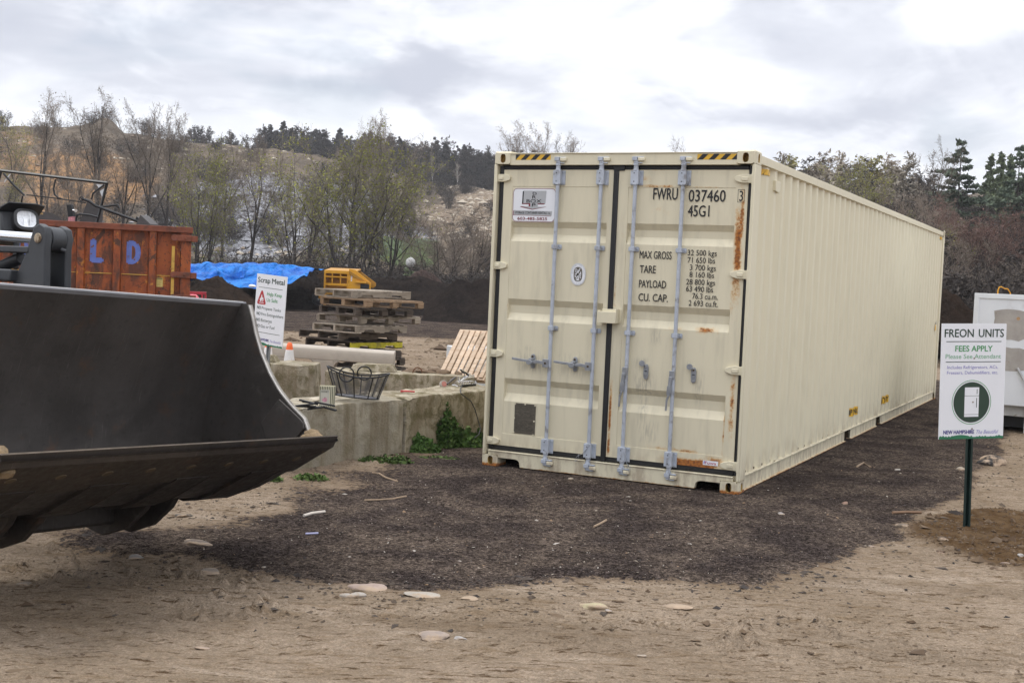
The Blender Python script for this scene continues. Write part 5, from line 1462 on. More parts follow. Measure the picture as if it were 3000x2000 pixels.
text_fit(mb, 'CAUTION', X0 + .03, X1 - .01, 1.482, .017, .0838, .02, 0); flat(mb, [(X0 + .012, 1.482), (X0 + .026, 1.482), (X0 + .019, 1.50)], .0838, 0)
for i in range(5): flat(mb, [(X0 + .02, 1.455 - i * .018), (X1 - .02 - .02 * (i % 2), 1.455 - i * .018), (X1 - .02 - .02 * (i % 2), 1.46 - i * .018), (X0 + .02, 1.46 - i * .018)], .0845, 2)
mb.build('caution_sticker', [M('sticker_yellow', (.62, .50, .16), .5, var=.12, vscale=30), m_black, M('sticker_ink', (.35, .24, .06), .6)], dump, smooth=0)
# loose fill inside
mb = MB(); rn = random.Random(9)
for i in range(60): mb.blob((-DL + .3 + rn.random() * (DL - .7), .3 + rn.random() * (DW - .6), 1.75 + rn.uniform(-.1, .25)), rn.uniform(.12, .35), rn.uniform(.12, .3), rn.uniform(.08, .2), .4, 1, i)
fill = mb.build('scrap_heap', M('dark_scrap', (.06, .055, .05), .7, .3, var=.6, vscale=3)); fill.location = dump.location; tag(fill, 'heap of dark mixed scrap filling the orange dumpster', 'scrap', kind='stuff')
m_tubeb = M('black_tube', (.012, .013, .014), .4, .1, var=.15)
m_gusset = M('white_fabric', (.75, .77, .78), .8, var=.06)
m_greyp = M('dark_grey_panel', (.075, .068, .066), .6, var=.2, vscale=10)
YS = 21.9
A_ = lambda x, y, dy=0: at(x, y, YS + dy)
fr = thing('scrap_rack', 'black tubular frame with white cloth corners sticking out of the dumpster', 'scrap frame', A_(160, 650))
def part(name, pts, r, mat=m_tubeb, root=fr, n=6):
    mb = MB(); mb.tube([Vector(p) - root.location for p in pts], r, n); return mb.build(name, mat, root)
part('top_bar', [A_(-30, 497), A_(3, 500), A_(314, 536)], .026, n=4); part('upright', [A_(314, 536), A_(300, 590), A_(284, 650), A_(270, 705)], .026, n=4)
part('upright', [A_(3, 500), A_(-8, 545), A_(-40, 660)], .026, n=4)
part('brace', [A_(10, 508), A_(38, 540), A_(72, 573)], .018); part('brace', [A_(306, 541), A_(272, 567), A_(268, 585)], .016)
part('brace', [A_(66, 575), A_(60, 610, .2), A_(58, 640, .3)], .014)
part('lower_bar', [A_(78, 571), A_(165, 581), A_(252, 594)], .012); part('drop_tube', [A_(163, 525), A_(157, 553), A_(160, 570), A_(170, 579), A_(182, 583)], .016)
mb = MB()
for tri in ([(26, 512), (32, 509), (12, 536), (14, 528)], [(281, 539), (303, 541), (290, 552)], [(305, 552), (299, 577), (292, 560)]):
    P_ = [A_(x, y, .02) - fr.location for x, y in tri]; Q_ = [p + Vector((0, .01, 0)) for p in P_]; n_ = len(P_)
    mb.add(P_ + Q_, [tuple(range(n_)), tuple(range(2 * n_ - 1, n_ - 1, -1))] + [(i, (i + 1) % n_, n_ + (i + 1) % n_, n_ + i) for i in range(n_)])
mb.build('cloth_corner', m_gusset, fr)
ex_ = thing('scrap_lever', 'long black bar with a grey wedge foot lying across the dumpster top', 'scrap bar', A_(330, 655))
part('long_bar', [A_(240, 582, -.3), A_(262, 590, -.3), A_(280, 603, -.3), A_(400, 647, -.3), A_(430, 660, -.3)], .024, root=ex_, n=8); part('cross_handle', [A_(296, 606, -.1), A_(345, 600, -.1), A_(349, 610, -.1)], .020, root=ex_)
mb = MB(); mb.tube([A_(239 + 6 * math.cos(a), 583 + 6 * math.sin(a), -.3) - ex_.location for a in np.linspace(0, 2 * PI, 13)[:-1]], .010, 6, closed=True); mb.build('end_ring', m_tubeb, ex_)
def slab(name, quad, th, mat, root, dy=0):
    P_ = [A_(x, y, dy) - root.location for x, y in quad]; Q_ = [p + Vector((th * .3, th, 0)) for p in P_]; n_ = len(P_)
    mb = MB(); mb.add(P_ + Q_, [tuple(range(n_))[::-1], tuple(range(n_, 2 * n_))] + [(i, (i + 1) % n_, n_ + (i + 1) % n_, n_ + i) for i in range(n_)]); return mb.build(name, mat, root, bevel=.004)
slab('wedge_foot', [(394, 668), (411, 629), (440, 656), (440, 680)], .25, m_greyp, ex_, -.35); slab('foot_stop', [(396, 642), (400, 634), (408, 640), (404, 648)], .05, m_tubeb, ex_, -.3)
gp = thing('scrap_plate', 'dark grey trapezoid panel standing in the dumpster behind the long bar', 'scrap panel', A_(262, 655))
slab('panel', [(228, 660), (256, 590), (291, 612), (286, 665)], .12, m_greyp, gp, .25)
mb = MB(); mb.tube([A_(x, y, -.15) - gp.location for x, y in ((222, 665), (223, 640), (226, 630), (234, 627), (262, 630), (287, 637))], .018, 8); mb.build('grab_handle', m_tubeb, gp)
sh_ = thing('scrap_shell', 'curved dark plastic shell with a slot lying on the dumpster rim', 'scrap shell', A_(140, 650))
mb = MB(); top = [(106, 628), (118, 622), (135, 622), (155, 628), (172, 637), (184, 648)]; bot = [(106, 665), (118, 663), (135, 663), (155, 664), (172, 665), (184, 666)]
V = [A_(x, y, d) - sh_.location for d in (-.2, .15) for (x, y) in top + bot[::-1]]; n_ = 12
mb.add(V, [tuple(range(n_)), tuple(range(2 * n_ - 1, n_ - 1, -1))] + [(i, (i + 1) % n_, n_ + (i + 1) % n_, n_ + i) for i in range(n_)]); mb.build('shell', m_greyp, sh_, bevel=.01)
mb = MB(); mb.box(.0, .06, -.42, -.38, .11, .14); mb.build('slot', M('slot_tan', (.38, .25, .1), .7), sh_)
gr_ = thing('hand_grip', 'black upright grip with a red and white label standing in the dumpster', 'grip', A_(204, 655))
slab('grip', [(200, 636), (194, 600), (208, 599), (214, 634)], .07, m_tubeb, gr_, -.1); slab('grip_label', [(199, 655), (200, 636), (214, 634), (213, 655)], .06, M('label_pink', (.62, .25, .27), .5, var=.4, vscale=30), gr_, -.1)
mb = MB(); mb.cyl(A_(213, 616, -.1) - gr_.location, A_(222, 617, -.1) - gr_.location, .02, n=8); mb.cyl(A_(222, 617, -.12) - gr_.location, A_(222, 617, -.08) - gr_.location, .03, n=8); mb.build('grip_knob', m_chrome, gr_)


# ================================================================== SIGNS
m_post = M('green_sign_post', (.012, .030, .026), .45, .3, var=.2, vscale=12)
m_gpost = M('grey_sign_post', (.25, .27, .28), .5, .3, var=.15, vscale=10)
m_signback = M('sign_aluminium', (.62, .63, .65), .5, .1, var=.05)


def treeline(mb, w, z0, h, mi, seed):
    rn = random.Random(seed); n = 46; top = []
    for i in range(n + 1):
        x = w * i / n - w / 2; u = i / n
        hill = .55 + .35 * math.exp(-((u - .33) / .12) ** 2) * 1.0 + .22 * math.exp(-((u - .05) / .05) ** 2) + .2 * math.exp(-((u - .95) / .06) ** 2)
        k = hill if .2 < u < .46 else hill * (.72 + (.55 * rn.random() if i % 2 else 0))
        top.append((x, z0 + h * min(k, 1.15)))
    for a, b in zip(top[:-1], top[1:]): flat(mb, [(a[0], z0), (b[0], z0), b, a], -.0062, mi)


def board(w, h, zb, name_root, label, loc, rz, tilt, post_mat, perf, build_face, post_top):
    root = thing(name_root, label, 'sign', loc, rz); root.rotation_euler[1] = tilt
    # steel U-channel post
    mb = MB()
    mb.prism([(-.030, .012), (-.030, .018), (-.018, .018), (-.012, .045), (.012, .045), (.018, .018), (.030, .018), (.030, .012), (.014, .012), (.008, .040), (-.008, .040), (-.014, .012)], -.25, post_top, axis='z')
    post = mb.build('post', post_mat, root)
    if perf:
        mb = MB()
        for i in range(int((post_top) / .0254)):
            z = .03 + i * .0254
            for x in (0.0,): mb.add([(p[0], .0385, p[1]) for p in ell(x, z, .0042, .0042, 8)], [tuple(range(8))])
        mb.build('post_holes', M('hole_light', (.25, .26, .25), .8), post, smooth=0)
    mb = MB(); mb.prism(rrect(-w / 2, w / 2, zb, zb + h, .004)[::-1], -.005, .004)
    plate = mb.build('sign_board', m_white, root)
    art = MB(); lines = []; mats = build_face(art, w, h, zb, lines)
    art.build('printed_art', mats, plate, smooth=0)
    for ln in lines: ln.build('lettering', mats, plate, smooth=0)
    mb = MB()
    for z in (zb + h * .70, zb + h * .32, zb + .075):
        mb.cyl((.004, -.010, z), (.004, -.004, z), .006, n=8)
    mb.build('bolt', M('dull_bolt', (.30, .24, .20), .5, .5), plate)
    return root


def face_freon(mb, w, h, zb, lines):
    mats = [m_dgreen, m_green, m_lgreen, m_violet, m_navy, m_mgreen, m_white]
    X = lambda u: -w / 2 + u * w
    Z = lambda v: zb + h * (1 - v)
    y = -.0062
    def line(s, u0, u1, v0, v1, mi, bold, ref='H', shear=0.0):
        lb = MB(); text_fit(lb, s, X(u0), X(u1), Z(v1), (v1 - v0) * h, y, bold * .62, mi, ref=ref, shear=shear); lines.append(lb)
    line('FREON', .040, .490, .048, .116, 0, .026); line('UNITS', .565, .960, .048, .116, 0, .026)
    for v in (.155, .331): flat(mb, [(X(.07), Z(v + .003)), (X(.925), Z(v + .003)), (X(.925), Z(v - .003)), (X(.07), Z(v - .003))], y, 0)
    line('FEES APPLY', .21, .79, .191, .240, 1, .030); line('Please See Attendant', .065, .925, .264, .302, 2, -.003)
    line('Includes Refrigerators, ACs,', .098, .885, .363, .390, 3, .0); line('Freezers, Dehumidifiers, etc.', .095, .888, .410, .437, 3, .0)
    cx, cz = X(.487), Z(.682); R = .305 * w
    ring(mb, ell(cx, cz, R, R, 56), ell(cx, cz, R * .972, R * .972, 56), y, 1); flat(mb, ell(cx, cz, R * .915, R * .915, 56), y, 0)
    fx0, fx1, fz0, fz1 = X(.378), X(.600), Z(.808), Z(.552)
    flat(mb, [(fx0, fz0), (fx1, fz0), (fx1, fz1), (fx0, fz1)], y - .0006, 6)
    for v in (.626, .788): flat(mb, [(fx0, Z(v + .0015)), (fx1, Z(v + .0015)), (fx1, Z(v - .0015)), (fx0, Z(v - .0015))], y - .0012, 0)
    for v0, v1, uu in ((.568, .610, .563), (.645, .728, .560)): flat(mb, [(X(uu), Z(v1)), (X(uu + .010), Z(v1)), (X(uu + .010), Z(v0)), (X(uu), Z(v0))], y - .0012, 0)
    line('NEW HAMPSHIRE', .065, .545, .923, .955, 4, .045, shear=.0); line('The Beautiful', .565, .905, .925, .957, 3, .0, ref='T', shear=.32)
    mb2 = MB(); treeline(mb, w, zb, h * .040, 5, 5)
    return mats


def face_scrap(mb, w, h, zb, lines):
    mats = [m_dgreen, m_green, m_red, m_white, m_navy, m_mgreen, m_violet]
    X = lambda u: -w / 2 + u * w
    Z = lambda v: zb + h * (1 - v)
    y = -.0062
    def line(s, u0, u1, v0, v1, mi, bold, ref='H', shear=0.0):
        lb = MB(); text_fit(lb, s, X(u0), X(u1), Z(v1), (v1 - v0) * h, y, bold * .62, mi, ref=ref, shear=shear); lines.append(lb)
    line('Scrap', .045, .46, .048, .118, 0, .030, ref='S'); line('Metal', .515, .935, .048, .118, 0, .030, ref='M')
    for v, u0, u1 in ((.187, .09, .885), (.822, .09, .89)): flat(mb, [(X(u0), Z(v + .003)), (X(u1), Z(v + .003)), (X(u1), Z(v - .003)), (X(u0), Z(v - .003))], y, 0)
    # rounded warning triangle with a flame
    tri = []
    for (cx, cv, a0, a1) in ((.21, .255, 30, 150), (.105, .405, 150, 270), (.315, .405, 270, 390)):
        for i in range(7):
            a = math.radians(a0 + (a1 - a0) * i / 6); tri.append((X(cx) + .020 * math.cos(a) * (w / .54), Z(cv) + .020 * math.sin(a)))
    flat(mb, tri, y, 2)
    fl = [(.20, .392), (.165, .385), (.150, .360), (.165, .335), (.180, .345), (.195, .300), (.215, .285), (.225, .320), (.245, .335), (.262, .325), (.272, .355), (.262, .385), (.235, .392), (.245, .365), (.225, .350), (.212, .372)]
    flat(mb, [(X(a), Z(b)) for a, b in fl][::-1], y - .0006, 3)
    flat(mb, [(X(.13), Z(.408)), (X(.29), Z(.408)), (X(.29), Z(.400)), (X(.13), Z(.400))], y - .0006, 3)
    line('Help Keep', .38, .875, .245, .292, 1, .022); line('Us Safe:', .38, .755, .330, .377, 1, .022)
    for s, u1, v in (('Propane Tanks', .87, .455), ('Fire Extinguishers', .965, .540), ('Batteries', .60, .627), ('Gas or Fuel', .70, .712)):
        line('NO', .075, .205, v, v + .042, 0, .03); line(s, .235, u1, v, v + .042, 0, -.004, ref='P' if s[0] == 'P' else 'B')
    line('NEW HAMPSHIRE', .065, .545, .905, .938, 4, .045); line('The Beautiful', .565, .93, .910, .942, 6, .0, ref='T', shear=.32)
    treeline(mb, w, zb, h * .045, 5, 8)
    return mats


pf = gnd(2835, 1553)
board(.545, .862, .695, 'freon_sign', 'white sign reading FREON UNITS with a refrigerator symbol, on a green post', (pf.x, pf.y, 0), math.radians(14), -.034, m_post, True, face_freon, 1.5)
ps = at(778, 1100, 15.05)
zs0 = at(791, 1008, 15.05).z
board(.545, .862, zs0, 'scrap_metal_sign', 'white sign reading Scrap Metal with a red flame triangle, on a grey post', (ps.x - .02, 15.05, -.02), math.radians(-38), .055, m_gpost, False, face_scrap, zs0 + .7)


# ================================================================== SMALL THINGS ON THE NEAR WALL
def on_wall(px, py, back=.0):
    """point of the near wall's top seen at a pixel"""
    return gnd(px, py, BT)
m_wire = M('black_wire', (.014, .013, .014), .45, .4, var=.2)
m_wire2 = M('fine_mesh_wire', (.055, .05, .05), .5, .4, var=.1)


def basket():
    p = on_wall(1042, 1172)
    root = thing('wire_basket', 'black boat-shaped wire basket with two ring handles on the concrete wall', 'basket', (p.x, p.y - .03, BT + .03), .10); root.rotation_euler[1] = .075
    a0, b0 = .205, .13; a1, b1 = .292, .175; h = .20
    n = 48
    def rim(a): # outer boat-shape, rim dips at the middle
        c, s = math.cos(a), math.sin(a); return Vector((a1 * c, b1 * s, h + .055 * abs(c) ** 2 * (1 if c > 0 else 1.15) - .0))
    def base(a): return Vector((a0 * math.cos(a) + .015, b0 * math.sin(a), .008))
    A = np.linspace(0, 2 * PI, n, endpoint=False)
    mb = MB(); mb.tube([rim(a) for a in A], .0078, 6, closed=True); mb.build('rim', m_wire, root)
    mb = MB(); mb.tube([base(a) for a in A], .006, 6, closed=True); mb.build('base_ring', m_wire, root)
    for a in np.linspace(.2, 2 * PI + .2, 11)[:-1]:
        mb = MB(); mb.tube([base(a), rim(a)], .0058, 5); mb.build('upright_wire', m_wire, root)
    mb = MB()
    for k in range(1, 26):
        t = k / 26; mb.tube([base(a).lerp(rim(a), t * .93) for a in A[::2]], .0018, 3, closed=True)
    mb.build('side_mesh', m_wire2, root)
    mb = MB()
    for k in range(24):
        y = -b0 + 2 * b0 * (k + .5) / 24; x = a0 * math.sqrt(max(0, 1 - (y / b0) ** 2)); mb.cyl((-x + .015, y, .008), (x + .015, y, .008), .0024, n=4)
    mb.build('base_mesh', M('grey_wire_floor', (.17, .17, .185), .5, .4, var=.15), root)
    for s, dx in ((-1, -.10), (1, .055)):
        mb = MB(); c = Vector((dx, s * b1 * .98, h + .02)); mb.tube([c + Vector((.066 * math.cos(a), -s * .012 * math.sin(a), .066 * math.sin(a))) for a in np.linspace(0, 2 * PI, 29)[:-1]], .0072, 6, closed=True)
        mb.build('ring_handle', m_wire, root)
    return root
basket()


def tin():
    p = on_wall(958, 1190)
    root = thing('striped_tin', 'cream and black striped tin box with a pink picture on the concrete wall', 'tin', (p.x, p.y, BT), .12)
    w, d, h = .135, .11, .182
    m_cr = M('tin_cream', (.62, .58, .42), .45, var=.08); m_pk = M('tin_pink', (.60, .30, .36), .5, var=.3, vscale=40); m_pan = M('tin_panel', (.52, .50, .42), .5, var=.06, vscale=20); m_gr = M('tin_green_black', (.035, .045, .025), .5, var=.1)
    mb = MB(); th = .002
    for q in ((-w / 2, w / 2, -d / 2, -d / 2 + th), (-w / 2, w / 2, d / 2 - th, d / 2), (-w / 2, -w / 2 + th, -d / 2 + th, d / 2 - th), (w / 2 - th, w / 2, -d / 2 + th, d / 2 - th)): mb.box(*q, .0, h)
    mb.box(-w / 2 + th, w / 2 - th, -d / 2 + th, d / 2 - th, .0, .004); mb.build('tin_body', m_cr, root, bevel=.001)
    mb = MB(); n = 9
    for i in range(n):
        x = -w / 2 + (i + .5) * w / n
        flat(mb, [(x - .0032, .002), (x + .0032, .002), (x + .0032, h), (x - .0032, h)], -d / 2 - .0006)
        mb.add([(w / 2 + .0006, -d / 2 + (i + .3) * d / n, .002), (w / 2 + .0006, -d / 2 + (i + .8) * d / n, .002), (w / 2 + .0006, -d / 2 + (i + .8) * d / n, h), (w / 2 + .0006, -d / 2 + (i + .3) * d / n, h)], [(0, 1, 2, 3)])
    mb.build('stripes', m_gr, root, smooth=0)
    mb = MB(); flat(mb, [(-w / 2 + .008, .012), (w / 2 - .048, .012), (w / 2 - .048, h - .030), (-w / 2 + .008, h - .030)], -d / 2 - .0014)
    text_fit(mb, 'HONEY', -w / 2 + .016, w / 2 - .056, h - .052, .014, -d / 2 - .0022, .01, 2)
    flat(mb, ell(-.021, .062, .022, .018, 16), -d / 2 - .0022, 1); flat(mb, ell(-.012, .075, .010, .009, 10), -d / 2 - .0026, 1); flat(mb, ell(-.020, .084, .004, .004, 8), -d / 2 - .0026, 2)
    mb.build('picture_panel', [m_pan, m_pk, m_gr], root, smooth=0)
tin()
# black scrap next to the tin
mb = MB(); p = on_wall(905, 1200); rn = random.Random(2)
for i in range(9):
    c = p + Vector((rn.uniform(-.13, .16), rn.uniform(-.05, .09), .012 + .006 * i)); a = rn.uniform(-.5, .6)
    mb.box(-rn.uniform(.04, .10), rn.uniform(.04, .1), -.015, .015, -.006, .008, mat=Matrix.Translation(c) @ Matrix.Rotation(a, 4, 'Z') @ Matrix.Rotation(rn.uniform(-.25, .3), 4, 'Y'))
tag(mb.build('metal_bits', M('black_metal_bits', (.02, .02, .022), .5, .4, var=.3), bevel=.002), 'flat black metal bits lying left of the striped tin', 'scrap')
mb = MB(); c = on_wall(918, 1180) + Vector((0, .05, .0)); mb.blob((c.x, c.y, c.z + .02), .055, .03, .022, .3, 2, 5); tag(mb.build('stone_chip', M('chip_cream', (.50, .44, .34), .9, var=.2)), 'pale stone chip behind the striped tin', 'stone')
# red tool and bits
mb = MB(); p = on_wall(1195, 1150)
mb.tube([p + Vector((-.06, .01, .012)), p + Vector((-.02, .0, .016)), p + Vector((.07, .004, .012))], .009, 7); mb.tube([p + Vector((-.06, -.012, .012)), p + Vector((-.01, -.004, .014)), p + Vector((.06, .02, .012))], .008, 7); mb.box(p.x - .075, p.x - .045, p.y - .02, p.y + .02, p.z + .004, p.z + .022)
tag(mb.build('red_tool', M('red_grip', (.42, .03, .03), .5, var=.2), bevel=.002), 'small red hand tool lying on the mossy block', 'tool')


def wand():
    p = on_wall(1300, 1137); q = on_wall(1347, 1128)
    root = thing('shower_brush', 'black-handled brush with a round pink-faced head on the mossy block', 'brush', (p.x, p.y, BT))
    h0 = Vector((0, 0, .045)); ax = Vector((.55, -.78, .30)).normalized()
    mb = MB(); mb.cyl(h0 - ax * -.004, h0 - ax * .030, .046, .040, 22); mb.build('brush_head', M('head_grey', (.42, .38, .34), .5, var=.12), root, bevel=.003)
    mb = MB(); mb.cyl(h0 + ax * .0045, h0 + ax * .008, .030, .029, 20); mb.build('brush_face', M('head_pink', (.52, .22, .19), .6, var=.25, vscale=60), root)
    d = Vector((q.x - p.x, q.y - p.y + .03, .12)).normalized()
    s = h0 + Vector((.035, .01, .0)); mb = MB(); mb.tube([s, s + d * .10, s + d * .13, s + d * .26], [.009, .010, .014, .010], 8); mb.build('handle', M('handle_dark', (.035, .025, .022), .4, var=.2), root)
wand()


def rack():
    p = on_wall(1362, 1132)
    root = thing('chrome_rack', 'bent chrome wire rack heaped on the mossy block beside the brush', 'rack', (p.x, p.y, BT), ang)
    m_c = M('bright_chrome', (.80, .80, .82), .15, 1.0, var=.05); rn = random.Random(3)
    mb = MB()
    mb.tube([(-.16, -.02, .015), (.14, -.05, .02), (.15, .06, .03), (-.14, .07, .02)], .005, 6, closed=True)
    for i in range(9):
        x = -.13 + i * .032; mb.tube([(x, -.035, .018), (x + .005, -.02, .055), (x + .008, .04, .055), (x, .065, .022)], .0032, 5)
    mb.tube([(-.06, .02, .06), (.02, .0, .095), (.14, -.01, .10), (.20, .02, .115), (.12, .05, .11), (.03, .04, .09), (-.06, .02, .06)], .006, 6)
    mb.tube([(-.03, .05, .19), (.06, .03, .15), (.10, .02, .12)], .006, 6); mb.cyl((.10, .02, .09), (.10, .02, .14), .018, n=12); mb.cyl((-.05, .05, .05), (-.05, .05, .11), .014, .012, n=12)
    mb.tube([(-.18, -.02, .075), (-.16, -.03, .03), (-.12, -.04, .02)], .006, 6)
    mb.build('rack_wires', m_c, root)
    mb = MB(); mb.box(-.12, .13, -.06, -.045, .002, .03); mb.tube([(-.03, .05, .185), (.0, .045, .16), (.05, .03, .145), (.09, .02, .115)], .009, 6); mb.build('dark_trim', m_wire, root, bevel=.002)
rack()
p = on_wall(1352, 1124)
cd_ = [p + Vector((.0, .0, .12)), p + Vector((.03, -.02, .12)), p + Vector((.03, -.08, .04)), p + Vector((.02, -.16, .01))]
for (x, y, Y) in ((1348, 1140, 12.70), (1350, 1152, 12.6), (1364, 1163, 12.62), (1380, 1175, 12.64), (1392, 1200, 12.66), (1402, 1235, 12.66), (1408, 1255, 12.62), (1403, 1272, 12.5), (1390, 1282, 12.4)): cd_.append(at(x, y, Y))
mb = MB(); mb.tube(cd_, .0052, 6); tag(mb.build('black_cord', m_hose), 'thin black cord hanging over the mossy concrete block', 'cord')
# pale plastic piece at the joint of the blocks
mb = MB(); p = gnd(1185, 1322); mb.prism([(0, 0), (.055, .0), (.062, .03), (.03, .085), (.0, .10)], -.004, .004, mat=Matrix.Translation(p + Vector((.02, -.03, .0))) @ Matrix.Rotation(.5, 4, 'Z'))
tag(mb.build('plastic_piece', M('white_plastic', (.62, .64, .70), .4, var=.08), bevel=.002), 'pale plastic piece stuck in the joint between the blocks', 'plastic piece')


# ================================================================== YELLOW HOPPER, HEAPS, TARPAULIN
m_ymach = M('machine_yellow', (.72, .34, .012), .45, var=.12, vscale=3, col2=(.50, .24, .02), c2scale=5, c2lo=.58, c2hi=.75)
m_ydark = M('machine_yellow_shaded', (.42, .20, .012), .55, var=.2, vscale=3)  # same yellow darkened: shade inside the hopper put into the colour


def hopper():
    Y = 56.0; sc = Y / FPX
    o = at(950, 800, Y); gz = 0.22
    root = thing('screening_hopper', 'yellow wheeled screening hopper in front of the compost heaps', 'hopper', (o.x, Y, gz), 0)
    P = lambda px, py: ((px - 950) * sc, at(px, py, Y).z - gz - .0)
    x0, x1, x2 = 0, P(1022, 800)[0], P(1088, 800)[0]
    zt, zm, zb_ = P(960, 791)[1], P(960, 845)[1], .45
    D = 2.0
    bar = .07
    mb = MB()
    for x in (x0, x1 - bar): mb.box(x, x + bar, -.04, .04, .25, zt)
    zmid = P(960, 829)[1]; zr = P(960, 810)[1]
    mb.box(x0 + bar, x1 - bar, -.035, .035, zt - .14, zt); mb.box(x0 + bar, x1 - bar, -.035, .035, zmid - .10, zmid); mb.box(x0 + bar, x1 - bar, -.03, .03, zr - .03, zr + .03)
    for k in (1, 2): x = x0 + (x1 - x0) * k / 3; mb.box(x - .025, x + .025, -.03, .03, zmid, zt - .14)
    mb.build('end_frame', m_ymach, root, bevel=.006)
    mb = MB(); mb.prism([(x1 + .005, .55), (x2, .55), (x2, P(1087, 829)[1]), (x2 - .05, P(1082, 826)[1]), (x1 + .30, zt + .06), (x1 + .005, zt + .10)], -.06, .0); mb.build('side_panel', m_ymach, root, bevel=.006)
    mb = MB(); mb.prism([(x1 + .02, zt + .02), (x2 - .1, P(1080, 826)[1] - .02), (x2 - .1, P(1080, 826)[1] - .12), (x1 + .02, zt - .14)], -.11, -.061); mb.build('chute_lip', m_ydark, root, bevel=.006)
    mb = MB(); mb.box(x1 + .35, x2 - .22, -.18, -.062, P(1050, 829)[1], P(1050, 824)[1]); mb.build('side_tray', m_ymach, root, bevel=.006)
    mb = MB(); mb.box(x1 + .55, x1 + .95, -.12, -.062, P(1050, 845)[1], P(1050, 831)[1]); mb.build('engine_cover', m_tubeb, root, bevel=.02)
    mb = MB(); mb.prism([(x0, .5), (x2, .5), (x2, P(1087, 829)[1]), (x1 + .3, zt), (x0, zt)], D - .06, D); mb.box(x0 + .02, x0 + .08, .04, D - .06, zmid - .6, zt); mb.prism([(0, zt), (D, zt + .12), (D, zt + .05), (0, zt - .07)], x0, x1 + .3, axis='x'); mb.box(x0 + .08, x2, .0, D - .1, .5, .58); mb.box(x0 + .1, x1 - .1, .6, .66, .6, zmid + .2); mb.build('hopper_body', m_ydark, root, bevel=.006)
    for x in (x0 + .06, x0 + 1.35, x2 - .10):
        mb = MB(); mb.box(x - .05, x + .06, .0, .12, .02, .55); mb.build('leg', m_ymach, root, bevel=.006)
    for yy in (.35, 1.8):
        mb = MB(); mt = Matrix.Translation((x0 - .32, yy, .28)) @ Matrix.Rotation(PI / 2, 4, 'Y') @ Matrix.Rotation(-.0, 4, 'X'); mt = Matrix.Translation((x0 - .30, yy, .28)) @ Matrix.Rotation(.55, 4, 'Z') @ Matrix.Rotation(PI / 2, 4, 'X')
        mb.lathe([(.17, -.09), (.25, -.10), (.28, -.06), (.28, .06), (.25, .10), (.17, .09)], 24, mat=mt); w_ = mb.build('wheel', m_tyre, root)
        mb = MB(); mb.lathe([(.17, .05), (.165, .085), (.07, .06), (.05, .10), (.0, .10)], 20, mat=mt, cap=False); mb.build('rim', M('rim_white', (.62, .66, .72), .4, var=.1), w_)
    MB().box(x0 - .25, x0 + .1, .2, .3, .30, .42).build('axle', m_ymach, root)
    mb = MB(); rn = random.Random(6); y = -.0605
    for i in range(5): flat(mb, [(x1 + .10, 1.15 + i * .06), (x1 + .17, 1.15 + i * .06), (x1 + .17, 1.19 + i * .06), (x1 + .10, 1.19 + i * .06)], y - .001)
    mb.build('maker_decal', m_white, root, smooth=0)
hopper()


def soil_mat(name, c1, c2, c3, spk=.0):
    m = bpy.data.materials.new(name); m.use_nodes = True
    k = NT(m.node_tree); b = m.node_tree.nodes['Principled BSDF']; P = k.n('ShaderNodeNewGeometry').outputs['Position']
    n1 = k.noise(P, .7, 5, .6, .2); n2 = k.noise(P, 6, 5, .7); n3 = k.noise(P, 24, 3, .65)
    c = k.mix(k.mapr(n1, .35, .65), c1, c2); c = k.mix(k.mapr(n2, .45, .68, 0, .7), c, tuple(x * .45 for x in c1)); c = k.mix(k.mapr(n3, .57, .70, 0, .7), c, c3)
    if spk:
        vo = k.n('ShaderNodeTexVoronoi'); k.put(vo.inputs['Vector'], P); vo.inputs['Scale'].default_value = 4.5
        c = k.mix(k.math('MULTIPLY', k.mapr(vo.outputs['Distance'], .17, .13), k.mapr(k.noise(P, 4.1, 0), .60, .64)), c, (.42, .36, .30))
    k.put(b.inputs['Base Color'], c); b.inputs['Roughness'].default_value = 1.0; b.inputs['Specular IOR Level'].default_value = .0
    bp = k.n('ShaderNodeBump'); bp.inputs['Strength'].default_value = .9; bp.inputs['Distance'].default_value = .12; k.put(bp.inputs['Height'], k.math('ADD', n2, k.math('MULTIPLY', n3, .4))); k.put(b.inputs['Normal'], bp.outputs[0])
    return m
m_comp = soil_mat('black_compost_heap', (.018, .015, .014), (.034, .027, .023), (.085, .066, .052), .0)
m_compb = soil_mat('brown_compost_heap', (.026, .019, .015), (.045, .031, .023), (.075, .054, .042), .0)
m_mixh = soil_mat('mixed_brush_heap', (.05, .038, .034), (.085, .06, .052), (.26, .17, .14), .9)
m_dsoil = soil_mat('dark_hillside_soil', (.035, .028, .024), (.055, .042, .034), (.12, .09, .07))


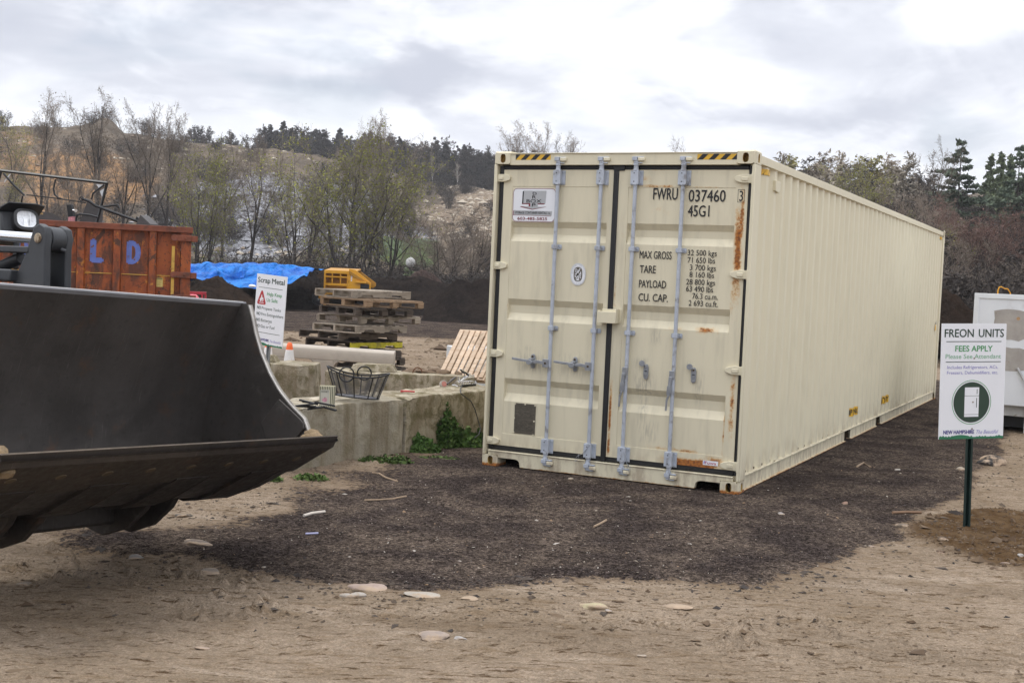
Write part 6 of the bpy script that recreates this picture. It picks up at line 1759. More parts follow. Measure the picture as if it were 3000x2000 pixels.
def heap(name, label, outline, Y, depth, mat, seed, base=-.05, rough=.22, group=None, steep=1.0):
    """heap with a ridge following photo points (px, py) at depth Y, sloping away in front and behind"""
    xs = [at(p[0], p[1], Y).x for p in outline]; zs = [at(p[0], p[1], Y).z for p in outline]
    nx, ny = 220, 80
    X = np.linspace(xs[0], xs[-1], nx); rz = np.interp(X, xs, zs) - base
    v = np.linspace(-1, 1, ny); Vg, Xg = np.meshgrid(v, X, indexing='ij')
    Rz = np.interp(Xg, xs, zs) - base
    prof = np.clip(1 - np.abs(Vg) ** 1.15, 0, 1); prof = smooth01(prof) * .55 + prof * .45
    edge = smooth01((Xg - xs[0]) / 1.5) * smooth01((xs[-1] - Xg) / 1.5) if steep < 1 else 1
    Z = base + Rz * prof * edge
    Z = Z + rough * np.clip(Z - base, 0, 1) * (fbm(Xg * .7, Vg * depth * .9, 5, seed, .62) * 2.6 + .9 * fbm(Xg * 4.5, Vg * depth * 4.5, 3, seed + 1))
    Yg = Y + Vg * depth + .8 * fbm(Xg * .3, Vg * 2, 2, seed + 2)
    o = fast_mesh(name, np.stack([Xg, Yg, Z], -1).reshape(-1, 3), grid_faces(ny, nx), mat)
    return tag(o, label, 'compost heap', group)
heap('compost_heap', 'brown-black compost heap behind the yellow hopper', [(890, 845), (900, 822), (920, 806), (950, 788), (985, 779), (1020, 781), (1050, 793), (1078, 812), (1110, 835)], 61, 4.5, m_compb, 1, group='compost heaps')
heap('compost_heap', 'long low black compost heap between the hopper and the container', [(1060, 850), (1078, 815), (1110, 810), (1140, 812), (1180, 815), (1230, 812), (1280, 828), (1310, 838), (1350, 846), (1400, 860)], 60, 5.5, m_comp, 4, group='compost heaps')
heap('compost_heap', 'black compost heap running right behind the container edge', [(1255, 900), (1290, 862), (1316, 838), (1339, 820), (1362, 826), (1385, 836), (1415, 824), (1440, 822), (1500, 815), (1600, 830), (1750, 850), (1800, 880)], 52, 5.0, m_comp, 7, group='compost heaps')
heap('brush_heap', 'mixed reddish brush heap rising behind the black compost', [(1180, 840), (1194, 812), (1215, 798), (1237, 788), (1255, 793), (1272, 803), (1290, 822), (1306, 842)], 66, 2.6, m_mixh, 9)
heap('compost_heap', 'dark compost heap covered by the blue tarpaulin', [(500, 850), (540, 815), (580, 790), (650, 785), (740, 785), (820, 780), (880, 778), (915, 784), (930, 800), (960, 830)], 60, 5.0, m_comp, 12, group='compost heaps')
heap('compost_heap', 'brown heap between the dumpster and the blue tarpaulin', [(540, 870), (570, 838), (600, 822), (640, 805), (680, 830), (720, 860), (770, 890)], 52, 3.5, m_compb, 15, group='compost heaps')
heap('compost_heap', 'dark heap behind the far end of the container at right', [(2700, 900), (2740, 855), (2765, 845), (2790, 858), (2815, 880), (2845, 905), (2880, 925)], 33, 3.0, m_compb, 18, group='compost heaps', base=-.05)


def tarp():
    m = bpy.data.materials.new('blue_tarpaulin'); m.use_nodes = True
    k = NT(m.node_tree); b = m.node_tree.nodes['Principled BSDF']; P = k.n('ShaderNodeTexCoord').outputs['Object']
    c = k.mix(k.mapr(k.noise(P, .9, 4, .6), .35, .65), (.005, .13, .56), (.012, .24, .74)); k.put(b.inputs['Base Color'], c); b.inputs['Roughness'].default_value = .55; b.inputs['Specular IOR Level'].default_value = .25
    bp = k.n('ShaderNodeBump'); bp.inputs['Strength'].default_value = 1.0; bp.inputs['Distance'].default_value = .6
    k.put(bp.inputs['Height'], k.noise(k.vmul(P, (1.6, .8, 1.0)), 1.5, 5, .6, 1.2)); k.put(b.inputs['Normal'], bp.outputs[0])
    Y = 55.0
    top = [(520, 792), (548, 770), (600, 772), (660, 774), (735, 777), (800, 780), (850, 784), (895, 784), (927, 786)]
    bot = [(520, 840), (548, 812), (600, 822), (650, 838), (700, 842), (760, 846), (820, 838), (870, 822), (922, 795)]
    nx, ny = 150, 46
    ux = np.linspace(0, 1, nx); uy = np.linspace(0, 1, ny)
    X = np.interp(ux, np.linspace(0, 1, len(top)), [at(p[0], p[1], Y).x for p in top])
    zt = np.interp(X, [at(p[0], p[1], Y).x for p in top], [at(p[0], p[1], Y).z for p in top]); zb2 = np.interp(X, [at(p[0], p[1], Y - 3).x for p in bot], [at(p[0], p[1], Y - 3).z for p in bot])
    V = []
    for j, v in enumerate(uy):
        yy = Y + 2.5 - 5.5 * v; zz = np.where(v < .35, zt - .12 * (.35 - v) / .35, zt + (zb2 - zt) * ((v - .35) / .65))
        fold = .55 * np.abs(fbm(X * .5 + v * 2.2, np.full(nx, v * 2.0), 3, 71)) + .42 * np.abs(fbm(X * 1.3 - v * 3.4, np.full(nx, v * .8), 3, 72)) - .12
        sag = -.34 * math.exp(-((v - .62) / .07) ** 2) * (X < at(735, 780, Y).x)
        V += list(zip(X + .35 * fold, yy - fold * 2.4, zz + fold * .9 + sag + .05))
    o = fast_mesh('tarpaulin', V, grid_faces(ny, nx)[:, ::-1], m)
    tag(o, 'crumpled bright blue tarpaulin spread over a compost heap', 'tarpaulin')
    q = at(738, 838, 51.0); mb = MB(); mb.blob((q.x, q.y, q.z), .17, .12, .07, .1, 2, 3); tag(mb.build('sandbag', M('white_sack', (.72, .74, .76), .6, var=.1)), 'small white sack weighing down the front edge of the tarpaulin', 'sack')
    return o
tarp()
# white tank and red bin
q = at(1203, 769, 84)
mb = MB(); prof = [(.0, -.33)] + [(.335 * math.cos(a), .335 * math.sin(a)) for a in np.linspace(-1.35, 1.4, 18)] + [(.05, .34), (.05, .37), (.0, .37)]
mb.lathe(prof, 28); o = mb.build('round_tank', M('tank_white', (.74, .73, .70), .6, var=.10, vscale=6, col2=(.55, .52, .47), c2scale=8, c2lo=.55, c2hi=.7, bump=.2, bscale=20), loc=q); tag(o, 'round white tank standing in the brush above the compost', 'tank')
mb = MB(); mb.cyl(q + Vector((0, 0, -.9)), q + Vector((0, 0, -.3)), .2, n=10); 
q = at(575, 870, 40.0)
rb = thing('red_bin', 'small red steel bin with a pink bag, beyond the dumpster corner', 'bin', (q.x, 40.0, q.z - .75))
mb = MB(); w_, d_, h_ = .27, .25, .92
for z0, z1 in ((.58, .66), (.84, .92)):
    mb.box(-w_, w_, -d_, -d_ + .03, z0, z1); mb.box(-w_, w_, d_ - .03, d_, z0, z1); mb.box(-w_, -w_ + .03, -d_ + .03, d_ - .03, z0, z1); mb.box(w_ - .03, w_, -d_ + .03, d_ - .03, z0, z1)
for x in (-w_, w_ - .05):
    for y in (-d_, d_ - .05): mb.box(x, x + .05, y - .001, y + .051, -.6, h_ + .002)
mb.box(-w_ + .03, w_ - .03, -d_ + .03, d_ - .03, .55, .58)
mb.build('bin_frame', M('bin_red', (.42, .015, .03), .5, var=.12), rb, bevel=.004)
mb = MB(); mb.blob((-.06, 0, .73), .15, .16, .12, .2, 2, 4); mb.build('bag', M('bag_pink', (.80, .18, .22), .5, var=.1), rb)
# boxy white appliance behind the leaning pallet
q = at(1300, 1010, 18.5); g_ = thing('white_appliance', 'small white box-shaped appliance behind the leaning pallet', 'appliance', (q.x + .50, 18.5, -.1), .35)
zt = at(1300, 992, 18.5).z
mb = MB(); mb.box(-.40, .40, -.25, .25, .05, zt); mb.build('cabinet', M('appliance_white', (.60, .62, .63), .4, var=.08), g_, bevel=.012)
mb = MB()
for i in range(6): mb.box(-.36, -.05, -.257, -.2515, zt - .10 - i * .05, zt - .08 - i * .05)
mb.build('grille', M('appliance_grey', (.30, .31, .33), .5), g_)


# ================================================================== WHITE BOX TRAILER AT RIGHT
def trailer():
    Y = 16.6
    a = at(2850, 1000, Y)
    root = thing('box_trailer', 'worn white box trailer with peeled patches behind the FREON sign', 'trailer', (a.x, Y, 0), -.50)
    zt = at(2852, 861, Y).z; zb_ = at(2860, 1180, Y).z
    L, D = 4.2, 1.5
    m_w = M('trailer_white', (.74, .76, .79), .45, var=.06, vscale=2, col2=(.54, .54, .55), c2scale=1.6, c2lo=.55, c2hi=.75, bump=.04, bscale=6)
    mb = MB(); mb.box(0, L, 0, D, zb_, zt); body = mb.build('trailer_body', m_w, root, bevel=.015)
    mb = MB(); mb.box(-.012, L, -.012, .03, zt - .05, zt + .015); mb.box(-.012, .05, -.012, -.0, zb_, zt - .05); mb.build('corner_trim', M('trim_white', (.76, .78, .80), .4, var=.05), root, bevel=.003)
    mb = MB()
    for x0, x1, z0, z1 in ((.24, .66, zt - .60, zt - .17), (.20, .70, zt - 1.0, zt - .68)):
        n = 18; rn = random.Random(int(z0 * 100)); poly = []
        for i in range(n):
            a_ = 2 * PI * i / n; c, s = math.cos(a_), math.sin(a_); k = 1 / max(abs(c), abs(s)) * (1 - .1 * rn.random()); poly.append(((x0 + x1) / 2 + (x1 - x0) / 2 * c * k, (z0 + z1) / 2 + (z1 - z0) / 2 * s * k))
        flat(mb, poly, -.0015)
    mb.build('peeled_patch', M('peeled_grey', (.38, .35, .32), .8, var=.2, vscale=6, col2=(.22, .15, .10), c2scale=8, c2lo=.60, c2hi=.72), root, smooth=0)
    mb = MB(); rn = random.Random(5)
    for (x, z, w, h) in ((1.02, zt - .30, .02, .22), (1.12, zt - .42, .10, .03), (1.08, zt - .58, .04, .20), (1.14, zt - .52, .05, .08), (1.9, zt - .2, .03, .05), (.55, zt - .3, .05, .05)):
        flat(mb, ell(x, z, w / 2, h / 2, 9, 1.6), -.0018)
    mb.build('rust_stain', M('trailer_rust', (.42, .26, .13), .9, var=.4, vscale=25), root, smooth=0)
    mb = MB(); mb.cyl((1.14, -.035, zt - .44), (1.14, .0, zt - .44), .045, n=14); mb.box(1.06, 1.12, -.02, -.0, zt - .48, zt - .43); mb.build('door_latch', m_galv, root, bevel=.004)
    mb = MB(); mb.box(.02, L, .1, .18, zb_ - .14, zb_ - .002); mb.box(.02, L, D - .18, D - .1, zb_ - .14, zb_ - .002); mb.box(.7, .80, -.01, .09, zb_ - .42, zb_ - .0); mb.box(.02, L, -.05, .05, zb_ - .60 + .08, zb_ - .60 + .15); mb.box(.1, .2, .1, D - .1, zb_ - .62, zb_ - .48)
    mb.build('chassis', M('chassis_white', (.55, .55, .54), .6, var=.2, vscale=5, col2=(.25, .15, .08), c2scale=6, c2lo=.58, c2hi=.7), root, bevel=.005)
    mb = MB(); mb.box(.05, L - .1, .3, D - .3, zb_ - .30, zb_ - .01); mb.build('underframe', m_lblack2, root)
    for x in (1.5, 2.4):
        mb = MB(); mt = Matrix.Translation((x, .14, .30)) @ Matrix.Rotation(PI / 2, 4, 'X'); mb.lathe([(.16, -.09), (.28, -.10), (.30, -.07), (.30, .07), (.28, .10), (.16, .09)], 24, mat=mt); w_ = mb.build('wheel', m_tyre, root)
        mb = MB(); mb.lathe([(.16, .05), (.15, .07), (.06, .05), (.0, .05)], 18, mat=mt, cap=False); mb.build('rim', m_white, w_)
    pts = [(.58, -.02, zt - .95), (.70, -.04, zt - 1.15), (.78, -.06, zt - 1.45), (.74, -.05, zt - 1.75), (.86, -.10, zt - 1.95)]
    mb = MB(); mb.tube(pts, .018, 7); mb.build('grey_strap', M('strap_grey', (.40, .40, .40), .6, var=.2), root)
    mb = MB(); mb.box(-.05, .3, .0, .5, -.02, zb_ - .62); mb.box(.9, 1.2, .2, .6, -.02, .12); mb.build('support_block', M('block_brown', (.22, .13, .08), .9, var=.3), root, bevel=.01)
trailer()
q = at(2945, 850, 30)
hp = thing('yellow_hoop', 'yellow bent steel tube sticking up behind the white trailer', 'steel tube', (q.x, 30, 0))
mb = MB(); P_ = [at(2922, 880, 30), at(2924, 850, 30), at(2928, 841, 30), at(2934, 840, 30), at(2944, 846, 30.2), at(2952, 846, 30.2), at(2960, 858, 30.2), at(2964, 885, 30.2)]
mb.tube([p - hp.location for p in [Vector((P_[0].x, 30, 0))] + P_[1:-1] + [Vector((P_[-1].x, 30.2, 0))]], .016, 8); mb.build('bent_tube', m_ymach, hp)


# ================================================================== TREES
def bark(name, c1, c2, ov=.25):
    m = bpy.data.materials.new(name); m.use_nodes = True
    k = NT(m.node_tree); b = m.node_tree.nodes['Principled BSDF']; P = k.n('ShaderNodeTexCoord').outputs['Object']
    oi = k.n('ShaderNodeObjectInfo').outputs['Random']
    c = k.mix(k.mapr(k.noise(P, 1.2, 4, .6), .35, .65), c1, c2); f = k.mapr(oi, 0, 1, 1 - ov, 1 + ov, False)
    sc = k.n('ShaderNodeVectorMath', operation='SCALE'); k.put(sc.inputs[0], c); k.put(sc.inputs['Scale'], f); k.put(b.inputs['Base Color'], sc.outputs[0])
    b.inputs['Roughness'].default_value = .9; b.inputs['Specular IOR Level'].default_value = .15
    return m
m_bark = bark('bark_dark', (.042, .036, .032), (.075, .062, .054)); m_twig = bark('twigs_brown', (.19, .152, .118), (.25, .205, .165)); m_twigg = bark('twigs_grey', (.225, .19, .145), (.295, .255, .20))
m_redtw = bark('twigs_red_buds', (.24, .135, .11), (.22, .155, .125)); m_birch = bark('birch_bark', (.48, .46, .43), (.60, .58, .55))
m_bud = bark('buds_yellow_green', (.28, .30, .05), (.37, .36, .07), .3); m_budo = bark('buds_olive', (.23, .22, .075), (.29, .25, .10), .3)
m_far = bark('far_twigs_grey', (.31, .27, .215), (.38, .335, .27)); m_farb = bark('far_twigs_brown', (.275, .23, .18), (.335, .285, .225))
m_need = bark('pine_needles', (.095, .125, .09), (.14, .17, .115), .3); m_needd = bark('spruce_needles', (.15, .185, .115), (.19, .22, .12), .3); m_leaf = bark('weed_leaves', (.055, .11, .03), (.10, .17, .045), .2)
m_leafl = bark('light_weed_leaves', (.075, .12, .035), (.12, .17, .055), .2)


def grow(p, d, L, r, lvl, out, rnd, st):
    """st: list per level of dict(n, wob, trop, kids, ang, ratio, start, rr)"""
    s = st[lvl]; n = s['n']; q = p
    for i in range(n):
        t = (i + 1) / n
        d = (d + Vector((rnd.gauss(0, s['wob']), rnd.gauss(0, s['wob']), rnd.gauss(0, s['wob']) + s['trop']))).normalized()
        e = q + d * (L / n); r0 = r * (1 - s.get('tap', .75) * (t - 1 / n)); r1 = r * (1 - s.get('tap', .75) * t)
        out.append((q[:], e[:], r0, r1, lvl)); q = e
        if lvl + 1 < len(st) and t > s['start']:
            kk = s['kids'] * 1.0
            m = int(kk) + (1 if rnd.random() < kk - int(kk) else 0)
            for _ in range(m):
                ax = Vector((rnd.gauss(0, 1), rnd.gauss(0, 1), rnd.gauss(0, 1))); ax = (ax - d * ax.dot(d)).normalized()
                a = math.radians(s['ang'] * rnd.uniform(.6, 1.35)); cd = (d * math.cos(a) + ax * math.sin(a)).normalized()
                grow(q, cd, L * s['ratio'] * rnd.uniform(.65, 1.2) * (1.15 - .5 * t), max(r1 * s['rr'], st[lvl + 1].get('rmin', .004)), lvl + 1, out, rnd, st)


def segs_mesh(segs, k):
    a = np.array([s[0] for s in segs]); b = np.array([s[1] for s in segs]); r0 = np.array([s[2] for s in segs]); r1 = np.array([s[3] for s in segs])
    d = b - a; d /= np.linalg.norm(d, axis=1, keepdims=True) + 1e-9
    ref = np.where(np.abs(d[:, 2:3]) > .9, np.array([[1., 0, 0]]), np.array([[0, 0, 1.]]))
    u = np.cross(d, ref); u /= np.linalg.norm(u, axis=1, keepdims=True); v = np.cross(d, u)
    an = 2 * PI * np.arange(k) / k
    c = np.cos(an)[None, :, None] * u[:, None, :] + np.sin(an)[None, :, None] * v[:, None, :]
    V = np.concatenate([a[:, None] + c * r0[:, None, None], b[:, None] + c * r1[:, None, None]], 1)      # (n,2k,3)
    n = len(segs); i = np.arange(k); F = np.stack([i, (i + 1) % k, (i + 1) % k + k, i + k], -1)
    F = (F[None] + (np.arange(n) * 2 * k)[:, None, None]).reshape(-1, 4)
    return V.reshape(-1, 3), F
def quads(P, size, rng, flat_=0.0, asp=1.0):
    n = len(P); d = rng.normal(size=(n, 3)); d /= np.linalg.norm(d, axis=1, keepdims=True); e = rng.normal(size=(n, 3)); e[:, 2] *= 1 - flat_
    e -= d * np.sum(e * d, 1, keepdims=True); e /= np.linalg.norm(e, axis=1, keepdims=True)
    s = size * rng.uniform(.6, 1.4, (n, 1)); u, v = d * s * asp, e * s
    V = np.stack([P - u - v * .25, P + u * .2 - v, P + u + v * .25, P - u * .2 + v], 1).reshape(-1, 3)
    return V, np.arange(4 * n).reshape(-1, 4)


PROTO = {}
TRUNK = {'n': 9, 'wob': .035, 'trop': .03}
STY = {
 'tall': dict(H=7.6, r=.17, st=[dict(n=9, wob=.05, trop=.05, kids=.95, ang=24, ratio=.80, start=.42, rr=.62, tap=.66), dict(n=11, wob=.085, trop=.055, kids=1.15, ang=34, ratio=.36, start=.16, rr=.55, tap=.85, rmin=.024),
                               dict(n=6, wob=.14, trop=.06, kids=1.55, ang=38, ratio=.50, start=.12, rr=.55, rmin=.012), dict(n=4, wob=.2, trop=.03, kids=1.05, ang=42, ratio=.6, start=.1, rr=.7, rmin=.0085), dict(n=2, wob=.22, trop=.0, kids=0, ang=0, ratio=0, start=1, rr=.6, rmin=.0075)]),
 'multi': dict(H=8.5, r=.11, stems=5, st=[dict(n=9, wob=.07, trop=.05, kids=1.0, ang=34, ratio=.55, start=.2, rr=.6, tap=.8), dict(n=7, wob=.12, trop=.05, kids=1.5, ang=38, ratio=.5, start=.15, rr=.6, rmin=.020),
                               dict(n=5, wob=.16, trop=.05, kids=1.35, ang=38, ratio=.55, start=.1, rr=.7, rmin=.014), dict(n=4, wob=.2, trop=.02, kids=.5, ang=40, ratio=.6, start=.1, rr=.7, rmin=.011), dict(n=2, wob=.2, trop=.0, kids=0, ang=0, ratio=0, start=1, rr=.6, rmin=.010)]),
 'forest': dict(H=11, r=.15, st=[dict(n=9, wob=.03, trop=.06, kids=1.8, ang=36, ratio=.36, start=.28, rr=.5, tap=.78), dict(n=6, wob=.12, trop=.10, kids=1.6, ang=38, ratio=.52, start=.1, rr=.6, rmin=.040), dict(n=4, wob=.18, trop=.08, kids=1.1, ang=38, ratio=.6, start=.1, rr=.7, rmin=.026), dict(n=3, wob=.2, trop=.04, kids=0, ang=0, ratio=0, start=1, rr=.6, rmin=.020)]),
 'bush': dict(H=2.6, r=.026, stems=13, st=[dict(n=6, wob=.14, trop=.05, kids=1.4, ang=36, ratio=.5, start=.15, rr=.6, tap=.8, rmin=.015), dict(n=4, wob=.2, trop=.05, kids=1.4, ang=40, ratio=.6, start=.1, rr=.6, rmin=.012), dict(n=3, wob=.2, trop=.02, kids=0, ang=0, ratio=0, start=1, rr=.6, rmin=.010)]),
}


def make_tree(key, sty, seed, m_tr, m_tw, leaf=None, leaf_n=0, leaf_s=.06, label='', lasp=1.0, cat='tree', name='bare_tree', split=True):
    rnd = random.Random(seed); rng = np.random.default_rng(seed); S = STY[sty]; segs = []
    k = S.get('stems', 1)
    for i in range(k):
        a = 2 * PI * i / k + rnd.uniform(-.4, .4); sp = 0 if k == 1 else rnd.uniform(.12, .5)
        d = Vector((math.cos(a) * sp, math.sin(a) * sp, 1)).normalized()
        grow(Vector((math.cos(a) * .15 * (k > 1), math.sin(a) * .15 * (k > 1), -.2)), d, S['H'] * rnd.uniform(.8, 1.0), S['r'] * rnd.uniform(.75, 1.1), 0, segs, rnd, S['st'])
    root = thing(name, label, cat)
    big = [s for s in segs if s[4] == 0]; small = [s for s in segs if s[4] > 0]
    top = np.percentile([s[1][2] for s in segs], 99.9); print(key, len(segs), round(float(top), 1))
    V, F = segs_mesh(big, 6); tr = fast_mesh('trunk', V, F, m_tr, root)
    mid = [s for s in small if s[4] == 1]; fin = [s for s in small if s[4] > 1]
    V1, F1 = segs_mesh(mid, 4); V2, F2 = segs_mesh(fin, 3); V = np.concatenate([V1, V2]); F = np.concatenate([F1, F2 + len(V1)]); mi = np.zeros(len(F), int); mi[len(F1):] = 1
    mats = [m_tr, m_tw]
    if leaf is not None:
        tips = np.array([s[1] for s in fin if s[4] >= 2]); sel = tips[rng.integers(0, len(tips), leaf_n)] + rng.normal(scale=.10 if sty != 'bush' else .06, size=(leaf_n, 3))
        V3, F3 = quads(sel, leaf_s, rng, 0, lasp); F = np.concatenate([F, F3 + len(V)]); V = np.concatenate([V, V3]); mi = np.r_[mi, np.full(len(F3), 2)]; mats = mats + [leaf]
    fast_mesh('crown', V, F, mats, root, mi=mi)
    PROTO[key] = dict(root=root, H=float(top), used=False)
    return root


def make_conifer(key, H, seed, m_n, kind='pine', label=''):
    rnd = random.Random(seed); rng = np.random.default_rng(seed); root = thing('conifer_tree', label, 'tree')
    segs = [((0, 0, -.2), (rnd.uniform(-.1, .1), 0, H * .5), .16, .10, 0), ((0, 0, H * .5), (.05, 0, H), .10, .015, 0)]
    V, F = segs_mesh(segs, 6); fast_mesh('trunk', V, F, m_bark, root)
    br = []; pts = []; z = H * (.22 if kind == 'pine' else .10)
    while z < H * .985:
        t = z / H; R = (H * .30 * (1 - t) ** .75 * (1.15 if t > .4 else .9) if kind == 'pine' else H * .20 * (1 - t) ** .9)
        nb = 6 if kind == 'pine' else 8
        for i in range(nb):
            if kind == 'pine' and rnd.random() < .30: continue
            a = 2 * PI * i / nb + rnd.uniform(-.5, .5) + z * 2; L = R * rnd.uniform(.35, 1.25) + .15
            e = Vector((math.cos(a) * L, math.sin(a) * L, (.10 if kind == 'pine' else -.22) * L + rnd.uniform(-.1, .1)))
            p0 = Vector((0, 0, z + rnd.uniform(-.35, .35))); br.append((p0[:], (p0 + e)[:], .035, .008, 1))
            m = max(4, int(L * (64 if kind == 'pine' else 40)))
            for _ in range(m):
                u = rnd.uniform(.25, 1.05) ** .8; w = L * .17 * (1.1 - u * .6)
                pts.append(tuple(p0 + e * u + Vector((rnd.gauss(0, w), rnd.gauss(0, w), rnd.gauss(0, .07) + (.06 if kind == 'pine' else -.05)))))
        z += H * (.062 if kind == 'pine' else .045) * rnd.uniform(.75, 1.25)
    V1, F1 = segs_mesh(br, 3); V2, F2 = quads(np.array(pts), .095 if kind == 'pine' else .10, rng, .5, 2.2)
    V = np.concatenate([V1, V2]); F = np.concatenate([F1, F2 + len(V1)]); mi = np.r_[np.zeros(len(F1), int), np.ones(len(F2), int)]
    fast_mesh('crown', V, F, [m_bark, m_n], root, mi=mi)
    PROTO[key] = dict(root=root, H=H, used=False); return root


def single(key, src):
    """far copies need no parts: trunk and crown of a prototype joined as one mesh"""
    tr, cr = PROTO[src]['root'].children; me = cr.data
    n1 = len(tr.data.vertices); n2 = len(me.vertices)
    V = np.empty((n1 + n2) * 3, np.float32); a = np.empty(n1 * 3, np.float32); b = np.empty(n2 * 3, np.float32); tr.data.vertices.foreach_get('co', a); me.vertices.foreach_get('co', b); V[:n1 * 3] = a; V[n1 * 3:] = b
    f1 = np.empty(len(tr.data.polygons) * 4, np.int32); tr.data.loops.foreach_get('vertex_index', f1); f2 = np.empty(len(me.polygons) * 4, np.int32); me.loops.foreach_get('vertex_index', f2)
    m2 = np.empty(len(me.polygons), np.int32); me.polygons.foreach_get('material_index', m2)
    o = fast_mesh('tree', V.reshape(-1, 3), np.concatenate([f1.reshape(-1, 4), f2.reshape(-1, 4) + n1]), list(me.materials), mi=np.r_[np.zeros(len(f1) // 4, np.int32), m2])
    PROTO[key] = dict(root=o, H=PROTO[src]['H'], used=False); return o


def place(key, x, y, z, h, label, group=None, name=None, cat='tree', rz=None, wide=1.0):
    p = PROTO[key]
    if not p['used']: o = p['root']; p['used'] = True
    else: o = copy_tree(p['root'])
    s = h / p['H']; o.location = (x, y, z); o.rotation_euler = (0, 0, random.uniform(0, 6.28) if rz is None else rz); o.scale = (s * wide, s * wide, s)
    if name: o.name = name
    o['label'] = label; o['category'] = cat
    if group: o['group'] = group
    elif 'group' in o: del o['group']
    return o
def place_px(key, px, py_top, Y, label, group=None, name=None, sink=0.0, wide=1.0, rz=None, cat='tree'):
    """tree whose foot stands at depth Y in column px (at crown height) and whose top shows at py_top"""
    t = at(px, py_top, Y); g = max(float(hill_z(t.x, Y)), 0.0) - .1
    r = at(px, 800, Y); return place(key, t.x, Y, g, max(t.z - g, 1.0), label, group, name, cat, rz, wide)


for _k, _s in (('tall1', 3), ('tall2', 14), ('tall3', 25), ('tall4', 38)): make_tree(_k, 'tall', _s, m_bark, m_twig, m_twig, 500, .028, lasp=1.6)
make_tree('bud1', 'multi', 5, m_bark, m_twigg, m_bud, 3600, .05, name='budding_tree'); make_tree('bud2', 'multi', 16, m_bark, m_twigg, m_bud, 4600, .05, name='budding_tree'); make_tree('bud3', 'tall', 27, m_bark, m_twigg, m_budo, 2000, .045, name='budding_tree')
make_tree('mult', 'multi', 41, m_bark, m_twig); make_tree('redt', 'multi', 52, m_bark, m_redtw, m_redtw, 1800, .06, name='red_budding_tree')
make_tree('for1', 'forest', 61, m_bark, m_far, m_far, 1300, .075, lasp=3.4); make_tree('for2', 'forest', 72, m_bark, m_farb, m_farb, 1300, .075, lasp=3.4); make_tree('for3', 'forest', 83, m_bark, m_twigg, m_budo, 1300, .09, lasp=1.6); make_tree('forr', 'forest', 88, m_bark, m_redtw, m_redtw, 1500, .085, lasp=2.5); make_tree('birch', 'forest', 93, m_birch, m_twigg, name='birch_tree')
make_tree('bush1', 'bush', 7, m_bark, m_farb, m_farb, 500, .04, name='bare_bush', cat='bush', lasp=3); make_tree('bush2', 'bush', 18, m_bark, m_far, m_budo, 900, .035, name='bare_bush', cat='bush'); make_tree('bush3', 'bush', 29, m_bark, m_twigg, m_bud, 1500, .04, name='budding_bush', cat='bush')
make_conifer('pine1', 12, 4, m_need, 'pine'); make_conifer('spr1', 10, 8, m_needd, 'spruce'); make_conifer('spr2', 10, 19, m_needd, 'pine')
for a, b in (('f1', 'for1'), ('f2', 'for2'), ('f3', 'for3'), ('fr', 'forr'), ('c1', 'spr1'), ('c2', 'spr2'), ('b1', 'bush1'), ('b2', 'bush2'), ('b3', 'bush3'), ('m1', 'mult'), ('r1', 'redt')): single(a, b)

# the row of trees in front of the quarry, left to right
ROW = [('bud3', 28, 335, 100, 'budding yellow-green tree leftmost in the row above the dumpster', .9), ('tall1', 120, 255, 104, 'tall bare tree with forked trunk, second from the left of the row', .9), ('mult', 205, 420, 98, 'smaller bare tree between the two tallest bare trees', .8),
       ('tall2', 278, 256, 104, 'tall bare tree in front of the dark mound on the quarry rim', 1.0), ('tall3', 372, 330, 106, 'slender bare tree right of the dark quarry mound', .8), ('tall4', 432, 288, 102, 'tall bare tree with two rising stems above the dumpster rail', .8), ('tall1', 500, 298, 106, 'tall bare tree above the right half of the dumpster', .8),
       ('tall3', 556, 340, 108, 'bare tree with thin crown just right of the dumpster end', .8), ('bud2', 600, 400, 96, 'budding yellow-green tree right of the dumpster', .9), ('tall2', 665, 380, 110, 'bare tree with greyish crown above the blue tarpaulin', .8), ('tall4', 740, 385, 98, 'bare tree with dark trunk above the middle of the tarpaulin', .8),
       ('bud1', 885, 395, 92, 'budding olive tree above the right end of the tarpaulin', 1.0), ('bud2', 1050, 352, 88, 'large yellow-green budding tree with many stems behind the hopper', 1.1), ('bud1', 1150, 420, 90, 'budding tree with leaning stems right of the largest yellow-green tree', 1.0),
       ('tall1', 1135, 318, 150, 'tall bare tree with open crown rising above the ridge wood', .9), ('tall3', 1010, 335, 150, 'bare treetop showing over the largest yellow-green tree', .9), ('mult', 1290, 640, 84, 'low bare spreading tree left of the container', 1.2), ('mult', 1385, 600, 88, 'low bare tree half hidden by the container edge', 1.1),
       ('tall2', 1500, 352, 130, 'bare treetop above the left corner of the container roof', 1.0), ('tall4', 1570, 350, 128, 'bare treetop with round crown over the container roof', 1.0), ('tall1', 1660, 385, 132, 'bare treetop over the locking bars of the container', 1.0), ('tall3', 2035, 402, 130, 'lone bare treetop over the right half of the container roof', .9)]
for key, px, py, Y, lab, wd in ROW: place_px(key, px, py, Y, lab, 'trees in front of the quarry', wide=wd)
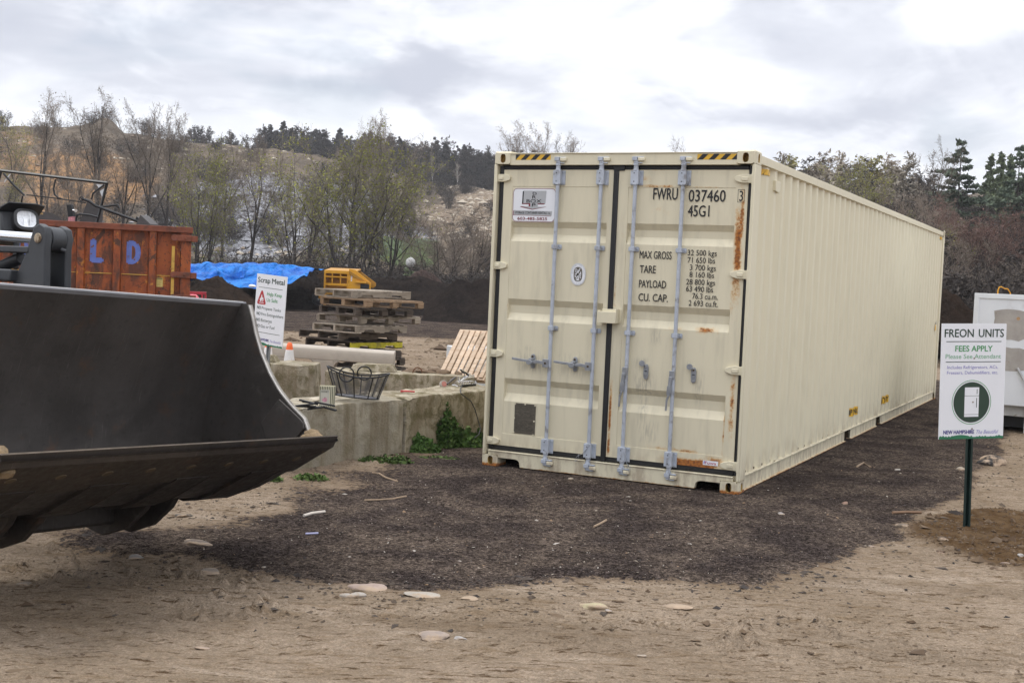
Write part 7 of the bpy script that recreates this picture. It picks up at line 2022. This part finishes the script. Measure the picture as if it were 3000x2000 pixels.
# right-hand wood: the ones that can be told apart
place_px('pine1', 2818, 414, 88, 'dark layered pine standing highest in the right-hand wood', wide=1.05); place_px('tall2', 2738, 392, 80, 'pale bare tree with open crown left of the tall pine', wide=.85)
place_px('spr1', 2905, 455, 105, 'small dark conifer right of the tall pine'); place_px('spr1', 2935, 448, 100, 'middle one of the three pointed conifers right of the tall pine'); place_px('spr1', 2962, 455, 104, 'pointed conifer furthest right of the three'); place_px('pine1', 2990, 430, 84, 'dark conifer at the right edge of the picture')
place_px('redt', 2800, 560, 66, 'tree with red buds below the tall pine'); place_px('redt', 2880, 590, 62, 'tree with red buds above the white trailer'); place_px('redt', 2975, 560, 64, 'tree with red buds at the right edge above the trailer')
place_px('bud1', 2690, 610, 62, 'yellow-green budding tree above the far end of the container', wide=1.1); place_px('bud2', 2500, 455, 92, 'yellow-green budding tree over the container roof at right', wide=1.0)
place_px('mult', 2640, 560, 58, 'bare leaning tree behind the far end of the container', wide=1.1); place_px('mult', 2840, 700, 50, 'bare low tree between the container and the trailer', wide=1.1)
for i, (px, py) in enumerate(((2275, 452), (2330, 455), (2400, 445), (2450, 448), (2560, 455), (2610, 452), (2660, 450))):
    place_px(('for1', 'for3', 'for2')[i % 3], px, py, 100 + 4 * (i % 3), 'bare round-crowned tree on the skyline above the container', 'round trees on the right skyline', wide=1.35)
for i, (px, py) in enumerate(((1343, 470), (1270, 440))):
    place_px('birch', px, py, 252, ('thin white-trunked birch at the foot of the ridge wood beside the container', 'thin white-trunked birch further left at the foot of the ridge wood')[i], name='birch_tree', wide=.7)

# the wood along the ridge above the quarry
rnd = random.Random(77); N = 0
SKY = [(560, 432), (640, 410), (700, 398), (770, 392), (785, 362), (830, 358), (900, 362), (960, 375), (1030, 382), (1100, 385), (1180, 388), (1240, 392), (1290, 392), (1350, 400), (1400, 415), (1460, 430), (1600, 440)]
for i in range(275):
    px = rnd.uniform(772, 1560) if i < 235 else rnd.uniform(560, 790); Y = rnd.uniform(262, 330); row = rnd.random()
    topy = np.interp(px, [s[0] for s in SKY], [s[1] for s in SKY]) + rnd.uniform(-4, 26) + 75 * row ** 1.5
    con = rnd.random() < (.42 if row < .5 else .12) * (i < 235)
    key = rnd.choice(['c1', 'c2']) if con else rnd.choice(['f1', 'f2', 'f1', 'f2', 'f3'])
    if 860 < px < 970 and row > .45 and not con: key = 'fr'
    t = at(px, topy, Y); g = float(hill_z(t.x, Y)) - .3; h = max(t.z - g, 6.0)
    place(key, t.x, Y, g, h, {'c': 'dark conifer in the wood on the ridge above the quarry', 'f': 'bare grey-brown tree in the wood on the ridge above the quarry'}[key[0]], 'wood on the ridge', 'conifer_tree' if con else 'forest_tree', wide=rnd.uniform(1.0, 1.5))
# the wood on the right-hand slope
SKR = [(2180, 560), (2230, 500), (2280, 470), (2380, 458), (2480, 460), (2600, 462), (2700, 470), (2800, 480), (2900, 478), (3000, 470), (3150, 470)]
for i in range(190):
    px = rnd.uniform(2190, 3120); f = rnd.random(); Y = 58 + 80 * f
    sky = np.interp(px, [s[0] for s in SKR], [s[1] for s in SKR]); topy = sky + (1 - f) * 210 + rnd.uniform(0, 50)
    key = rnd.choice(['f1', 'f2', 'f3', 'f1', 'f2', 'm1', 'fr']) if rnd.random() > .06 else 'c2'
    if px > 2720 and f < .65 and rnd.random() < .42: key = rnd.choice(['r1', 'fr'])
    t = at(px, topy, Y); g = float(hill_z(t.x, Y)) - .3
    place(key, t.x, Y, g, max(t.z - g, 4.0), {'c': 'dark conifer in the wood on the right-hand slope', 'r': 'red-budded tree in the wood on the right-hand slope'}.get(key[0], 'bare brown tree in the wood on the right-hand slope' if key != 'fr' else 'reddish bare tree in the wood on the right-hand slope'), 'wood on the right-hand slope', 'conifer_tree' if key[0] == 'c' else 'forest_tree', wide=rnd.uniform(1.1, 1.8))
# brush on the slope, along the heaps, on the rim
for i in range(215):
    z = rnd.random()
    if i < 60: px, Y = rnd.uniform(-60, 1480), rnd.uniform(70, 112)
    elif i < 150: px, Y = rnd.uniform(-60, 1480), rnd.uniform(120, 258)
    else: px, Y = rnd.uniform(2560, 3060), rnd.uniform(38, 66)
    key = rnd.choice(['b1', 'b2', 'b1', 'b2', 'b3']) if not (1240 < px < 1480 and Y < 112) else 'b3'
    if i >= 150: key = rnd.choice(['b1', 'b2', 'b3'])
    t = at(px, 800, Y); g = max(float(hill_z(t.x, Y)), 0) - .1; h = rnd.uniform(1.6, 3.4) * (1.25 if Y > 120 else 1)
    place(key, t.x, Y, g, h, 'leafless brown bush on the rough ground behind the yard' if key != 'b3' else 'yellow-green budding bush on the rough ground behind the yard', 'brush behind the yard', 'wild_bush', 'bush', wide=rnd.uniform(1.0, 1.7))
# thick yellow-green brush next to the container
for i in range(16):
    px, Y = rnd.uniform(1250, 1440), rnd.uniform(68, 78); t = at(px, 800, Y)
    place('b3', t.x, Y, -.1, rnd.uniform(1.4, 2.3), 'yellow-green budding bush on the rough ground behind the yard', 'brush behind the yard', 'wild_bush', 'bush', wide=1.5)
t = at(1195, 800, 67); place('spr2', t.x, 67, .1, 2.1, 'small bright green pine sapling below the white tank', name='pine_sapling', wide=1.6)
for k, p in PROTO.items():
    if not p['used']:
        for o in list(p['root'].children_recursive) + [p['root']]: bpy.data.objects.remove(o)


# ================================================================== WEEDS, STONES AND LITTER
def weed(x, y, z, w, d, h, n, label, mat, seed, leaf=.016, rz=0.0):
    rng = np.random.default_rng(seed); root = thing('weed_plant', label, 'weed', (x, y, z), rz, None)
    a = rng.uniform(0, 2 * PI, n); r = np.sqrt(rng.random(n)); u = rng.random(n)
    lump = .6 + .8 * np.abs(fbm(np.cos(a) * 1.5 + seed, np.sin(a) * 1.5 + r * 2, 3, seed)) * 2
    P = np.stack([np.cos(a) * r * w, np.sin(a) * r * d, u * h * np.sqrt(np.clip(1 - r ** 2, .04, 1)) * lump], -1)
    V, F = quads(P, leaf, rng, .3, 1.5); V[:, :] *= 1
    k2 = fbm(P[:, 0] * 22 + seed, P[:, 1] * 22 + P[:, 2] * 14, 3, seed) + .12 * rng.normal(size=n) + .35 * (P[:, 2] / h - .5)
    fast_mesh('foliage', V, F, [mat, m_leafl], root, mi=(k2 > .08).astype(int))
    st = []
    for i in range(max(6, n // 60)):
        q = P[rng.integers(0, n)]; st.append(((q[0] * .4, q[1] * .4, -.01), tuple(q), .0025, .0012, 0))
    V, F = segs_mesh(st, 3); fast_mesh('stem', V, F, m_leaf, root)
    return root
q = gnd(1300, 1312, 0); weed(q.x, q.y, .0, .17, .10, .44, 2200, 'tall dark green weed growing against the mossy concrete block', m_leaf, 3, .020)
q = gnd(1345, 1310, 0); weed(q.x, q.y, .0, .24, .12, .24, 1400, 'low dark green weed right of the tall weed by the block', m_leaf, 4, .018)
q = gnd(1235, 1324, 0); weed(q.x, q.y, .0, .18, .10, .19, 1500, 'leafy green weed at the foot of the joint between the blocks', m_leaf, 5, .018)
q = gnd(1130, 1356, 0); weed(q.x, q.y, .0, .26, .08, .09, 480, 'pale green weed creeping along the smooth block', m_leafl, 6, .013)
q = gnd(1392, 1296, 0); weed(q.x, q.y, .0, .13, .08, .20, 500, 'small weed at the foot of the cord beside the container', m_leaf, 7, .016)
q = gnd(910, 1408, 0); weed(q.x, q.y, .0, .16, .08, .08, 300, 'low pale weed on the dirt right of the bucket heel', m_leafl, 8, .012)
q = gnd(800, 1410, 0); weed(q.x, q.y, .0, .10, .06, .06, 160, 'small pale weed tuft under the bucket tip', m_leafl, 9, .012)
q = gnd(1290, 1345, 0); weed(q.x, q.y, .0, .22, .1, .03, 240, 'thin scattered weed on the dark soil before the mossy block', m_leafl, 10, .011)

STC = {}
def stone_mat(c):
    if c not in STC: STC[c] = M('stone_%d' % len(STC), tuple(x * .62 for x in c), .9, var=.25, vscale=14, bump=.5, bscale=40, col2=(.33, .245, .17), c2scale=9, c2lo=.42, c2hi=.6)
    return STC[c]
STONES = [(1080, 1727, 112, 24, (.55, .42, .35), 'long pinkish flat stone at the edge of the dark compost'), (1036, 1750, 62, 26, (.60, .55, .49), 'small whitish stone just below the long pinkish one'), (1236, 1752, 112, 22, (.58, .52, .44), 'cream flat stone below the edge of the compost'),
          (1375, 1771, 62, 14, (.56, .42, .29), 'narrow orange-tan stone right of the cream flat stone'), (1738, 1780, 84, 30, (.62, .54, .33), 'yellowish stone in the middle of the dirt foreground'), (1780, 1794, 22, 12, (.50, .46, .44), 'tiny grey stone touching the yellowish stone'), (1975, 1777, 100, 16, (.50, .38, .27), 'thin tan stone right of the yellowish stone'),
          (1262, 1870, 96, 28, (.46, .37, .31), 'brownish flat stone low in the foreground dirt'), (1347, 1878, 36, 11, (.55, .53, .51), 'little white stone beside the brownish flat stone'), (596, 1671, 86, 15, (.38, .31, .25), 'pale flat stone in the shade below the bucket'), (530, 1511, 42, 20, (.12, .105, .09), 'dark rounded stone right of the bucket heel'),
          (392, 1633, 62, 14, (.40, .37, .34), 'pale jagged shard lying in the bucket shade'), (565, 1596, 100, 14, (.24, .19, .15), 'brown flat stone under the bucket'), (588, 1890, 44, 20, (.54, .41, .33), 'pinkish stone low in the left foreground'), (1876, 1930, 28, 13, (.52, .44, .36), 'small round stone near the bottom of the picture'),
          (68, 1708, 46, 15, (.42, .35, .28), 'pale stone at the far left of the foreground'), (773, 1668, 14, 10, (.55, .50, .42), 'tiny round pale stone right of the bucket shade'), (2650, 1535, 40, 20, (.24, .19, .14), 'flat brown stone at the corner of the compost left of the green post'), (2765, 1588, 40, 18, (.13, .085, .05), 'brown clod at the foot of the green sign post'),
          (2755, 1610, 36, 14, (.15, .09, .055), 'brown clod below the green sign post'), (2905, 1345, 92, 56, (.035, .03, .028), 'large dark lump behind the green sign post'), (2815, 1376, 20, 16, (.55, .48, .38), 'small cream stone left of the large dark lump'), (2950, 1640, 34, 14, (.45, .34, .28), 'pinkish stone in the brown soil at right'), (2992, 1627, 20, 18, (.70, .68, .64), 'white stone at the right edge'),
          (2290, 1505, 22, 12, (.50, .47, .44), 'white flake on the compost in front of the container corner'), (2475, 1475, 20, 16, (.45, .27, .20), 'pinkish leaf-shaped flake on the compost beside the container'), (2555, 1592, 20, 12, (.46, .38, .32), 'small stone near the edge of the compost at right'), (1671, 1406, 16, 9, (.50, .43, .34), 'pale pebble on the compost below the container sill'), (2920, 1660, 26, 14, (.16, .10, .06), 'brown clod in the soil right of the post')]
for i, (px, py, w, h, c, lab) in enumerate(STONES):
    p = gnd(px, py + h * .35, 0.0); k = p.y / FPX; gz = float(ground_z(np.array([p.x]), np.array([p.y]))[0])
    w *= .9; rx = w * k / 2; rz = max(h * k * .55, .012); ry = rx * random.uniform(.55, .85)
    mb = MB(); mb.blob((0, 0, rz * .12), rx, ry, rz * .62, .34, 3, i + 11)
    o = mb.build('stone', stone_mat(c), loc=(p.x, p.y + ry * .5, gz)); o.rotation_euler = (0, 0, random.uniform(-.25, .25)); tag(o, lab, 'stone', 'stones lying on the ground')
m_stick = M('dry_stick', (.32, .23, .15), .85, var=.25, vscale=30); m_stickw = M('bleached_stick', (.58, .52, .45), .8, var=.15)
STK = [([(890, 1516), (915, 1509), (952, 1506)], .010, m_stickw, 'bleached white stick on the compost right of the bucket'), ([(895, 1569), (932, 1568)], .007, M('lilac_plastic', (.42, .42, .62), .5), 'small lilac plastic strip on the compost'), ([(1740, 1550), (1755, 1543), (1776, 1534)], .008, m_stick, 'short bent stick on the compost below the container'),
       ([(1090, 1388), (1110, 1390), (1130, 1402), (1165, 1414)], .007, m_stick, 'long thin root on the soil in front of the smooth block'), ([(1068, 1469), (1110, 1466), (1150, 1462), (1190, 1455)], .007, m_stick, 'thin pale root on the compost below the blocks'), ([(2510, 1371), (2530, 1360), (2550, 1372)], .010, m_stick, 'curved pale stick on the compost beside the container'),
       ([(2615, 1505), (2660, 1503), (2698, 1502)], .012, M('brown_stick', (.20, .12, .07), .85, var=.3), 'straight brown stick at the corner of the compost'), ([(2622, 1382), (2636, 1382)], .009, m_stickw, 'short white stub on the compost beside the container')]
for pts, r, m, lab in STK:
    P_ = [gnd(*q) for q in pts]; P_ = [p + Vector((0, 0, float(ground_z(np.array([p.x]), np.array([p.y]))[0]) + r * .8)) for p in P_]
    mb = MB(); mb.tube(P_, r, 6); tag(mb.build('stick', m), lab, 'stick')

# broken rock over the quarry slope
def hill_rocks(n=2600):
    rng = np.random.default_rng(31); Y = rng.uniform(122, 256, n * 4); px = rng.uniform(-150, 1500, n * 4); X = (px - 1500) / FPX * Y; Z = hill_z(X, Y); hor = 755 + px * .0439; py = hor - (Z - CAM_H) / Y * FPX
    w = np.maximum.reduce([np.exp(-(((px - 740) / 200) ** 2 + ((py - 620) / 110) ** 2)), np.exp(-(((px - 1370) / 130) ** 2 + ((py - 640) / 90) ** 2)), .35 * np.exp(-(((px - 300) / 400) ** 2 + ((py - 450) / 40) ** 2)), .8 * np.exp(-((py - 738) / 8) ** 2) * (np.abs(px - 880) < 260)])
    ok = rng.random(n * 4) < w; X, Y, Z, px, py = X[ok][:n], Y[ok][:n], Z[ok][:n], px[ok][:n], py[ok][:n]; m = len(X)
    oct_ = np.array([(1, .1, 0), (0, 1, .1), (-1, 0, 0), (.1, -1, 0), (0, .1, 1), (0, 0, -.5)], float); F0 = np.array([(0, 1, 4), (1, 2, 4), (2, 3, 4), (3, 0, 4), (1, 0, 5), (2, 1, 5), (3, 2, 5), (0, 3, 5)])
    s = .27 * np.minimum(rng.lognormal(0, .55, (m, 1, 1)), 2.2); v = oct_[None] * rng.uniform(.5, 1.4, (m, 6, 1)) * np.array([1.3, 1, .7]); V = v * s + np.stack([X, Y, Z], -1)[:, None]
    F = (F0[None] + (np.arange(m) * 6)[:, None, None]).reshape(-1, 3); tan = (px > 1150) | (py < 500) | (np.abs(py - 738) < 14); mi = np.where(tan, rng.integers(2, 4, m), rng.integers(0, 2, m))
    o = fast_mesh('quarry_rocks', V.reshape(-1, 3), F, [M('rock_grey', (.33, .33, .35), .9), M('rock_dark', (.13, .125, .13), .9), M('rock_tan', (.42, .36, .28), .9), M('rock_brown', (.22, .165, .115), .9)], mi=np.repeat(mi, 8), smooth=False)
    tag(o, 'broken grey and tan rock strewn over the quarry slope', None, None, 'stuff')
hill_rocks()
# uncountable crumbs: wood chips and pebbles in the compost, clods in the dirt
def scatter(name, n, region, size, mats, label, seed, elong=(1, 1, .4), keep=None):
    rng = np.random.default_rng(seed); base = []
    u = rng.random((n * 3, 2)); Y = region[2] * (region[3] / region[2]) ** u[:, 0]; X = (u[:, 1] * (region[1] - region[0]) + region[0]) * Y
    if keep is not None: ok = keep(X, Y, rng); X, Y = X[ok], Y[ok]
    X, Y = X[:n], Y[:n]; Z = ground_z(X, Y); m = len(X)
    # a chip: squashed irregular octahedron
    oct_ = np.array([(1, 0, 0), (0, 1, 0), (-1, 0, 0), (0, -1, 0), (0, 0, 1), (0, 0, -.4)], float)
    F0 = np.array([(0, 1, 4), (1, 2, 4), (2, 3, 4), (3, 0, 4), (1, 0, 5), (2, 1, 5), (3, 2, 5), (0, 3, 5)])
    s = size * rng.lognormal(0, .6, (m, 1, 1)); v = (oct_[None] + rng.normal(scale=.22, size=(m, 6, 3))) * rng.uniform(.6, 1.25, (m, 6, 1)) * np.array(elong)[None, None]
    v[..., 0] *= rng.uniform(.5, 1.9, (m, 1)); a = rng.uniform(0, 2 * PI, (m, 1)); x = v[..., 0] * np.cos(a) - v[..., 1] * np.sin(a); y = v[..., 0] * np.sin(a) + v[..., 1] * np.cos(a)
    V = np.stack([x, y, v[..., 2]], -1) * s; V += np.stack([X, Y, Z + .001], -1)[:, None]
    F = (F0[None] + (np.arange(m) * 6)[:, None, None]).reshape(-1, 3); mi = np.repeat(rng.integers(0, len(mats), m), 8)
    o = fast_mesh(name, V.reshape(-1, 3), F, mats, mi=mi, smooth=False); tag(o, label, None, None, 'stuff'); return o
chipm = [M('chip_a', (.33, .28, .22), .9), M('chip_b', (.26, .17, .10), .9), M('chip_c', (.42, .38, .33), .9), M('chip_d', (.10, .07, .05), .9), M('chip_e', (.055, .045, .04), .9), M('chip_f', (.05, .04, .035), .9), M('chip_g', (.04, .032, .03), .9)]
scatter('compost_chips', 3800, (-.26, .42, 6.3, 26), .0042, chipm, 'pale wood chips and pebbles strewn over the dark compost', 1, (1, .6, .45), lambda X, Y, r: (compost_mask(X, Y) > .35) & (r.random(len(X)) < np.clip(9 / Y, .2, 1)))
clodm = [M('clod_a', (.12, .08, .047), .95), M('clod_b', (.15, .105, .065), .95), M('clod_c', (.20, .15, .10), .95), M('clod_d', (.08, .05, .028), .95)]
scatter('dirt_clods', 8000, (-.46, .46, 4.6, 16), .0052, clodm, 'brown crumbs and small clods on the dry dirt', 2, (1, .8, .45), lambda X, Y, r: (compost_mask(X, Y) < .4) & (fbm(X * .8, Y * 1.6, 3, 41) + .25 * (r.random(len(X)) - .5) > .02))
scatter('soil_clods', 1500, (.28, .50, 8.0, 11.5), .0075, [clodm[0], clodm[3], M('clod_e', (.09, .055, .03), .95)], 'brown clods on the turned soil round the green post', 3, (1, .9, .8), lambda X, Y, r: soil_mask(X, Y) > .3)
scatter('yard_crumbs', 2600, (-.30, .02, 17, 36), .028, clodm, 'brown crumbs on the churned dirt of the far yard', 4, (1, .8, .5), lambda X, Y, r: compost_mask(X, Y) < .5)
def near_edge(X, Y, r):
    d = poly_sd(X, Y, COMPOST); return (d < .10) & (d > -1.3) & (r.random(len(X)) < np.exp(-np.abs(d - .02) / .28))
scatter('edge_crumbs', 7000, (-.36, .44, 5.8, 16), .0075, [M('crumb_a', (.035, .027, .023), .95), M('crumb_b', (.06, .045, .034), .95), M('crumb_c', (.09, .065, .045), .95)], 'dark compost crumbs kicked out on to the dirt round the compost', 6, (1, .9, .45), near_edge)


# ================================================================== HAZE (damp spring air between the yard and the ridge)
def build_haze():
    mb = MB(); mb.box(-640, 640, -230, 640, -1.4, 62)
    m = bpy.data.materials.new('haze_air'); m.use_nodes = True; t = m.node_tree
    for n in list(t.nodes): t.nodes.remove(n)
    v = t.nodes.new('ShaderNodeVolumePrincipled'); v.inputs['Color'].default_value = (.86, .88, .92, 1); v.inputs['Density'].default_value = .0004; v.inputs['Anisotropy'].default_value = .0
    o = t.nodes.new('ShaderNodeOutputMaterial'); t.links.new(v.outputs[0], o.inputs['Volume'])
    h = mb.build('haze', m, smooth=0); tag(h, 'thin pale haze in front of the distant trees', None, None, 'stuff')
build_haze()
